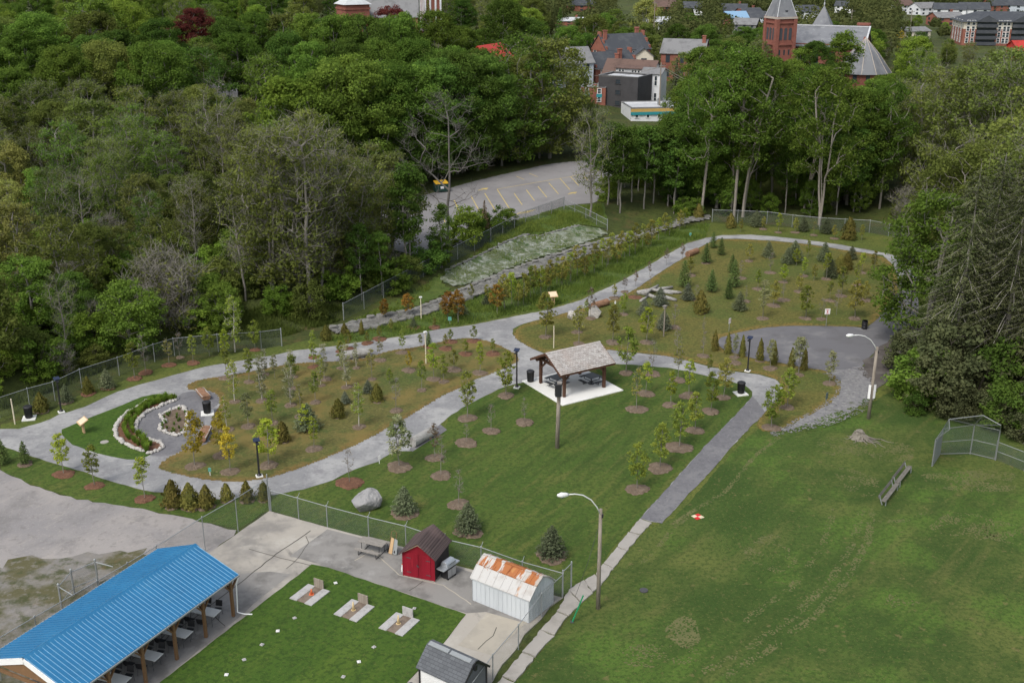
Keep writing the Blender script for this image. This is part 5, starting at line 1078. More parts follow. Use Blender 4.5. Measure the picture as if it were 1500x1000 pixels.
# --- boulders
def boulder(x, y, w, h, label, seed, m_='boulder', flatf=1.0, name='boulder'):
    import bmesh
    p = G(x, y); r = random.Random(seed); bm = bmesh.new(); bmesh.ops.create_icosphere(bm, subdivisions=4, radius=1)
    dirs = []
    for _ in range(15):
        v = Vector((r.gauss(0, 1), r.gauss(0, 1), r.gauss(.25, .8))).normalized(); dirs.append((v, r.uniform(.62, .88)))
    for v in bm.verts:
        co_ = v.co.copy()
        for n, dd in dirs:
            k = co_.dot(n)-dd
            if k > 0: co_ -= n*k*.93
        v.co = co_+Vector((r.gauss(0, .012), r.gauss(0, .012), r.gauss(0, .012)))
        v.co.x *= w/1.6; v.co.y *= w*.8/1.6; v.co.z = v.co.z*h/1.5+h*.42
        if v.co.z < -.05: v.co.z = -.05
    me = bpy.data.meshes.new(name); bm.to_mesh(me); bm.free(); me.materials.append(M[m_]); o = bpy.data.objects.new(name, me); link(o); o.location = p; o.rotation_euler.z = r.uniform(0, 6)
    if label: tag(o, label, 'boulder')
    return o
b = boulder(537, 744, 2.0, 1.35, 'large angular grey boulder on the lawn above the fence', 4); b.rotation_euler.z = .3
boulder(838, 467, 1.1, .95, 'smaller round white boulder left of the red log', 8, 'stone')
boulder(871, 464, 1.5, 1.15, 'bigger round pale boulder against the red log', 12, 'stone')
# --- stone edged beds
def stones(path, n, closed, what):
    P = [Vector((*flat(*q), 0)) for q in path]; 
    if closed: P.append(P[0])
    ln = [0]
    for a, b in zip(P[:-1], P[1:]): ln.append(ln[-1]+(b-a).length)
    for i in range(n):
        s = ln[-1]*(i/n if closed else i/(n-1)); k = max(j for j in range(len(ln)) if ln[j] <= s+1e-6); k = min(k, len(P)-2)
        q = P[k].lerp(P[k+1], (s-ln[k])/max(1e-6, ln[k+1]-ln[k]))
        o = STONE[i % 5].copy(); link(o); big = rnd.uniform(.85, 1.2)
        o.location = (q.x+rnd.uniform(-.04, .04), q.y+rnd.uniform(-.04, .04), .03); o.rotation_euler.z = rnd.uniform(0, 6); o.scale = (big*1.05, big, big*rnd.uniform(.8, 1.2))
        later(o, 'white fieldstone edging the '+what, 'stone', 'white stones edging the garden beds', o.location)
STONE = [boulder(750, 500, .33, .22, None, 50+i, 'stone', name='edging_stone') for i in range(5)]
Z = lambda L_: [(x/3.745, 520+y/3.745) for x, y in L_]
cres_out = Z([(970, 245), (945, 228), (900, 228), (845, 243), (800, 262), (760, 285), (690, 325), (652, 370), (632, 410), (640, 452), (680, 490), (740, 515), (790, 532)])
cres_in = Z([(965, 252), (910, 270), (870, 288), (830, 305), (790, 328), (752, 370), (745, 420), (770, 450), (830, 470), (885, 488), (897, 508), (865, 530), (815, 542)])
heart = Z([(1005, 287), (1028, 320), (1030, 350), (1028, 385), (1010, 430), (970, 445), (920, 432), (875, 410), (885, 385), (908, 368), (890, 350), (880, 335), (930, 308), (970, 292)])
landmark('the crescent bed top', 256, 583); landmark('the crescent bed bulge', 172, 628); landmark('the crescent bed bottom', 222, 660); landmark('the crescent inner bend', 200, 622)
landmark('the upper crescent rim', 210, 598); landmark('the right rim of the heart bed', 273, 610)
stones(cres_out, 54, False, 'crescent bed'); stones(cres_in, 52, False, 'crescent bed'); stones(heart, 46, True, 'heart shaped bed')
for s in STONE: bpy.data.objects.remove(s)
sheet('crescent_bed', [flat(*q) for q in cres_out]+[flat(*q) for q in cres_in[::-1]], M['mulchred'], .075, smooth=1, jit=.03)
sheet('heart_bed', [flat(*q) for q in heart], M['mulch'], .075, smooth=1, jit=.03)
# bedding plants: grassy clumps
def clumpmesh(n, h, w, lf, seed):
    rg = np.random.default_rng(seed); a = rg.uniform(0, 6.28, n); ln = h*rg.uniform(.6, 1.1, n); sp = rg.uniform(.15, .9, n)*w; ww = .018
    b = np.stack([np.cos(a)*w*.15, np.sin(a)*w*.15, 0*a], 1); t = np.stack([np.cos(a)*sp, np.sin(a)*sp, ln], 1); s = np.stack([-np.sin(a), np.cos(a), 0*a], 1)*ww; mid = b+(t-b)*.55+np.array([0, 0, .12])*h
    V = np.stack([b-s, b+s, mid+s, mid-s, mid-s, mid+s, t+s*.2, t-s*.2], 1).reshape(-1, 3); q = np.arange(8*n).reshape(-1, 4); return np_mesh('grass_clump', V, q, L[lf])
CM = [clumpmesh(90, .55, .36, 'bright', s) for s in (1, 2)]; CH = [clumpmesh(40, .28, .22, 'maple', s) for s in (3, 4)]
n = min(len(cres_out), len(cres_in))
for i in range(44):
    t = (i+.5)/44*(n-1); k = int(t); f = t-k; a = Vector(cres_out[k]).lerp(Vector(cres_out[k+1]), f); b = Vector(cres_in[k]).lerp(Vector(cres_in[k+1]), f)
    for u in ((.32, .62) if 4 < i < 38 else (.5,)):
        c = a.lerp(b, u+rnd.uniform(-.08, .08)); x, y = flat(*c); o = bpy.data.objects.new('grass_clump', CM[i % 2]); link(o); o.location = (x, y, .07); o.rotation_euler.z = rnd.uniform(0, 6); o.scale = [rnd.uniform(.8, 1.15)]*3
        later(o, 'grassy clump, crescent bed', 'plant', 'grassy clumps in the stone edged beds', o.location)
hp = [flat(*q) for q in heart]
for i in range(60):
    x = rnd.uniform(min(q[0] for q in hp), max(q[0] for q in hp)); y = rnd.uniform(min(q[1] for q in hp), max(q[1] for q in hp))
    if i < 44 and bool(pip([((a-hp[0][0])*1, b) for a, b in hp], np.array(x-hp[0][0]), np.array(y))):
        o = bpy.data.objects.new('grass_clump', CH[i % 2]); link(o); o.location = (x, y, .07); o.rotation_euler.z = rnd.uniform(0, 6)
        later(o, 'small low plant, heart shaped bed', 'plant', 'grassy clumps in the stone edged beds', o.location)
# --- ledge rocks along the channel and the terrace lines
def ledge(path, n, w, h, what):
    P = [G(*q) for q in path]; ln = [0]
    for a, b in zip(P[:-1], P[1:]): ln.append(ln[-1]+(b-a).length)
    for i in range(n):
        s = ln[-1]*(i+.5)/n; k = min(max(j for j in range(len(ln)) if ln[j] <= s), len(P)-2); d = (P[k+1]-P[k]); q = P[k].lerp(P[k+1], (s-ln[k])/(ln[k+1]-ln[k]))
        o = LEDGE[i % 4].copy(); link(o); L0 = ln[-1]/n
        o.location = (q.x, q.y+rnd.uniform(-.15, .15), float(terr(q.x, q.y))+.02); o.rotation_euler.z = math.atan2(d.y, d.x)+rnd.uniform(-.15, .15); o.scale = (L0*rnd.uniform(.85, 1.05), w*rnd.uniform(.8, 1.2), h*rnd.uniform(.7, 1.25))
        later(o, what, 'rock', 'ledge rocks of the channel and bank', o.location)
LEDGE = []
for i in range(4):
    b = boulder(750, 500, 1.0, 1.0, None, 70+i, 'slabstone', name='ledge_rock'); b.rotation_euler.z = 0
    for v in b.data.vertices: v.co = (v.co.x/1.15, v.co.y/.95, min(v.co.z, .62))
    LEDGE.append(b)
landmark('the rock channel bottom', 490, 485); landmark('the rock channel middle', 690, 425); landmark('the rock channel top', 930, 345); landmark('the stony bank corner', 780, 346)
ledge([(482, 484), (545, 467), (600, 457), (645, 442), (690, 420), (770, 390), (850, 364), (935, 341)], 46, .8, .55, 'flat ledge rock on the upper channel rim')
ledge([(497, 490), (545, 482), (620, 462), (680, 442), (740, 414)], 22, .7, .5, 'flat ledge rock on the lower channel rim')
ledge([(652, 398), (700, 376), (738, 357), (768, 345), (790, 347), (822, 338), (848, 331)], 24, .45, .35, 'narrow ledge rock above the stony bank')
for b in LEDGE: bpy.data.objects.remove(b)
# --- street lamps on wooden poles
def street(x, y, xt, yt, hx, hy, label, thick, rz_signs=False):
    p = G(x, y); h = zat(p.y, yt)-p.z; o = thing('street_lamp', p, 0, label, 'street lamp', 'street lamps on wooden poles')
    lx = xat(xt, p.y, h)-p.x
    m = MB(); m.tube([(0, 0, -.2), (lx*.5, 0, h*.5), (lx, 0, h)], [thick, thick*.88, thick*.72], 12); m.build('pole', M['polewood'], o, True)
    # arm reaching out over the path
    hz = zat(p.y-1.2, hy)-p.z; ax = xat(hx, p.y-1.2, hz)-p.x; S = Vector((lx, -.05, h-.35)); E = Vector((ax, -1.2, hz)); up = Vector((0, 0, .45))
    pts = [S, S.lerp(E, .12)+up*.75, S.lerp(E, .3)+up*1.25, S.lerp(E, .55)+up*1.2, S.lerp(E, .8)+up*.65, E]
    m = MB(); m.tube(pts, .035, 8); m.build('arm', M['white'], o, True)
    dr = (pts[-1]-pts[-2]).normalized(); m = MB(); q = [E-dr*.05, E+dr*.12, E+dr*.45, E+dr*.7]
    m.tube(q, [.06, .12, .15, .07], 12); hd = m.build('lamp_head', M['white'], o, True)
    m = MB(); c = E+dr*.4-Vector((0, 0, .1)); m.lathe([(.10, -.06), (.12, 0)], 10, c); m.build('lens', M['signback'], hd)
    m = MB(); m.cbox((lx*.97+.1, 0, h-.55), (.12, .16, .22)); m.build('photocell_box', M['blackmat'], o)
    return o, lx, h
o, lx, h = street(876, 891, 880, 745, 832, 724, 'tall wooden pole street lamp beside the old sidewalk', .13)
m = MB(); m.tube([(lx, 0, h-.8), (lx*.6-.7, 0, h*.45), (-1.3, 1.1, .1)], .012, 5); m.build('guy_wire', M['iron'], o)
o, lx, h = street(1272, 613, 1285, 508, 1250, 491, 'mottled wooden pole street lamp by the driveway with white boards', .15)
for k in range(2):
    m = MB(); m.box(-.06, -.1, 0, -.02, .1, 1.2); s = m.build('sign_board', M['sign'], o, loc=(.22*(-1 if k == 0 else 1)+lx*.2, -.12, 1.85)); s.rotation_euler.z = 1.2 if k == 0 else -1.2
# pole in front of the shelter with a box
p = G(816, 656); h = zat(p.y, 560)-p.z; o = thing('utility_pole', p, 0, 'short wooden pole with a black box before the timber shelter', 'pole')
m = MB(); m.tube([(0, 0, -.2), (.05, 0, h*.5), (.1, 0, h)], [.17, .155, .14], 14); m.build('pole', M['polewood'], o, True)
m = MB(); m.cbox((.02, -.3, h-1.0), (.5, .42, 1.0), .1); m.build('equipment_box', M['blackmat'], o, bevel=.03)
m = MB(); m.cbox((.1, -.2, h), (.34, .4, .10)); m.build('box_cap', M['oldwood'], o)
# --- green stake, checker marker, covers, stump
p = G(838, 911); o = thing('green_stake', p, 0, 'leaning bright green stake at the edge of the old sidewalk', 'stake')
q = Vector((.62, .1, 1.75)); m = MB(); m.bar((0, 0, 0), q, .09, .05); m.build('rod', M['greenpost'], o); m = MB(); m.cbox((0, 0, 0), (.2, .2, .06)); m.build('foot', M['iron'], o)
p = G(1022, 757); o = thing('ground_marker', (p.x, p.y, .03), .55, 'red and cream checkered square marker lying on the field', 'marker')
s = .32
for i, (a, b_) in enumerate(((0, 0), (1, 0), (0, 1), (1, 1))):
    m = MB(); m.box((a-1)*s, (b_-1)*s, 0, a*s, b_*s, .015); m.build('square', M['targetred' if (a+b_) % 2 == 0 else 'targetcream'], o)
for x, y, r_, t in [(943, 865, .26, 'round dark iron cover in the field grass'), (153, 648, .32, 'round grey cover in the small left lawn')]:
    p = G(x, y); m = MB(); m.lathe([(r_, 0), (r_, .05), (r_*.9, .055), (r_*.9, .045), (.01, .05)], 22); c = m.build('manhole_cover', M['iron' if x > 500 else 'sidewalk'], None); c.location = (p.x, p.y, .02); tag(c, t, 'cover')
p = G(1258, 642); o = thing('tree_stump', p, 0, 'grey old tree stump with long exposed roots on the field', 'stump')
m = MB(); rg = random.Random(3)
m.lathe([(.75, -.1), (.55, .12), (.40, .4), (.36, .62), (.30, .64), (.05, .58)], 16)
for i, v in enumerate(m.v): m.v[i] = (v[0]*(1+.18*math.sin(i*2.3)), v[1]*(1+.18*math.cos(i*1.7)), v[2]+.05*math.sin(i*1.1)*(v[2] > .3))
m.build('trunk_base', M['stump'], o)
for a, ln in [(-.75, 2.1), (-.95, 1.6), (-.45, 1.5), (-.25, 2.4), (3.2, .9), (2.6, .7), (-1.3, 1.0), (-2.2, .8), (1.2, .7)]:
    m = MB(); pts = []
    for k in range(6):
        t = k/5; aa = a+.12*math.sin(k*1.9+ln); pts.append((math.cos(aa)*(.25+ln*t), math.sin(aa)*(.25+ln*t), .32*(1-t)**3+.05-.04*t))
    m.tube(pts, [.15, .09, .05, .035, .025, .012], 7); m.build('root', M['stump'], o)
M['benchwood'] = layered('dark_weathered_wood_mat', (.15, .14, .12), [((.10, .093, .08), 2, .45, .66, .85, (1, 6, 1)), ((.22, .205, .18), 3, .55, .72, .7)], .9)
# --- players' bench
a = G(1293, 742); b = G(1333, 690); c = (a+b)/2; d = (b-a); ang = math.atan2(d.y, d.x); ln = d.length
o = thing('players_bench', c, ang, 'long weathered players bench with a broken backrest on the field', 'bench')
for k in range(2):
    x0 = -ln/2 if k == 0 else .05; x1 = -.05 if k == 0 else ln/2; dy = .05*k
    m = MB(); m.box(x0, -.16+dy, .40, x1, .16+dy, .45); m.build('seat', M['benchwood'], o, bevel=.008)
    m = MB(); m.slab([(x0, .33+dy, .55), (x1, .33+dy, .55), (x1, .41+dy, .76), (x0, .41+dy, .76)], .05); m.build('backrest', M['benchwood'], o, bevel=.008)
for x in (-ln/2+.25, -.3, .3, ln/2-.25):
    m = MB(); m.bar((x, -.12, 0), (x, -.12, .4), .06); m.bar((x, .12, .0), (x, .38, .7), .06); m.bar((x, -.14, .37), (x, .24, .37), .05); m.build('leg', M['galv'], o)
# --- backstop
b0 = G(1365, 683); b1 = G(1376, 666); b2 = G(1421, 665); b3 = G(1458, 674); hh = 3.0
def hz(p, y): return zat(p.y, y)
M['pipe'] = plain('backstop_pipe_mat', (.20, .21, .205), .6, .2, 3, .3, .4)
o = thing('backstop', b0, 0, 'baseball backstop of pipes and chain link with overhanging top', 'backstop')
fw = G(1365, 683); L1 = [b0, b1, b2, b3]; H1 = [zat(b0.y, 640)-.2, zat(b1.y, 628), zat(b2.y, 622), zat(b3.y, 630)]
org = b0; m = MB()
for q, z in zip(L1, H1):
    m2 = MB(); m2.tube([q-org, q-org+Vector((0, 0, z))], .05, 8); m2.build('post', M['pipe'], o)
for i in range(3):
    for f in (.04, .5, 1.0): m.tube([L1[i]-org+Vector((0, 0, H1[i]*f)), L1[i+1]-org+Vector((0, 0, H1[i+1]*f))], .026, 6)
ov = [Vector((b0.x+.5, b0.y-1.0, 3.5)), Vector((xat(1391, b1.y-1.4, 3.9), b1.y-1.4, 3.6)), Vector((xat(1440, b2.y-1.6, 3.9), b2.y-1.6, 3.95)), Vector((xat(1466, b3.y-1.4, 3.6), b3.y-1.4, 3.55))]
for i in range(4): m.tube([L1[i]-org+Vector((0, 0, H1[i])), ov[i]-org], .035, 6)
for i in range(3): m.tube([ov[i]-org, ov[i+1]-org], .035, 6)
m.tube([L1[2]-org+Vector((0, 0, H1[2])), ov[1]-org], .03, 6); m.tube([L1[2]-org+Vector((0, 0, H1[2])), ov[3]-org], .03, 6)
m.build('pipe_frame', M['pipe'], o)
vs = []; fs = []; uv = []
def quad(a, b, c, d):
    n = len(vs); vs.extend([tuple(q-org) for q in (a, b, c, d)]); fs.append((n, n+1, n+2, n+3)); w1 = (b-a).length; w2 = (d-a).length; uv.extend([(0, 0), (w1, 0), (w1, w2), (0, w2)])
for i in range(3):
    quad(L1[i], L1[i+1], L1[i+1]+Vector((0, 0, H1[i+1])), L1[i]+Vector((0, 0, H1[i]))); quad(L1[i]+Vector((0, 0, H1[i])), L1[i+1]+Vector((0, 0, H1[i+1])), ov[i+1], ov[i])
me = bpy.data.meshes.new('mesh_panel'); me.from_pydata(vs, [], fs); l = me.uv_layers.new(name='uv')
for i, q in enumerate(uv): l.data[i].uv = q
me.materials.append(M['linkdark']); link(bpy.data.objects.new('mesh_panel', me), o)
m = MB(); m.hexa([tuple(q-org) for q in (b0, b1, b1+Vector((.06, 0, 0)), b0+Vector((.06, 0, 0)), b0+Vector((0, 0, 2.0)), b1+Vector((0, 0, 2.0)), b1+Vector((.06, 0, 2.0)), b0+Vector((.06, 0, 2.0)))]); m.build('metal_board', M['galv'], o)
fence([b3+Vector((0, .1, 0)), G(1500, 690), G(1540, 705)], 1.5, 'low chain link fence running right from the backstop', 3, mid=True, mesh='linkdark')
# --- dumpster
p = Vector((*wz((646, 281), cpz), cpz)); o = thing('dumpster', p, .35, 'dark green dumpster with a yellow lid at the car park edge', 'dumpster')
m = MB(); m.prism([(-1.0, -.7), (1.0, -.7), (1.0, .7), (-1.0, .7)], .15, 1.35); m.build('body', M['dumpgreen'], o, bevel=.03)
for s in (-.5, .5):
    m = MB(); m.slab([(s-.49, -.75, 1.38), (s+.49, -.75, 1.38), (s+.49, .75, 1.62), (s-.49, .75, 1.62)], .07); m.build('lid', M['dumpyellow'], o, bevel=.02)
m = MB()
for s in (-.8, .8):
    for t in (-.5, .5): m.lathe([(.09, 0), (.09, .16)], 8, (s, t, 0))
m.build('caster', M['blackmat'], o)
m = MB(); m.cbox((0, -.72, .6), (.5, .02, .35)); m.build('label_plate', M['sign'], o)

# ------------------------------------------------------------------ timber shelter
pad = [Vector((*flat(*q), 0)) for q in [(768, 558), (818, 596), (908, 573.6), (858, 537)]]
ctr = sum(pad, Vector())/4; u = (pad[2]-pad[1]); u.normalize(); ang = math.atan2(u.y, u.x); w_ = (pad[2]-pad[1]).length/2; d_ = (pad[1]-pad[0]).length/2
o = thing('shelter_pad', (ctr.x, ctr.y, 0), ang, 'white square concrete pad under the timber shelter', 'pad')
m = MB(); m.box(-w_, -d_, .0, w_, d_, .10); m.build('slab', M['padwhite'], o, bevel=.02)
sc_ = Vector((*flat(843, 565), 0))
o = thing('picnic_shelter', (ctr.x, ctr.y, .10), ang, 'dark timber picnic shelter with a grey shake gable roof', 'shelter')
px_, py_ = 2.1, 1.85; ph = 2.2
for sx in (-1, 1):
    for sy in (-1, 1):
        m = MB(); m.cbox((sx*px_, sy*py_, 0), (.24, .24, ph)); m.build('post', M['brown'], o, bevel=.015)
        m = MB(); m.bar((sx*px_, sy*(py_-.02), ph-.75), (sx*px_, sy*(py_-.85), ph+.02), .12, .1); m.bar((sx*(px_-.02), sy*py_, ph-.75), (sx*(px_-.8), sy*py_, ph+.02), .12, .1); m.build('knee_brace', M['brown'], o)
m = MB()
for sy in (-1, 1): m.box(-2.6, sy*py_-.11, ph, 2.6, sy*py_+.11, ph+.25)
m.build('eave_beam', M['brown'], o, bevel=.01)
RH = 1.25; EO = 2.4; ez = ph+.10; rz_ = ez+RH
for sx in (-2.1, 0, 2.1):
    m = MB(); m.box(sx-.09, -py_-.2, ph+.01, sx+.09, py_+.2, ph+.22); m.bar((sx, -EO+.15, ez-.04), (sx, 0, rz_-.16), .14, .18); m.bar((sx, EO-.15, ez-.04), (sx, 0, rz_-.16), .14, .18); m.box(sx-.08, -.08, ph+.2, sx+.08, .08, rz_-.2)
    m.bar((sx, -.05, ph+.3), (sx, -1.0, ph+.85), .1, .1); m.bar((sx, .05, ph+.3), (sx, 1.0, ph+.85), .1, .1); m.build('truss', M['brown'], o)
m = MB(); m.box(-2.8, -.1, rz_-.3, 2.8, .1, rz_-.08); m.build('ridge_beam', M['brown'], o)
for sy in (-1, 1):
    # courses of shakes laid in steps up the slope
    m = MB(); nc = 13
    for k in range(nc):
        t0 = k/nc; t1 = (k+1)/nc
        y0 = sy*EO*(1-t0); y1 = sy*EO*(1-t1)*1.0; z0 = ez+RH*t0; z1 = ez+RH*t1
        x = -2.87
        while x < 2.86:
            wd = min(rnd.uniform(.16, .34), 2.87-x); dz = rnd.uniform(.0, .02); dy_ = sy*rnd.uniform(0, .03)
            q = [(x+.006, y0+dy_, z0+.045+dz), (x+wd-.006, y0+dy_, z0+.045+dz), (x+wd-.006, y1, z1+.012), (x+.006, y1, z1+.012)]
            m.slab(q, .03); x += wd
    rf = m.build('roof_shakes', M['shake'], o)
    m = MB(); m.slab([(-2.84, sy*EO*.995, ez-.005), (2.84, sy*EO*.995, ez-.005), (2.84, 0, rz_-.005), (-2.84, 0, rz_-.005)], .04); m.build('roof_deck', M['brown'], o)
    m = MB()
    for sx in (-2.86, 2.86): m.bar((sx, sy*EO, ez-.08), (sx, sy*.01, rz_-.08), .06, .2)
    m.bar((-2.86, sy*(EO-.02), ez-.08), (2.86, sy*(EO-.02), ez-.08), .05, .16); m.build('fascia', M['brown'], o)
m = MB(); m.slab([(-2.88, -.16, rz_-.02), (2.88, -.16, rz_-.02), (2.88, .01, rz_+.07), (-2.88, .01, rz_+.07)], .03); m.slab([(-2.88, .16, rz_-.02), (2.88, .16, rz_-.02), (2.88, -.01, rz_+.07), (-2.88, -.01, rz_+.07)], .03); m.build('ridge_cap', M['shake'], o)
def metal_table(x, y, rz, label):
    p = G(x, y); o = thing('picnic_table', (p.x, p.y, .10), rz, label, 'picnic table', 'black picnic tables under the shelter')
    m = MB(); m.lathe([(.3, 0), (.3, .02), (.06, .04), (.05, .7)], 10); m.build('pedestal', M['black'], o)
    m = MB(); m.cbox((0, 0, .72), (1.15, 1.15, .05)); m.build('table_top', M['black'], o, bevel=.02)
    for k in range(4):
        a = k*math.pi/2; c, s = math.cos(a), math.sin(a); m = MB(); m.cbox((.98*c, .98*s, .43), (.32 if k % 2 == 0 else .95, .95 if k % 2 == 0 else .32, .045)); m.build('seat', M['black'], o, bevel=.015)
        m = MB(); m.bar((.08*c, .08*s, .2), (.95*c, .95*s, .2), .05); m.bar((.95*c, .95*s, .2), (.95*c, .95*s, .43), .05); m.build('seat_arm', M['black'], o)
metal_table(816, 565, ang+.2, 'black square picnic table at the near left under the shelter')
metal_table(866, 563, ang+.1, 'black square picnic table at the right under the shelter')

# ------------------------------------------------------------------ yard: sheds, grill, tables, pits
A = Vector((*flat(591, 844), 0)); Bq = Vector((*flat(637, 853), 0)); Cq = Vector((*flat(664, 830), 0))
u = (Bq-A); wdt = u.length; ang = math.atan2(u.y, u.x); dp = 2.3; zf = .065
o = thing('red_shed', (A.x, A.y, zf), ang, 'small red board shed with a dark shingle gable roof', 'shed')
eh = 1.7; gh = 2.5
m = MB(); wall = [(0, 0), (wdt, 0), (wdt, eh), (wdt/2, gh-.05), (0, eh)]
m.add([(x, 0, z) for x, z in wall]+[(x, .06, z) for x, z in wall], [(0, 1, 2, 3, 4), (9, 8, 7, 6, 5), (0, 5, 6, 1), (1, 6, 7, 2), (2, 7, 8, 3), (3, 8, 9, 4), (4, 9, 5, 0)]); m.build('front_wall', M['redpaint'], o)
m = MB(); m.box(0, .062, 0, .06, dp-.062, eh); m.box(wdt-.06, .062, 0, wdt, dp-.062, eh)
m.add([(x, dp-.06, z) for x, z in wall]+[(x, dp, z) for x, z in wall], [(0, 1, 2, 3, 4), (9, 8, 7, 6, 5), (0, 5, 6, 1), (1, 6, 7, 2), (2, 7, 8, 3), (3, 8, 9, 4), (4, 9, 5, 0)]); m.build('wall', M['shadedboard'], o)
for s in (0, 1):
    m = MB(); x0 = wdt*(.12 if s == 0 else .505); x1 = wdt*(.495 if s == 0 else .88); m.box(x0, -.03, .05, x1, -.003, 1.72); dr = m.build('door', M['redpaint'], o, bevel=.006)
    if s == 0: m = MB(); m.lathe([(.035, 0), (.035, .05)], 8, (x1-.06, -.05, .95)); m.cbox((x1-.02, -.045, .85), (.16, .02, .05)); m.build('latch', M['iron'], dr)
for s in (-1, 1):
    m = MB(); x0 = wdt/2+s*(wdt/2+.17); q = [(x0, -.2, eh-.10), (wdt/2, -.2, gh+.06), (wdt/2, dp+.12, gh+.06), (x0, dp+.12, eh-.10)]
    m.slab(q, .05); r = m.build('roof', M['brownshingle'], o)
    m = MB()
    for k in range(9):
        t = k/9; x = x0+(wdt/2-x0)*t; z = eh-.10+(gh+.16-eh)*t; m.bar((x, -.21, z+.012), (x, dp+.13, z+.012), .035, .03)
    m.build('shingle_course', M['brownshingle'], r)
m = MB()
for z in (.35, 1.35):
    for x0, x1 in ((wdt*.12, wdt*.26), (wdt*.74, wdt*.88)): m.box(x0, -.036, z, x1, -.0305, z+.05)
m.build('hinge', M['iron'], o)
m = MB(); m.box(-.03, -.02, 0, .05, -.001, eh-.08); m.box(wdt-.05, -.02, 0, wdt+.03, -.001, eh-.08); m.build('corner_board', M['redpaint'], o)
m = MB(); m.bar((.1, -.06, 2.0-.25), (wdt/2, -.06, gh-.12), .03, .05); m.bar((wdt-.1, -.06, 2.0-.25), (wdt/2, -.06, gh-.12), .03, .05); m.build('gable_trim', M['targetcream'], o)
m = MB(); m.box(-.05, -.05, -.02, wdt+.05, dp+.05, .03); m.build('sill', M['sidewalk'], o)
# white rusted shed
A = Vector((*flat(692, 880), 0)); Bq = Vector((*flat(775, 914), 0)); u = Bq-A; wdt = u.length; ang = math.atan2(u.y, u.x); dp = 2.55
o = thing('metal_shed', (A.x, A.y, .075), ang, 'white sheet metal shed with a rust streaked barn roof', 'shed')
eh = 1.55; kz = 2.12; rz2 = 2.45
m = MB(); m.box(0, 0, 0, wdt, .05, eh); m.box(0, dp-.05, 0, wdt, dp, eh); 
prof = [(0, 0), (dp, 0), (dp, eh), (dp*.76, kz), (dp/2, rz2), (dp*.24, kz), (0, eh)]
for x in (.003, wdt-.053):
    n = len(prof); vs_ = [(x, y, z) for y, z in prof]+[(x+.05, y, z) for y, z in prof]; m.add(vs_, [tuple(range(n)), tuple(range(n, 2*n))[::-1]]+[(i, (i+1) % n, n+(i+1) % n, n+i) for i in range(n)])
m.build('wall', M['whitemetal'], o)
m = MB()
for i in range(1, 13): m.box(wdt*i/13-.02, -.02, .02, wdt*i/13+.02, -.002, eh-.02)
m.box(-.03, -.045, eh-.11, wdt+.03, -.004, eh+.0); m.build('wall_rib', M['whitemetal'], o)
m = MB()
for i in range(1, 9):
    y = dp*i/9; zt = np.interp(y, [0, dp*.24, dp/2, dp*.76, dp], [eh, kz, rz2, kz, eh]); m.box(wdt+.001, y-.018, .02, wdt+.018, y+.018, zt-.06)
m.build('gable_rib', M['whitemetal'], o)
rp = [(-.08, eh-.03), (dp*.24, kz+.02), (dp/2, rz2+.02), (dp*.76, kz+.02), (dp+.08, eh-.03)]
for i in range(4):
    (y0, z0), (y1, z1) = rp[i], rp[i+1]; m = MB(); m.slab([(-.1, y0, z0+.035), (wdt+.1, y0, z0+.035), (wdt+.1, y1, z1+.035), (-.1, y1, z1+.035)], .04); r = m.build('roof_panel', M['rustylow' if i in (0, 3) else 'rusty'], o)
    m = MB()
    for k in range(9):
        x = -.08+(wdt+.16)*k/8; m.bar((x, y0, z0+.045), (x, y1, z1+.045), .04, .035)
    m.build('roof_seam', M['rustylow' if i in (0, 3) else 'rusty'], r)
m = MB(); m.bar((-.1, dp/2, rz2+.07), (wdt+.1, dp/2, rz2+.07), .16, .03); m.bar((-.1, dp*.24, kz+.07), (wdt+.1, dp*.24, kz+.07), .08, .03); m.build('roof_trim', M['rusty'], o)
# grey shed at the bottom edge
A = Vector((*flat(616, 1012), 0)); ang = ang
o = thing('grey_shed', (A.x, A.y, .07), ang, 'grey barn roofed shed with a white front at the bottom edge', 'shed')
wdt = 2.75; dp = 2.1; eh = 1.5; kz = 2.1; rz2 = 2.36
prof = [(0, 0), (dp, 0), (dp, eh), (dp*.72, kz), (dp*.5, rz2), (dp*.28, kz), (0, eh)]; m = MB()
m.box(.04, 0, 0, wdt-.04, .05, eh); m.build('front_wall', M['white'], o)
m = MB(); m.box(.06, dp-.05, 0, wdt-.06, dp, eh)
for x in (.0, wdt-.05):
    n = len(prof); vs_ = [(x, y, z) for y, z in prof]+[(x+.05, y, z) for y, z in prof]; m.add(vs_, [tuple(range(n)), tuple(range(n, 2*n))[::-1]]+[(i, (i+1) % n, n+(i+1) % n, n+i) for i in range(n)])
m.build('end_wall', M['greyply'], o)
m = MB()
for x in (-.004, wdt+.004):
    for y in (-.01, dp+.01): m.cbox((x, y, 0), (.09, .09, eh)); 
m.build('corner_trim', M['black'], o)
for i, (a_, b_) in enumerate([((-.14, eh-.08), (dp*.5-.25, rz2-.04)), ((dp*.5-.25, rz2-.04), (dp*.5, rz2+.04)), ((dp*.5, rz2+.04), (dp*.5+.25, rz2-.04)), ((dp*.5+.25, rz2-.04), (dp+.14, eh-.08))]):
    m = MB(); m.slab([(-.15, a_[0], a_[1]+.05), (wdt+.15, a_[0], a_[1]+.05), (wdt+.15, b_[0], b_[1]+.05), (-.15, b_[0], b_[1]+.05)], .05); m.build('roof', M['greyshingle'], o)
m = MB()
for x0, x1 in ((-.05, wdt*.46), (wdt*.5, wdt*.98)):
    m.slab([(x0, dp*.5-.27, rz2+.045), (x1, dp*.5-.27, rz2+.045), (x1, dp*.5-.03, rz2+.12), (x0, dp*.5-.03, rz2+.12)], .04)
m.build('skylight', M['galv'], o)
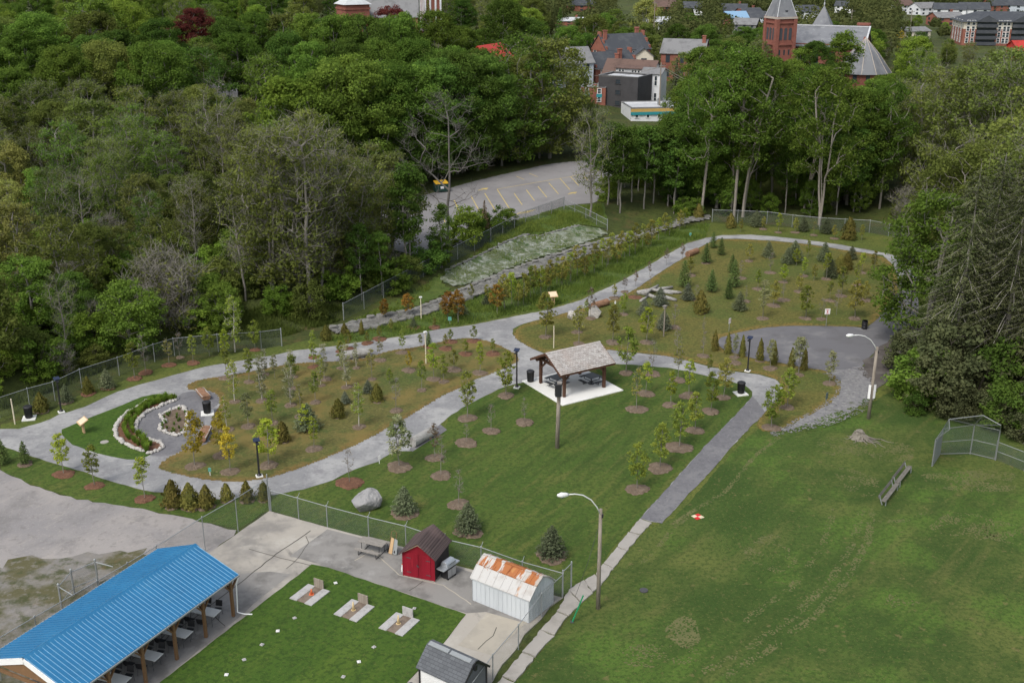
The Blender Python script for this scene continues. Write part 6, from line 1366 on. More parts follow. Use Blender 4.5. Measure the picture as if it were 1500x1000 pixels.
m = MB(); m.bar((wdt+.16, -.14, eh-.1), (wdt+.16, dp*.5, rz2+.02), .04, .12); m.bar((wdt+.16, dp+.14, eh-.1), (wdt+.16, dp*.5, rz2+.02), .04, .12); m.build('barge_board', M['black'], o)
m = MB(); m.cbox((wdt+.2, dp*.5-.1, rz2-.4), (.12, .18, .3)); m.build('vent_box', M['black'], o)
A = Vector((*flat(576, 1052), 0)); o = thing('dark_shed', (A.x, A.y, .07), ang, 'dark shingled low roof just showing at the bottom edge', 'shed')
m = MB(); m.prism([(0, 0), (1.5, 0), (1.5, 1.5), (0, 1.5)], 0, 1.1); m.build('wall', M['greyply'], o); m = MB(); m.slab([(-.15, -.15, 1.1), (1.65, -.15, 1.1), (1.65, .75, 1.5), (-.15, .75, 1.5)], .06); m.slab([(-.15, 1.65, 1.1), (1.65, 1.65, 1.1), (1.65, .755, 1.5), (-.15, .755, 1.5)], .06); m.build('roof', M['greyshingle'], o)
# grill
p = G(657, 845); o = thing('gas_grill', (p.x, p.y, .065), .95, 'steel hooded gas grill beside the red shed', 'grill')
m = MB(); m.box(-.42, -.27, .08, .42, .27, .72); m.build('cabinet', M['black'], o, bevel=.015)
m = MB(); m.box(-.38, -.29, .14, -.02, -.272, .68); m.box(.02, -.29, .14, .38, -.272, .68); m.build('door', M['steel'], o)
m = MB(); m.box(-.8, -.3, .78, .8, .3, .86); m.build('side_shelf', M['steel'], o, bevel=.02)
m = MB(); m.prism([(-.44, -.28), (.44, -.28), (.44, .28), (-.44, .28)], .865, .95)
m.hexa([(-.44, -.28, .952), (.44, -.28, .952), (.44, .28, .952), (-.44, .28, .952), (-.42, -.14, 1.2), (.42, -.14, 1.2), (.42, .16, 1.2), (-.42, .16, 1.2)]); h_ = m.build('hood', M['steel'], o, bevel=.04)
m = MB(); m.tube([(-.32, -.27, 1.08), (-.32, -.33, 1.08), (.32, -.33, 1.08), (.32, -.27, 1.08)], .015, 6); m.build('handle', M['black'], h_)
for s in (-.35, .35):
    m = MB(); m.tube([(s, -.28, .07), (s, -.2, .07)], .07, 10); m.build('wheel', M['blackmat'], o)
# picnic table on metal frame
p = G(546, 812); p2 = G(533, 796); o = thing('wooden_picnic_table', (p.x, p.y+.25, .065), -.42, 'weathered wooden picnic table on black metal legs by the fence', 'picnic table')
for k in range(3):
    m = MB(); m.box(-.9, -.36+k*.245, .72, .9, -.13+k*.245, .765); m.build('table_board', M['oldwood'], o, bevel=.006)
for s in (-1, 1):
    m = MB(); m.box(-.9, s*.75-.14, .42, .9, s*.75+.14, .46); m.build('bench_seat', M['oldwood'], o, bevel=.006)
for x in (-.65, .65):
    m = MB(); m.tube([(x, -.75, .41), (x, -.75, .02), (x, .75, .02), (x, .75, .41)], .022, 6); m.tube([(x, -.3, .715), (x, -.34, .03)], .022, 6); m.tube([(x, .3, .715), (x, .34, .03)], .022, 6); m.build('leg_frame', M['black'], o)
# hand truck with boards
p = G(574, 811); o = thing('hand_truck', (p.x, p.y, .065), -.5, 'small hand truck holding boards against the fence', 'hand truck')
m = MB(); m.tube([(-.2, 0, .15), (-.2, .35, 1.35), (.0, .4, 1.45), (.2, .35, 1.35), (.2, 0, .15)], .022, 6); m.bar((-.2, .1, .5), (.2, .1, .5), .03); m.bar((-.2, .22, .9), (.2, .22, .9), .03); m.build('frame', M['cedarwood'], o)
for s in (-.26, .26):
    m = MB(); m.tube([(s-.04, .05, .15), (s+.04, .05, .15)], .15, 14); w2 = m.build('wheel', M['blackmat'], o); m = MB(); m.tube([(s-.045, .05, .15), (s+.045, .05, .15)], .05, 8); m.build('hub', M['steel'], w2)
m = MB(); m.slab([(.05, -.1, .06), (.45, -.12, .06), (.36, .2, .95), (.12, .22, .98)], .03); m.build('board', M['galv'], o); m = MB(); m.slab([(-.15, -.16, .06), (.12, -.16, .06), (.1, .18, 1.0), (-.1, .18, 1.05)], .03); m.build('plank', M['newwood'], o)
# white jug by the shed
p = G(589.5, 838); o = thing('white_bottle', (p.x, p.y, .065), 0, 'white bottle standing against the left side of the red shed', 'bottle')
m = MB(); m.lathe([(.06, 0), (.07, .02), (.07, .3), (.03, .42), (.025, .5)], 10); m.build('body', M['white'], o, True); m = MB(); m.lathe([(.03, .5), (.03, .55)], 8); m.build('cap', M['orange'], o)
# horseshoe pits
def pit(cx, cy, label, cone, bx):
    p = G(cx, cy); ax_ = Vector(flat(457, 858))-Vector(flat(428, 880)); a_ = math.atan2(ax_.y, ax_.x)
    o = thing('horseshoe_pit', (p.x, p.y, .085), a_, label, 'game pit', 'horseshoe pits on the yard lawn')
    m = MB(); m.box(-.85, -.28, 0, .85, .28, .035); m.build('sand_pit', M['sand'], o)
    for s in (-1, 1):
        for k in range(3):
            m = MB(); x0 = -.9+k*.6; m.box(x0+.006, s*.56-.27, 0, x0+.594, s*.56+.27, .055+.004*k); m.build('patio_slab', M['paver'], o, bevel=.008)
    m = MB(); m.box(.86, -.36, 0, .92, .36, .62); m.build('backboard', M[bx], o, bevel=.008)
    c = thing('cone_marker', (p.x+(.1 if cone == 'orange' else -.05), p.y+.05, .12), 0, ('orange' if cone == 'orange' else 'faded yellow')+' cone standing in the '+label.split(' horseshoe')[0].split(' the ')[-1]+' horseshoe pit', 'cone')
    m = MB(); m.cbox((0, 0, 0), (.28, .28, .025)) if cone == 'orange' else m.lathe([(.14, 0), (.14, .02)], 10); m.build('base', M[cone], c)
    m = MB(); m.lathe([(.10, .025), (.03, .36 if cone == 'orange' else .55), (.012, .38 if cone == 'orange' else .57)], 14); m.build('cone', M[cone], c, True)
pit(454, 873, 'leftmost horseshoe pit of the yard lawn', 'orange', 'polewood'); pit(519, 896, 'middle horseshoe pit of the yard lawn', 'conecream', 'polewood'); pit(585, 916, 'rightmost horseshoe pit of the yard lawn', 'conecream', 'paver')
for i, (x, y) in enumerate([(491.6, 855.6), (607, 893), (548, 949.5), (526, 971), (503, 993), (431.6, 907), (407, 926), (384, 946), (358, 968), (332, 990)]):
    p = G(x, y)
    m = MB(); s = .11; m.prism([(-s, -s*.8), (s*.9, -s), (s, s*.9), (-s*.8, s)], 0, .05); m.lathe([(.05, .05), (.05, .09)], 8); o = m.build('ground_plate', M['paver' if i % 3 else 'padwhite'], None, bevel=.01); o.location = (p.x, p.y, .09); o.rotation_euler.z = .5+i
    later(o, 'small pale plate set in the yard lawn', 'plate', 'small pale plates set in the yard lawn', o.location)
for t, x, y in [('the left pit', 454, 873), ('the middle pit', 519, 896), ('the right pit', 585, 916), ('the bottom photo edge', 420, 1000)]: landmark(t, x, y)

# ------------------------------------------------------------------ blue roofed pavilion
fl_ = .066
pa = Vector((*flat(342, 902, fl_), fl_)); pd = Vector((*flat(214, 1000, fl_), fl_)); ax_ = (pd-pa).normalized(); ang = math.atan2(ax_.y, ax_.x); sp = (pd-pa).length/3
o = thing('pavilion', pa, ang, 'long open pavilion with a bright blue ribbed metal roof', 'pavilion')
# local x runs along the eave towards the camera, local y to the left (away from the lawn)
nrm = Vector((-ax_.y, ax_.x, 0)); side = 1 if nrm.x < 0 else -1
# height of the near eave and the position of the ridge read from the photo
zE = 2.68
def loc(x, y, z): return (x, y*side, z)
WID = 5.75
for i in range(6):
    for yy, in ((0,), (WID,)):
        m = MB(); m.cbox(loc(i*sp*1.0, yy, 0), (.16, .16, zE-.15)); ps = m.build('post', M['cedarwood'], o, bevel=.01)
        m = MB()
        for s in (-1, 1): m.bar(loc(i*sp+s*.05, yy, zE-.95), loc(i*sp+s*.62, yy, zE-.28), .1, .07)
        m.bar(loc(i*sp, yy+(.05 if yy == 0 else -.05), zE-.95), loc(i*sp, yy+(.62 if yy == 0 else -.62), zE-.28), .1, .07); m.build('brace', M['cedarwood'], ps)
x0, x1 = -.5, 11.8
m = MB()
for yy in (0, WID): m.box(x0+.2, min(loc(0, yy-.07, 0)[1], loc(0, yy+.07, 0)[1]), zE-.3, x1-.2, max(loc(0, yy-.07, 0)[1], loc(0, yy+.07, 0)[1]), zE-.05)
m.build('header_beam', M['cedarwood'], o)
OV = .25; zl = 2.58; zr = 3.72
m = MB()
for i in range(-1, 12):
    x = i*sp*.5
    if x0 < x < x1-.1:
        m.bar(loc(x, -OV+.1, zl-.02), loc(x, WID/2, zr-.14), .05, .14); m.bar(loc(x, WID+OV-.1, zl-.02), loc(x, WID/2, zr-.14), .05, .14); m.bar(loc(x, 0, zE-.1), loc(x, WID, zE-.1), .05, .14)
m.build('rafter', M['cedarwood'], o)
for yy, s in ((-OV, -1), (WID+OV, 1)):
    q = [loc(x0, yy, zl), loc(x1, yy, zl), loc(x1, WID/2, zr), loc(x0, WID/2, zr)]
    m = MB(); m.slab([(a, b, c+.03) for a, b, c in q], .025); rf = m.build('roof_sheet', M['blueroof'], o)
    m = MB(); k = 0; x = x0+.04
    while x < x1:
        m.bar(loc(x, yy, zl+.045), loc(x, WID/2, zr+.045), .022, .035); x += .255
    m.build('roof_rib', M['ribglint'] if s < 0 else M['blueroof'], rf)
m = MB(); m.slab([loc(x0-.03, WID/2-.28, zr-.07), loc(x1+.03, WID/2-.28, zr-.07), loc(x1+.03, WID/2, zr+.09), loc(x0-.03, WID/2, zr+.09)], .02); m.slab([loc(x0-.03, WID/2+.28, zr-.07), loc(x1+.03, WID/2+.28, zr-.07), loc(x1+.03, WID/2, zr+.09), loc(x0-.03, WID/2, zr+.09)], .02); m.build('ridge_cap', M['blueroof'], o)
m = MB()
for x, wd_ in ((x0-.02, .08), (x1+.03, .34)):
    for yy in (-OV, WID+OV): m.bar(loc(x, yy, zl-.02-wd_*.4), loc(x, WID/2, zr-.02-wd_*.4), .04, wd_)
m.build('barge_board', M['white'], o)
m = MB(); m.bar(loc(x0, -OV-.04, zl-.03), loc(x1, -OV-.04, zl-.03), .07, .08); m.bar(loc(x0, WID+OV+.04, zl-.03), loc(x1, WID+OV+.04, zl-.03), .07, .08); m.build('gutter', M['galv'], o)
m = MB(); m.tube([loc(x0+.1, -OV-.05, zl-.08), loc(x0+.25, -.22, zl-.5), loc(x0+.3, -.16, .2), loc(x0+.1, -.5, .06), loc(x0-.1, -.9, .05)], .04, 8); m.build('downspout', M['white'], o)
m = MB(); m.add([loc(x1-.02, .0, zl+.02), loc(x1-.02, WID, zl+.02), loc(x1-.02, WID/2, zr-.1), loc(x1-.07, .0, zl+.02), loc(x1-.07, WID, zl+.02), loc(x1-.07, WID/2, zr-.1)], [(0, 1, 2), (5, 4, 3), (0, 3, 4, 1), (1, 4, 5, 2), (2, 5, 3, 0)]); m.build('gable_panel', M['cedarwood'], o)
m = MB(); m.bar(loc(x1-.1, .0, zE-.42), loc(x1-.1, WID, zE-.42), .1, .2); m.bar(loc(x1-.1, 1.6, zE-.5), loc(x1-.1, 0, zE-1.3), .1, .1); m.build('tie_beam', M['cedarwood'], o)
ux = ax_; uy = Vector((-ax_.y, ax_.x, 0))*side
for i in range(4):
    c = pa+ux*(sp*(i+.62)-.3)+uy*1.15
    landmark(['the farthest folding table', 'the second folding table', 'the third folding table', 'the nearest folding table'][i], *pix((c.x, c.y, .7)))
    t = thing('folding_table', (c.x, c.y, fl_), ang+math.pi/2+.12, 'white folding table under the blue roof '+['nearest its far end', 'second from its far end', 'third from its far end', 'nearest the photo bottom edge'][i], 'table', 'folding tables under the blue roof')
    m = MB(); m.box(-.95, -.38, .70, .95, .38, .74); m.build('table_top', M['tabletop'], t, bevel=.015)
    for s in (-.7, .7):
        m = MB(); m.tube([(s, -.3, .70), (s*1.06, -.32, .0)], .016, 6); m.tube([(s, .3, .70), (s*1.06, .32, 0)], .016, 6); m.tube([(s, -.3, .35), (s, .3, .35)], .014, 6); m.build('leg', M['iron'], t)
    for k, (lx_, ly_, rr_) in enumerate([(-.45, -.72, 0), (.35, -.7, .2), (-.4, .75, 3.1), (.4, .72, 3.3), (1.3 if side > 0 else -1.3, .05, -1.4)]):
        ca, sa = math.cos(t.rotation_euler.z), math.sin(t.rotation_euler.z)
        ch = thing('chair', (c.x+lx_*ca-ly_*sa, c.y+lx_*sa+ly_*ca, fl_), t.rotation_euler.z+rr_, None, None)
        m = MB(); m.box(-.21, -.2, .42, .21, .2, .46); m.build('seat', M['blackmat'], ch, bevel=.02)
        m = MB(); m.slab([(-.21, -.25, .55), (.21, -.25, .55), (.21, -.33, .88), (-.21, -.33, .88)], .03); m.build('backrest', M['blackmat'], ch, bevel=.01)
        for lx2 in (-.18, .18):
            for ly2 in (-.18, .18): m = MB(); m.tube([(lx2, ly2, .42), (lx2*1.15, ly2*1.25, 0)], .013, 5); m.build('leg', M['iron'], ch)
        later(ch, 'black chair under the blue roof', 'chair', 'black chairs under the blue roof', ch.location)
# ------------------------------------------------------------------ the town behind the trees
M['brickfar'] = layered('town_brick_mat', (.26, .105, .075), [((.19, .075, .055), .4, .45, .66, .8), ((.32, .15, .11), 1.5, .55, .72, .7)], .9)
M['brickchurch'] = layered('church_brick_mat', (.23, .088, .065), [((.17, .065, .05), .35, .45, .66, .8), ((.29, .13, .10), 1.2, .55, .72, .6)], .9)
M['slate'] = layered('slate_roof_mat', (.175, .18, .19), [((.12, .125, .135), .3, .45, .64, .85, (1, 1, .3)), ((.26, .27, .27), .9, .56, .72, .7), ((.30, .24, .20), .5, .62, .76, .5)], .7)
M['darkroof'] = layered('dark_roof_mat', (.055, .06, .068), [((.08, .085, .09), .5, .45, .66, .8)], .85)
M['brownroof'] = layered('brown_roof_mat', (.13, .085, .07), [((.09, .06, .05), .5, .45, .66, .8)], .85)
M['greyroof'] = layered('grey_roof_mat', (.19, .19, .19), [((.13, .13, .13), .5, .45, .66, .8)], .85)
M['redroof'] = layered('red_roof_mat', (.42, .04, .03), [((.30, .03, .025), .5, .45, .66, .8)], .5)
M['siding'] = layered('white_siding_mat', (.66, .67, .68), [((.56, .57, .58), .6, .45, .66, .8)], .7)
M['bluegrey'] = plain('blue_grey_siding_mat', (.42, .46, .50), .7, .1, 1)
M['cream'] = plain('cream_wall_mat', (.58, .53, .43), .8, .12, 1)
M['charcoal'] = layered('charcoal_panel_mat', (.062, .06, .062), [((.05, .048, .05), .7, .45, .66, .8)], .7)
M['membrane'] = layered('white_membrane_mat', (.46, .47, .48), [((.36, .37, .38), .5, .45, .66, .8)], .8)
M['teal'] = plain('teal_band_mat', (.03, .24, .27), .6, .1, 1)
M['ochre'] = plain('ochre_band_mat', (.48, .32, .10), .6, .1, 1)
M['bluemetal'] = plain('light_blue_roof_mat', (.20, .33, .47), .5, .1, 1)
M['stonetrim'] = plain('stone_trim_mat', (.40, .35, .30), .85, .15, 1)
def window(root, c, w, h, rz, small, fr='white'):
    """c is the middle of the sill on the wall face; rz the wall's facing (0 looks to -y)"""
    m = MB(); t = .06
    if small:
        m.cbox((0, 0, 0), (w, .05, h)); o = m.build('window', M['glassdark'], root, loc=c); o.rotation_euler.z = rz; return o
    for x in (-w/2, w/2): m.box(x-t, -.07, 0, x+t, .03, h)
    m.box(-w/2-t*1.6, -.10, -t*1.5, w/2+t*1.6, .03, -.002); m.box(-w/2-t, -.07, h+.002, w/2+t, .03, h+t*1.6); m.box(-w/2+t, -.05, h*.5-.03, w/2-t, .02, h*.5+.03)
    o = m.build('window', M[fr], root, loc=c); o.rotation_euler.z = rz
    m = MB(); m.box(-w/2+t+.003, -.03, .003, w/2-t-.003, -.01, h-.003); m.build('pane', M['glassdark'], o); return o
def house(name, label, cat, px, Y, w, d, ye, yr, rot, wall, roof, ridge='x', win=(3, 2), side=(0, 0), small=True, chim=(), group=None, hip=0.0, flat_roof=False, wfrac=(.30, .55), over=.35, pdrop=0.0, step=False, fr='white'):
    z0 = None; X = xat(px, Y, 3); z0 = float(terr(X, Y))-.1
    eh = max(2.0, zat(Y-d*.4, ye)-z0); rh = (zat(Y, yr)-z0-eh) if not flat_roof else 0
    rh = max(rh, .8) if not flat_roof else 0
    o = thing(name, (X, Y, z0), rot, label, cat, group); hw, hd = w/2, d/2
    m = MB(); T = .25
    m.box(-hw, -hd, -2, hw, -hd+T, eh); m.box(-hw, hd-T, -2, hw, hd, eh); m.box(-hw, -hd+T, -2, -hw+T, hd-T, eh); m.box(hw-T, -hd+T, -2, hw, hd-T, eh)
    if not flat_roof and not hip:
        if ridge == 'x':
            for x in (-hw+.002, hw-T-.002): m.add([(x, -hd, eh), (x, hd, eh), (x, 0, eh+rh), (x+T, -hd, eh), (x+T, hd, eh), (x+T, 0, eh+rh)], [(0, 1, 2), (5, 4, 3), (0, 3, 4, 1), (1, 4, 5, 2), (2, 5, 3, 0)])
        else:
            for y in (-hd+.002, hd-T-.002): m.add([(-hw, y, eh), (hw, y, eh), (0, y, eh+rh), (-hw, y+T, eh), (hw, y+T, eh), (0, y+T, eh+rh)], [(0, 1, 2), (5, 4, 3), (0, 3, 4, 1), (1, 4, 5, 2), (2, 5, 3, 0)])
    m.build('wall', M[wall], o)
    e = over; dz = e*rh/max(.1, (hd if ridge == 'x' else hw)); m = MB()
    if flat_roof:
        m.box(-hw+T, -hd+T, eh-.5, hw-T, hd-T, eh-.3); r = m.build('roof', M[roof], o); m = MB()
        for a in ((-hw-.05, -hd-.05, hw+.05, -hd+T), (-hw-.05, hd-T, hw+.05, hd+.05), (-hw-.05, -hd+T, -hw+T, hd-T), (hw-T, -hd+T, hw+.05, hd-T)): m.box(a[0], a[1], eh+.002, a[2], a[3], eh+.14)
        m.build('coping', M['greyroof'], r)
    elif hip:
        a = min(hw, hd)*hip; q = [(-hw-e, -hd-e, eh-dz+.05), (hw+e, -hd-e, eh-dz+.05), (hw+e, hd+e, eh-dz+.05), (-hw-e, hd+e, eh-dz+.05)]
        t = [(-hw+a, 0, eh+rh), (hw-a, 0, eh+rh)]
        m.add(q+t, [(0, 1, 5, 4), (1, 2, 5), (2, 3, 4, 5), (3, 0, 4), (3, 2, 1, 0)]); r = m.build('roof', M[roof], o)
    else:
        for s in (-1, 1):
            q = [(-hw-e, s*(hd+e), eh-dz+.16), (hw+e, s*(hd+e), eh-dz+.16), (hw+e, 0, eh+rh+.16), (-hw-e, 0, eh+rh+.16)] if ridge == 'x' else [(s*(hw+e), -hd-e, eh-dz+.16), (s*(hw+e), hd+e, eh-dz+.16), (0, hd+e, eh+rh+.16), (0, -hd-e, eh+rh+.16)]
            m.slab(q, .14)
        r = m.build('roof', M[roof], o)
    for (cx, cy, ch) in chim:
        mm = MB(); mm.cbox((cx*hw, cy*hd, eh+rh*.2), (.9, .7, rh*.8+ch)); mm.cbox((cx*hw, cy*hd, eh+rh+ch+.002), (1.1, .9, .2)); mm.build('chimney', M['brickfar'], r)
    if step:
        mm = MB()
        for x in (-hw-.12, hw-.25):
            for (y0, y1, z) in ((-hd-.1, -hd*.62, eh+rh*.25), (-hd*.62, -hd*.2, eh+rh*.72), (-hd*.2, hd*.2, eh+rh+.75), (hd*.2, hd*.62, eh+rh*.72), (hd*.62, hd+.1, eh+rh*.25)): mm.box(x, y0+.003, eh-.5, x+.37, y1-.003, z)
        mm.build('stepped_parapet', M[wall], o)
    nx, ny = win; ww, wh = wfrac
    for j in range(ny):
        fh = eh/ny
        for i in range(nx):
            window(o, (-hw+w*(i+.5)/nx, -hd-.02, fh*j+fh*.32), w/nx*ww, fh*wh, 0, small, fr)
    nx, ny = side
    for j in range(ny):
        fh = eh/ny
        for i in range(nx):
            sx = 1 if rot < 0 else -1
            window(o, (sx*(hw+.02), -hd+d*(i+.5)/nx, fh*j+fh*.32), d/nx*ww, fh*wh, math.pi/2*sx, small, fr)
    hp = w*.5*F/(Y*CT+12)
    CLEAR.append((px-hp-(8 if Y < 330 else 0), ye-14, px+hp+(8 if Y < 330 else 0), ye+(62 if Y < 330 else 16), Y))
    return o, eh, rh
# close group by the car park's far end
house('brick_row_house', 'red brick row house with stepped gables and a dark roof', 'house', 908, 292, 12.5, 8, 72, 50, R(24), 'brickfar', 'darkroof', 'x', (4, 2), (2, 2), False, [(.75, .1, 1.2), (-.85, -.3, 1.0), (.9, .5, 1.2)], step=True)
house('brick_house', 'lower red brick house with a stepped left gable', 'house', 890, 268, 12, 7.5, 98, 76, R(30), 'brickfar', 'darkroof', 'x', (3, 2), (2, 2), False, [(.3, -.5, .6)], step=True)
o, eh, rh = house('dormer_house', 'white house with a brown roof and a long dormer', 'house', 925, 256, 11.5, 8, 114, 88, R(-26), 'siding', 'brownroof', 'x', (3, 2), (2, 2), False, [(-.7, .2, 1.0)])
m = MB(); m.box(-2.6, -3.6, eh-.1, 4.4, .2, eh+2.0); dm = m.build('dormer', M['siding'], o); m = MB(); m.slab([(-2.9, -4.0, eh+2.15), (4.7, -4.0, eh+2.15), (4.7, .6, eh+2.75), (-2.9, .6, eh+2.75)], .16); m.build('dormer_roof', M['brownroof'], dm)
for x in (-1.6, -.9, 1.4, 2.1, 2.8): window(o, (x, -3.63, eh+.7), .6, 1.0, 0, False)
house('white_annex', 'narrow white house wall with three tall windows', 'house', 957, 250, 4.2, 6, 108, 100, R(-20), 'siding', 'greyroof', 'x', (2, 2), (0, 0), False)
house('charcoal_building', 'plain dark grey box building with a flat roof', 'building', 915, 246, 9.2, 7.5, 112, 105, R(-30), 'charcoal', 'membrane', 'x', (1, 3), (0, 0), False, flat_roof=True, wfrac=(.13, .38), fr='charcoal')
o, eh, rh = house('flat_brick_building', 'brick building with a white flat roof and teal window heads', 'building', 872, 247, 5.4, 6, 128, 120, R(-14), 'brickfar', 'membrane', 'x', (2, 2), (0, 0), False, flat_roof=True)
for x in (-1.35, 1.35):
    m = MB(); m.box(x-.6, -3.1, eh-2.0, x+.6, -3.005, eh-1.3); m.build('teal_panel', M['teal'], o)
for x, y in ((-1.2, .5), (.8, 1.0)):
    m = MB(); m.cbox((x, y, eh-.29), (1.1, .9, .8)); m.lathe([(.3, .51), (.3, .6)], 10, (x, y, eh-.29)); m.build('rooftop_unit', M['galv'], o)
o, eh, rh = house('shop', 'single storey shop with yellow and teal fascia bands', 'shop', 957, 233, 11.5, 9, 157, 140, R(8), 'siding', 'membrane', 'x', (5, 1), (0, 0), False, flat_roof=True)
for z0, z1, k in ((eh-.1, eh-.002, 'greyroof'), (eh-.75, eh-.105, 'ochre'), (eh-1.35, eh-.755, 'teal')):
    m = MB(); m.box(-5.9, -4.75, z0, 5.9, -4.56, z1); m.build('fascia_band', M[k], o)
for x in (1.5, 2.6, 3.7): m = MB(); m.cbox((x, 1.5, eh-.29), (.5, .6, 1.3)); m.build('roof_vent', M['galv'], o)
house('grey_roofed_house', 'brick house with a wide worn grey roof', 'house', 1002, 300, 11, 9, 78, 58, R(-18), 'brickfar', 'greyroof', 'x', (3, 2), (2, 2), True, [(.9, -.2, 1.0)])
house('cream_gable', 'small cream house with a stepped gable end', 'house', 940, 276, 4.5, 5, 82, 70, R(0), 'cream', 'darkroof', 'y', (1, 2), (0, 0), True, step=False)
house('grey_house', 'pale grey house half hidden by green trees', 'house', 832, 262, 9, 8, 92, 70, R(20), 'bluegrey', 'greyroof', 'x', (3, 2), (2, 1), True)
house('red_roofed_house', 'house with a bright red metal roof in the wood', 'house', 718, 214, 6.5, 8, 92, 66, R(-30), 'redroof', 'redroof', 'y', (2, 2), (0, 0), True)
house('hidden_house', 'white house glimpsed through sparse trees on the left slope', 'house', 312, 196, 9, 7, 143, 125, R(15), 'siding', 'greyroof', 'x', (3, 2), (0, 0), True)
# belfry, church roof and turret at the top left
X = xat(517, 285, 20); z0 = float(terr(X, 285)); o = thing('belfry', (X, 285, z0), .5, 'square red brick belfry with a low white roof', 'tower')
hh = zat(285, 6)-z0; m = MB(); m.cbox((0, 0, 0), (6.2, 6.2, hh)); 
for z in (hh-1.2, hh-3.2): m.cbox((0, 0, z), (6.6, 6.6, .4))
m.build('wall', M['brickchurch'], o); m = MB(); m.add([(-3.6, -3.6, hh), (3.6, -3.6, hh), (3.6, 3.6, hh), (-3.6, 3.6, hh), (0, 0, hh+2.6)], [(0, 1, 4), (1, 2, 4), (2, 3, 4), (3, 0, 4), (3, 2, 1, 0)]); m.build('roof', M['membrane'], o)
for k in range(4):
    for x in (-1.6, 0, 1.6):
        a = k*math.pi/2; window(o, (x*math.cos(a)+3.12*math.sin(a), x*math.sin(a)-3.12*math.cos(a), hh-7), .8, 2.6, a, True)
house('church_hall', 'old church hall with a steep dark roof behind trees', 'church', 577, 292, 13, 9, 24, -6, R(4), 'brickchurch', 'greyroof', 'x', (4, 1), (0, 0), True)
X = xat(631, 300, 20); z0 = float(terr(X, 300)); o = thing('striped_turret', (X, 300, z0), .3, 'red and white striped brick turret at the top edge', 'tower'); hh = zat(300, -8)-z0
m = MB(); m.cbox((0, 0, 0), (4.6, 4.6, hh)); m.build('wall', M['brickchurch'], o); m = MB()
for x in (-2.0, -.7, .7, 2.0): m.box(x-.22, -2.42, hh-9, x+.22, -2.305, hh); m.box(-2.42, x-.22, hh-9, -2.305, x+.22, hh)
m.build('stone_rib', M['siding'], o)
# --- the big church
CY = 292; X = xat(1144, CY, 18); z0 = float(terr(X, CY)); o = thing('church_tower', (X, CY, z0), R(20), 'tall red brick church tower with a grey pyramid spire', 'tower')
hh = zat(CY, 27)-z0; hw = 2.9; m = MB(); m.cbox((0, 0, 0), (hw*2-.5, hw*2-.5, hh))
for sx in (-1, 1):
    for sy in (-1, 1): m.cbox((sx*(hw-.4), sy*(hw-.4), 0), (1.0, 1.0, hh+.5))
for f in (.93, .60, .36): m.cbox((0, 0, hh*f), (hw*2+.1, hh and hw*2+.1, .35))
m.build('wall', M['brickchurch'], o)
m = MB(); m.cbox((0, 0, hh+.002), (hw*2+.25, hw*2+.25, .45)); m.build('cornice', M['stonetrim'], o)
for k in range(4):
    a = k*math.pi/2
    for x in (-1.35, 0, 1.35):
        c = (x*math.cos(a)+(hw-.24)*math.sin(a), x*math.sin(a)-(hw-.24)*math.cos(a)); m = MB()
        pts = [(-.42, 0), (.42, 0), (.42, 2.5)]+[(.42*math.cos(t), 2.5+.45*math.sin(t)) for t in np.linspace(.3, 2.84, 6)]+[(-.42, 2.5)]
        n = len(pts); m.add([(x_, -.06, z) for x_, z in pts]+[(x_, .06, z) for x_, z in pts], [tuple(range(n)), tuple(range(n, 2*n))[::-1]]+[(i, (i+1) % n, n+(i+1) % n, n+i) for i in range(n)])
        q = m.build('belfry_opening', M['darkroof'], o, loc=(c[0], c[1], hh*.68)); q.rotation_euler.z = a
        window(o, (x*math.cos(a)+(hw-.24)*math.sin(a), x*math.sin(a)-(hw-.24)*math.cos(a), hh*.45), .42, 1.3, a, True)
m = MB(); s = hw-.1; m.add([(-s, -s, hh+.46), (s, -s, hh+.46), (s, s, hh+.46), (-s, s, hh+.46), (0, 0, hh+9.6)], [(0, 1, 4), (1, 2, 4), (2, 3, 4), (3, 0, 4), (3, 2, 1, 0)]); sp_ = m.build('spire', M['slate'], o)
m = MB()
for sx in (-1, 1):
    for sy in (-1, 1): m.bar((sx*s, sy*s, hh+.5), (0, 0, hh+9.65), .16, .12)
m.build('hip_trim', M['membrane'], sp_)
for k in range(2):
    m = MB(); a = k*math.pi/2; m.cbox((s*.75*math.sin(a), -s*.75*math.cos(a), hh+.46), (.7, .7, 1.6)); m.build('dormer', M['darkroof'], sp_)
CLEAR.append((1118, 15, 1320, 178, 290))
X = xat(1215, 302, 12); z0 = float(terr(X, 302)); o = thing('church', (X, 302, z0), R(-22), 'large brick church with a steep pale slate roof', 'church')
eh = 9.5; rh = zat(302, 40)-z0-eh; hw, hd = 9.5, 9
m = MB(); T = .4; m.box(-hw, -hd, -1, hw, -hd+T, eh); m.box(-hw, hd-T, -1, hw, hd, eh); m.box(-hw, -hd+T, -1, -hw+T, hd-T, eh); m.box(hw-T, -hd+T, -1, hw, hd-T, eh)
for x in (-hw+.003, hw-T-.003): m.add([(x, -hd, eh), (x, hd, eh), (x, 0, eh+rh), (x+T, -hd, eh), (x+T, hd, eh), (x+T, 0, eh+rh)], [(0, 1, 2), (5, 4, 3), (0, 3, 4, 1), (1, 4, 5, 2), (2, 5, 3, 0)])
m.build('wall', M['brickchurch'], o); m = MB()
for s in (-1, 1): m.slab([(-hw-.4, s*(hd+.8), eh-.6), (hw+.4, s*(hd+.8), eh-.6), (hw+.4, 0, eh+rh+.25), (-hw-.4, 0, eh+rh+.25)], .2)
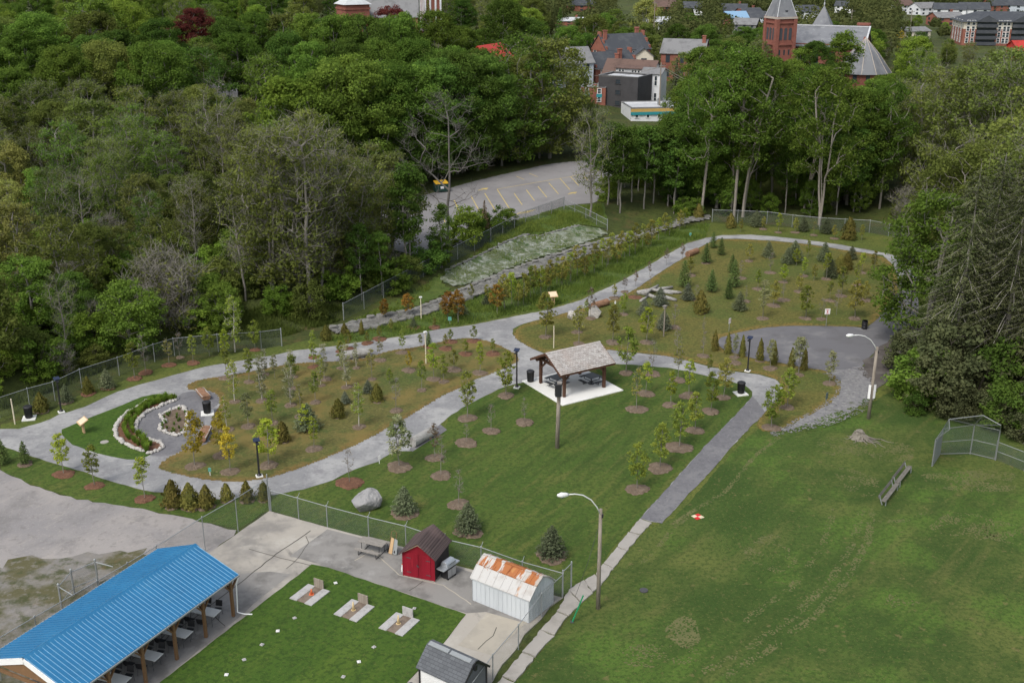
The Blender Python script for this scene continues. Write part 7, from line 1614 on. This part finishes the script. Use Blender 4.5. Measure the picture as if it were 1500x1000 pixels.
rf = m.build('roof', M['slate'], o); m = MB(); m.bar((-hw-.45, -hd-.9, eh-.5), (-hw-.45, 0, eh+rh+.4), .5, .4); m.bar((hw+.45, -hd-.9, eh-.5), (hw+.45, 0, eh+rh+.4), .4, .3); m.bar((-hw-.4, 0, eh+rh+.35), (hw+.4, 0, eh+rh+.35), .4, .25); m.build('coping', M['membrane'], rf)
for x in (-6, -2, 2, 6): window(o, (x, -hd-.03, 3), 1.4, 4.5, 0, True)
m = MB(); m.cbox((hw-1.5, 3.5, 4), (3.0, 2.2, eh+rh-3.5)); m.cbox((hw-1.5, 3.5, eh+rh+.5), (3.3, 2.5, .5)); m.build('chimney', M['brickchurch'], o)
m = MB(); q = 3.6; bz = eh+rh-.4; m.add([(-3-q, 8-q, bz-2), (-3+q, 8-q, bz-2), (-3+q, 8+q, bz-2), (-3-q, 8+q, bz-2), (-3, 8, bz+5.4)], [(0, 1, 4), (1, 2, 4), (2, 3, 4), (3, 0, 4), (3, 2, 1, 0)]); m.build('pyramid_roof', M['slate'], o)
m = MB(); m.lathe([(.12, 0), (.2, .5), (.05, .9), (.03, 1.6)], 8, (-3, 8, bz+5.3)); m.build('finial', M['membrane'], o)
AY = 284; X = xat(1266, AY, 9); z0 = float(terr(X, AY)); o = thing('church_apse', (X, AY, z0), .2, 'round brick church apse under a pale conical roof', 'church')
eh = zat(AY-4, 107)-z0; ah = zat(AY, 56)-z0
n = 12; r_ = 6.2; m = MB(); m.lathe([(r_, -1), (r_, eh)], n); m.build('wall', M['brickchurch'], o); m = MB(); m.lathe([(r_+.7, eh-.2), (r_*.55, eh+(ah-eh)*.55), (.1, ah)], n); rf = m.build('roof', M['slate'], o); m = MB()
for k in range(n):
    t = 6.2832*k/n; c, s = math.cos(t), math.sin(t); m.bar(((r_+.72)*c, (r_+.72)*s, eh-.15), (r_*.55*c, r_*.55*s, eh+(ah-eh)*.55+.08), .14, .08); m.bar((r_*.55*c, r_*.55*s, eh+(ah-eh)*.55+.08), (.1*c, .1*s, ah+.05), .12, .08)
m.build('roof_seam', M['stonetrim'], rf)
for k in range(n):
    t = 6.2832*(k+.5)/n; a = t+math.pi/2; rr = r_*math.cos(math.pi/n)+.02; window(o, (rr*math.cos(t), rr*math.sin(t), 1.6), 1.0, 2.6, a, True)
# --- apartment block, top right
BY = 400; X = xat(1487, BY, 8); z0 = float(terr(X, BY)); o = thing('apartment_block', (X, BY, z0), R(-7), 'four storey brick and white apartment block with dark balconies', 'building')
eh = zat(BY-8, 33)-z0; rh = zat(BY, 17)-z0-eh; hw, hd = 19, 8
m = MB(); m.box(-hw, -hd, -1, hw, hd, eh*.70); m.build('brick_wall', M['brickfar'], o); m = MB(); m.box(-hw+.05, -hd+.05, eh*.702, hw-.05, hd-.05, eh); m.build('upper_wall', M['cream'], o)
m = MB(); e = .9; m.add([(-hw-e, -hd-e, eh), (hw+e, -hd-e, eh), (hw+e, hd+e, eh), (-hw-e, hd+e, eh), (-hw+6, 0, eh+rh), (hw-6, 0, eh+rh)], [(0, 1, 5, 4), (1, 2, 5), (2, 3, 4, 5), (3, 0, 4), (3, 2, 1, 0)]); rf = m.build('roof', M['darkroof'], o)
for x in (-11.5, 0, 11.5):
    m = MB(); m.add([(x-4, -hd-1.0, eh+.02), (x+4, -hd-1.0, eh+.02), (x, -hd-1.0, eh+2.2), (x, -1.5, eh+2.2)], [(0, 1, 2), (0, 2, 3), (1, 3, 2), (0, 3, 1)]); m.build('gable', M['darkroof'], rf)
    for k in range(4):
        z = eh*k/4+.2; m = MB(); m.box(x-3.4, -hd-1.4, z, x+3.4, -hd-.003, z+.15); m.box(x-3.4, -hd-1.4, z+.153, x+3.4, -hd-1.35, z+1.1); bl = m.build('balcony', M['darkroof'], o); m = MB(); m.box(x-3.2, -hd-.06, z+.16, x+3.2, -hd-.004, z+2.3); m.build('pane', M['glassdark'], bl)
for x in (-17.5, -15.8, -7.2, -5.6, -4.4, 4.4, 5.8, 7.2, 15.8, 17.5):
    for k in range(4): window(o, (x, -hd-.02, eh*k/4+.9), 1.0, 1.5, 0, False)
for y in (-5, -1.5, 2, 5.5):
    for k in range(4): window(o, (-hw-.02, y, eh*k/4+.9), 1.0, 1.5, -math.pi/2, False)
CLEAR.append((1395, 0, 1560, 114, 400))
house('red_barn', 'bright red low building below the apartment block', 'building', 1494, 345, 6, 6, 69, 60, R(5), 'redroof', 'redroof', 'x', (2, 1), (0, 0), True)
# --- houses farther off: (px, Y, width, depth, eave row, ridge row, turn, wall, roof, label)
for a in [(1241, 830, 11, 9, 9, 2, -.4, 'siding', 'darkroof', 'white house alone on the green rise right of spire'), (1318, 760, 10, 9, 8, 0, .3, 'siding', 'brownroof', 'white house with a brown roof behind dark conifers'), (1352, 720, 11, 9, 12, 4, .4, 'siding', 'greyroof', 'grey and white house left of the white twin houses'),
          (1390, 690, 14, 10, 14, 5, -.3, 'siding', 'darkroof', 'white twin house with a red upper storey'), (1425, 680, 13, 10, 14, 4, -.2, 'siding', 'darkroof', 'wide white house above the apartment block roof'), (1384, 600, 12, 9, 26, 18, .2, 'brickfar', 'greyroof', 'low brick house with a grey hipped roof'),
          (1458, 720, 12, 9, 8, -2, .3, 'brickfar', 'darkroof', 'brick house at the top edge above apartments'), (1490, 690, 13, 9, 8, -2, -.3, 'bluegrey', 'darkroof', 'pale blue house in the top right corner'),
          (1072, 620, 13, 9, 16, 6, -.2, 'brickfar', 'darkroof', 'brick house with twin white gables at the top'), (1076, 520, 9, 8, 26, 17, .2, 'brickfar', 'bluemetal', 'brick house with a light blue metal roof'), (1096, 560, 10, 9, 20, 12, .25, 'brickfar', 'darkroof', 'dark roofed brick house left of the spire'),
          (1112, 520, 10, 8, 26, 17, -.3, 'bluegrey', 'darkroof', 'grey house with a white gable beside the spire'), (972, 700, 11, 9, 10, 1, .2, 'brickfar', 'brownroof', 'brick house at the top edge above the car row'), (1015, 640, 9, 8, 12, 3, -.2, 'siding', 'darkroof', 'small white gabled house among dark trees'),
          (850, 720, 14, 9, 8, 0, .1, 'brickfar', 'darkroof', 'dark brick building at the top edge'), (832, 430, 13, 8, 33, 26, .05, 'brickfar', 'membrane', 'low brick building with a pale flat looking roof'), (1093, 450, 9, 8, 36, 27, -.4, 'greyroof', 'greyroof', 'grey shed roof behind the round trees'),
          (1335, 470, 10, 8, 46, 40, .3, 'cream', 'greyroof', 'low tan roofed house beside the far road'), (965, 480, 9, 7, 32, 25, .1, 'siding', 'membrane', 'small white building below the far car row'), (1180, 640, 10, 8, 17, 8, .2, 'siding', 'darkroof', 'white house partly behind the church spire')]:
    px, Y, w_, d_, ye, yr, rot, wall, roof, lb = a; kk = (500-ye)/F; Y = (4.6-H)*(CT+kk*ST)/(kk*CT-ST); house('town_house', lb, 'house', px, Y, w_, d_, ye, yr, rot, wall, roof, 'x', (3, 2), (2, 2), True, [(.5, .2, .8)] if wall == 'brickfar' else (), 'houses of the far town')
# far road with parked cars
sheet('far_road', [tuple(flat(*q)) for q in [(905, 8), (925, 5), (950, 24), (958, 34), (930, 34), (918, 20)]], M['asphalt'], .05, smooth=0, jit=0)
sheet('far_road', [tuple(flat(*q)) for q in [(1322, 66), (1330, 58), (1352, 52), (1372, 50), (1376, 56), (1350, 62), (1340, 72)]], M['asphalt'], .06, smooth=0, jit=0)
CLEAR += [(900, 0, 960, 44, 650), (1318, 46, 1378, 76, 460)]
def carmesh(col):
    b = MB(); b.hexa([(-2.1, -.85, .3), (2.1, -.85, .3), (2.1, .85, .3), (-2.1, .85, .3), (-2.05, -.8, .85), (2.05, -.8, .8), (2.05, .8, .8), (-2.05, .8, .85)])
    b.hexa([(-1.7, -.78, .86), (1.0, -.78, .86), (1.0, .78, .86), (-1.7, .78, .86), (-1.3, -.62, 1.42), (.35, -.62, 1.42), (.35, .62, 1.42), (-1.3, .62, 1.42)]); return b
def car(x, y, z, rz, col, label, grp=None):
    o = thing('parked_car', (x, y, z), rz, label, 'car', grp); carmesh(0).build('body', col, o, bevel=.06)
    m = MB(); m.hexa([(-1.66, -.795, .9), (.98, -.795, .9), (.98, .795, .9), (-1.66, .795, .9), (-1.3, -.64, 1.34), (.4, -.64, 1.34), (.4, .64, 1.34), (-1.3, .64, 1.34)]); m.build('window_band', M['glassdark'], o)
    for sx in (-1.3, 1.3):
        for sy in (-.8, .8): m = MB(); m.tube([(sx, sy-.1, .32), (sx, sy+.1, .32)], .32, 12); m.build('wheel', M['blackmat'], o)
CARC = [M['siding'], plain('silver_car_mat', (.4, .41, .42), .35, .1, 2, .3, .5), plain('dark_car_mat', (.04, .045, .05), .35, .1, 2, 0, .5), plain('red_car_mat', (.3, .03, .03), .35, .1, 2, 0, .5)]
landmark('the top of the far road', 912, 8); landmark('the lower end of the far road', 948, 30)
for i, (px, py) in enumerate([(912, 9), (918, 12), (926, 16), (920, 19), (933, 21), (940, 26), (928, 27), (945, 31)]):
    x, y = flat(px, py); t = float(terr(x, y)); nm = ['white', 'silver', 'white', 'dark', 'white', 'silver', 'red', 'white'][i]
    o = bpy.data.objects; car(x, y, .06, -1.0+.1*i, CARC[[0, 1, 0, 2, 0, 1, 3, 0][i]], None, None); ob = [q for q in COL.objects if q.name.startswith('parked_car')][-1]; later(ob, 'tiny %s parked car on the far road' % nm, 'car', 'cars parked along the far road', ob.location)
p = G(1362, 385); car(p.x, p.y, .06, .5, M['siding'], 'white car almost hidden behind the trees at the driveway end')
# utility poles with wires
def upole(px, py, yt, label, arms=True):
    p = G(px, py); h = zat(p.y, yt)-p.z; o = thing('power_pole', p, .4, label, 'power pole', 'power poles of the town'); m = MB(); m.tube([(0, 0, -.3), (0, 0, h)], [.17, .11], 8); m.build('pole', M['polewood'], o)
    m = MB(); m.bar((-1.1, 0, h-.6), (1.1, 0, h-.6), .12); m.build('crossarm', M['oldwood'], o); m = MB()
    for x in (-1, -.4, .4, 1): m.lathe([(.05, h-.53), (.06, h-.35)], 6, (x, 0, 0))
    m.build('insulator', M['glassdark'], o); return p, h
pa_, h1 = upole(965, 172, 92, 'wooden power pole beside the green roofed shop'); pb_, h2 = upole(1243, 72, 14, 'slim power pole right of the church roof'); pc_, h3 = upole(1329, 78, 15, 'slim power pole beside the far road')
pd_, h4 = upole(957, 62, 2, 'power pole at the top above the far road')
for i, (q, dz) in enumerate([((1060, 205, 128), 0), ((1060, 205, 133), -.4), ((845, 200, 108), -.2), ((830, 190, 92), -.5)]):
    X = xat(q[0], pa_.y-8, 6); e = Vector((X, pa_.y-8, zat(pa_.y-8, q[2]))); s = Vector((pa_.x, pa_.y, pa_.z+h1-.5+dz)); m = MB()
    m.tube([s+(e-s)*t-Vector((0, 0, 1.2*math.sin(math.pi*t))) for t in np.linspace(0, 1, 7)], .03, 4); w_o = m.build('wire', M['oldwood'], None); tag(w_o, ['upper power wire running right from the shop pole', 'lower power wire running right from the shop pole', 'lower power wire running left from the shop pole', 'upper power wire running left from the shop pole'][i], 'wire')
# trees between the houses
for x, yb, Y, k, lf, w_ in [(1060, 62, 262, 'maple', 'maple', 1), (1035, 70, 275, 'oliveround', 'olive', 1), (1000, 78, 268, 'oliveround', 'olive', 1), (1018, 92, 262, 'farconifer', None, 1), (990, 84, 258, 'farconifer', None, 1), (1088, 40, 330, 'maple', 'deep', 1), (1110, 42, 345, 'roundtree', 'maple', 1), (1060, 20, 420, 'roundtree', 'olive', 1.1), (1190, 62, 262, 'maple', 'deep', 1), (1232, 46, 268, 'slim', 'maple', 1.5), (1222, 60, 266, 'slim', 'maple', 1.4), (1172, 72, 262, 'roundtree', 'maple', 1), (855, 28, 330, 'maple', 'deep', 1), (860, 50, 310, 'roundtree', 'deep', 1), (885, 20, 370, 'roundtree', 'maple', 1), (900, 14, 420, 'oliveround', 'maple', 1.1), (945, 0, 420, 'willowy', 'pale', 1), (1010, 20, 400, 'maple', 'deep', 1), (975, 60, 310, 'budding', None, 1), (965, 58, 330, 'oliveround', 'olive', 1), (1340, 60, 330, 'maple', 'deep', 1), (1330, 74, 300, 'maple', 'maple', 1), (1300, 58, 340, 'budding', None, 1), (1320, 46, 380, 'oliveround', 'gold', .8), (1345, 33, 470, 'roundtree', 'bright', 1), (1385, 40, 430, 'roundtree', 'bright', 1), (1365, 70, 300, 'budding', None, 1), (1420, 62, 310, 'budding', None, 1), (1300, 2, 620, 'maple', 'deep', 1.2), (1318, 4, 610, 'farconifer', None, 1.4), (1342, 2, 600, 'farconifer', None, 1.4), (1280, 0, 640, 'maple', 'maple', 1.2), (838, 108, 240, 'oliveround', 'olive', .8), (1130, 85, 262, 'maple', 'maple', 1)]:
    X = xat(x, Y, 6); p = Vector((X, Y, float(terr(X, Y)))); h = max(5, zat(Y, yb)-p.z); wood(k, p, h, leaf=lf, wide=w_, group='trees among the town houses')
for t, x, y in [('the white house on the rise', 1241, 10), ('the blue metal roof', 1076, 22), ('the far car row', 930, 18), ('the wide white house', 1425, 10), ('the far road', 1350, 60), ('the low brick building', 832, 35), ('the middle of the top edge', 720, 0), ('the power pole by the shop', 965, 130), ('the worn grey roof', 1002, 68)]: landmark(t, x, y)
fill([(-160, 285), (20, 285), (40, 215), (130, 215), (230, 260), (280, 345), (-150, 345)], 150, 7.0, ch_town, 21)
# the wooded town beyond reads as one mass of crowns
rg = np.random.default_rng(77); cs = []; hs = []
while len(cs) < 1500:
    y = 345+rg.uniform()*395; x = rg.uniform(-.5, .5)*y*1.02; z = float(terr(x, y)); px, py = pix((x, y, z))
    if px < -30 or px > 1530 or (px > 1385 and y < 405): continue
    if any(y < yb+8 and a-2 < px < c+2 and b < py < d for a, b, c, d, yb in CLEAR) or any((a-x)**2+(b-y)**2 < 30 for a, b, r_ in PLACED if b > 330): continue
    h = rg.uniform(7, 13); near = any(y < yb+8 and a < px < c and b < py < d+32 and yb > 330 for a, b, c, d, yb in CLEAR)
    if near and rg.uniform() < .6: continue
    if near: h = rg.uniform(3, 6)
    cs.append((x, y, z)); hs.append(h)
    if rg.uniform() < .25: cs.append((x+rg.uniform(-5, 5), y+rg.uniform(-4, 4), z)); hs.append(h*.7)
C = []; Nn = []; S = []
for (x, y, z), h in zip(cs, hs):
    n = 300; r = h*.48; a = rg.uniform(0, 6.28, n); t = rg.uniform(0, 1, n); u = np.arccos(1-1.55*t); lump = 1+.22*np.sin(a*3+h)*np.sin(u*4+h*3)
    q = np.stack([np.sin(u)*np.cos(a)*r*lump, np.sin(u)*np.sin(a)*r*lump, np.cos(u)*h*.45*lump+h*.55], 1)*rg.uniform(.75, 1.03, (n, 1)); nn = q-np.array([0, 0, h*.5]); nn = nn/np.linalg.norm(nn, axis=1, keepdims=True)+rg.normal(0, .28, (n, 3))
    C.append(q+np.array([x, y, z])); Nn.append(nn)
lv, lq = leaf_quads(rg, np.concatenate(C), np.concatenate(Nn), .95, .7)
L['town'] = leafmat('far_crown_leaf', (.042, .062, .024), (.058, .076, .03), (.03, .046, .02))
for nd in L['town'].node_tree.nodes:
    if nd.type == 'TEX_NOISE': nd.inputs['Scale'].default_value = .07 if nd.inputs['Scale'].default_value < 1 else .3
o = bpy.data.objects.new('distant_trees', np_mesh('distant_trees', lv, lq, L['town'])); link(o); tag(o, 'far tree crowns filling the gaps between the town houses', 'trees', None, 'stuff')
# ------------------------------------------------------------------ light
w = bpy.data.worlds.new('World'); SC.world = w; w.use_nodes = True; nt = w.node_tree
sky = nt.nodes.new('ShaderNodeTexSky'); sky.sky_type = 'NISHITA'; sky.sun_disc = False
AZ = R(215); EL = R(52)        # compass azimuth measured clockwise from +Y
sky.sun_elevation = EL; sky.sun_rotation = AZ; sky.air_density = 1.2; sky.dust_density = 3.0; sky.ozone_density = 1.0
hs = nt.nodes.new('ShaderNodeHueSaturation'); hs.inputs['Saturation'].default_value = .5     # thin cloud: a paler sky
nt.links.new(sky.outputs[0], hs.inputs['Color']); nt.links.new(hs.outputs[0], nt.nodes['Background'].inputs[0]); nt.nodes['Background'].inputs[1].default_value = .15
ld = bpy.data.lights.new('sun', 'SUN'); ld.energy = 1.4; ld.angle = R(16); ld.color = (1, .97, .92)
so = bpy.data.objects.new('sun', ld); COL.objects.link(so)
d = Vector((math.sin(AZ)*math.cos(EL), math.cos(AZ)*math.cos(EL), math.sin(EL)))
so.rotation_euler = d.to_track_quat('Z', 'Y').to_euler(); so.location = (0, 0, 120)
vs = SC.view_settings; vs.view_transform = 'Standard'; vs.look = 'None'; vs.gamma = 1; vs.exposure = EXPO
finish_labels()
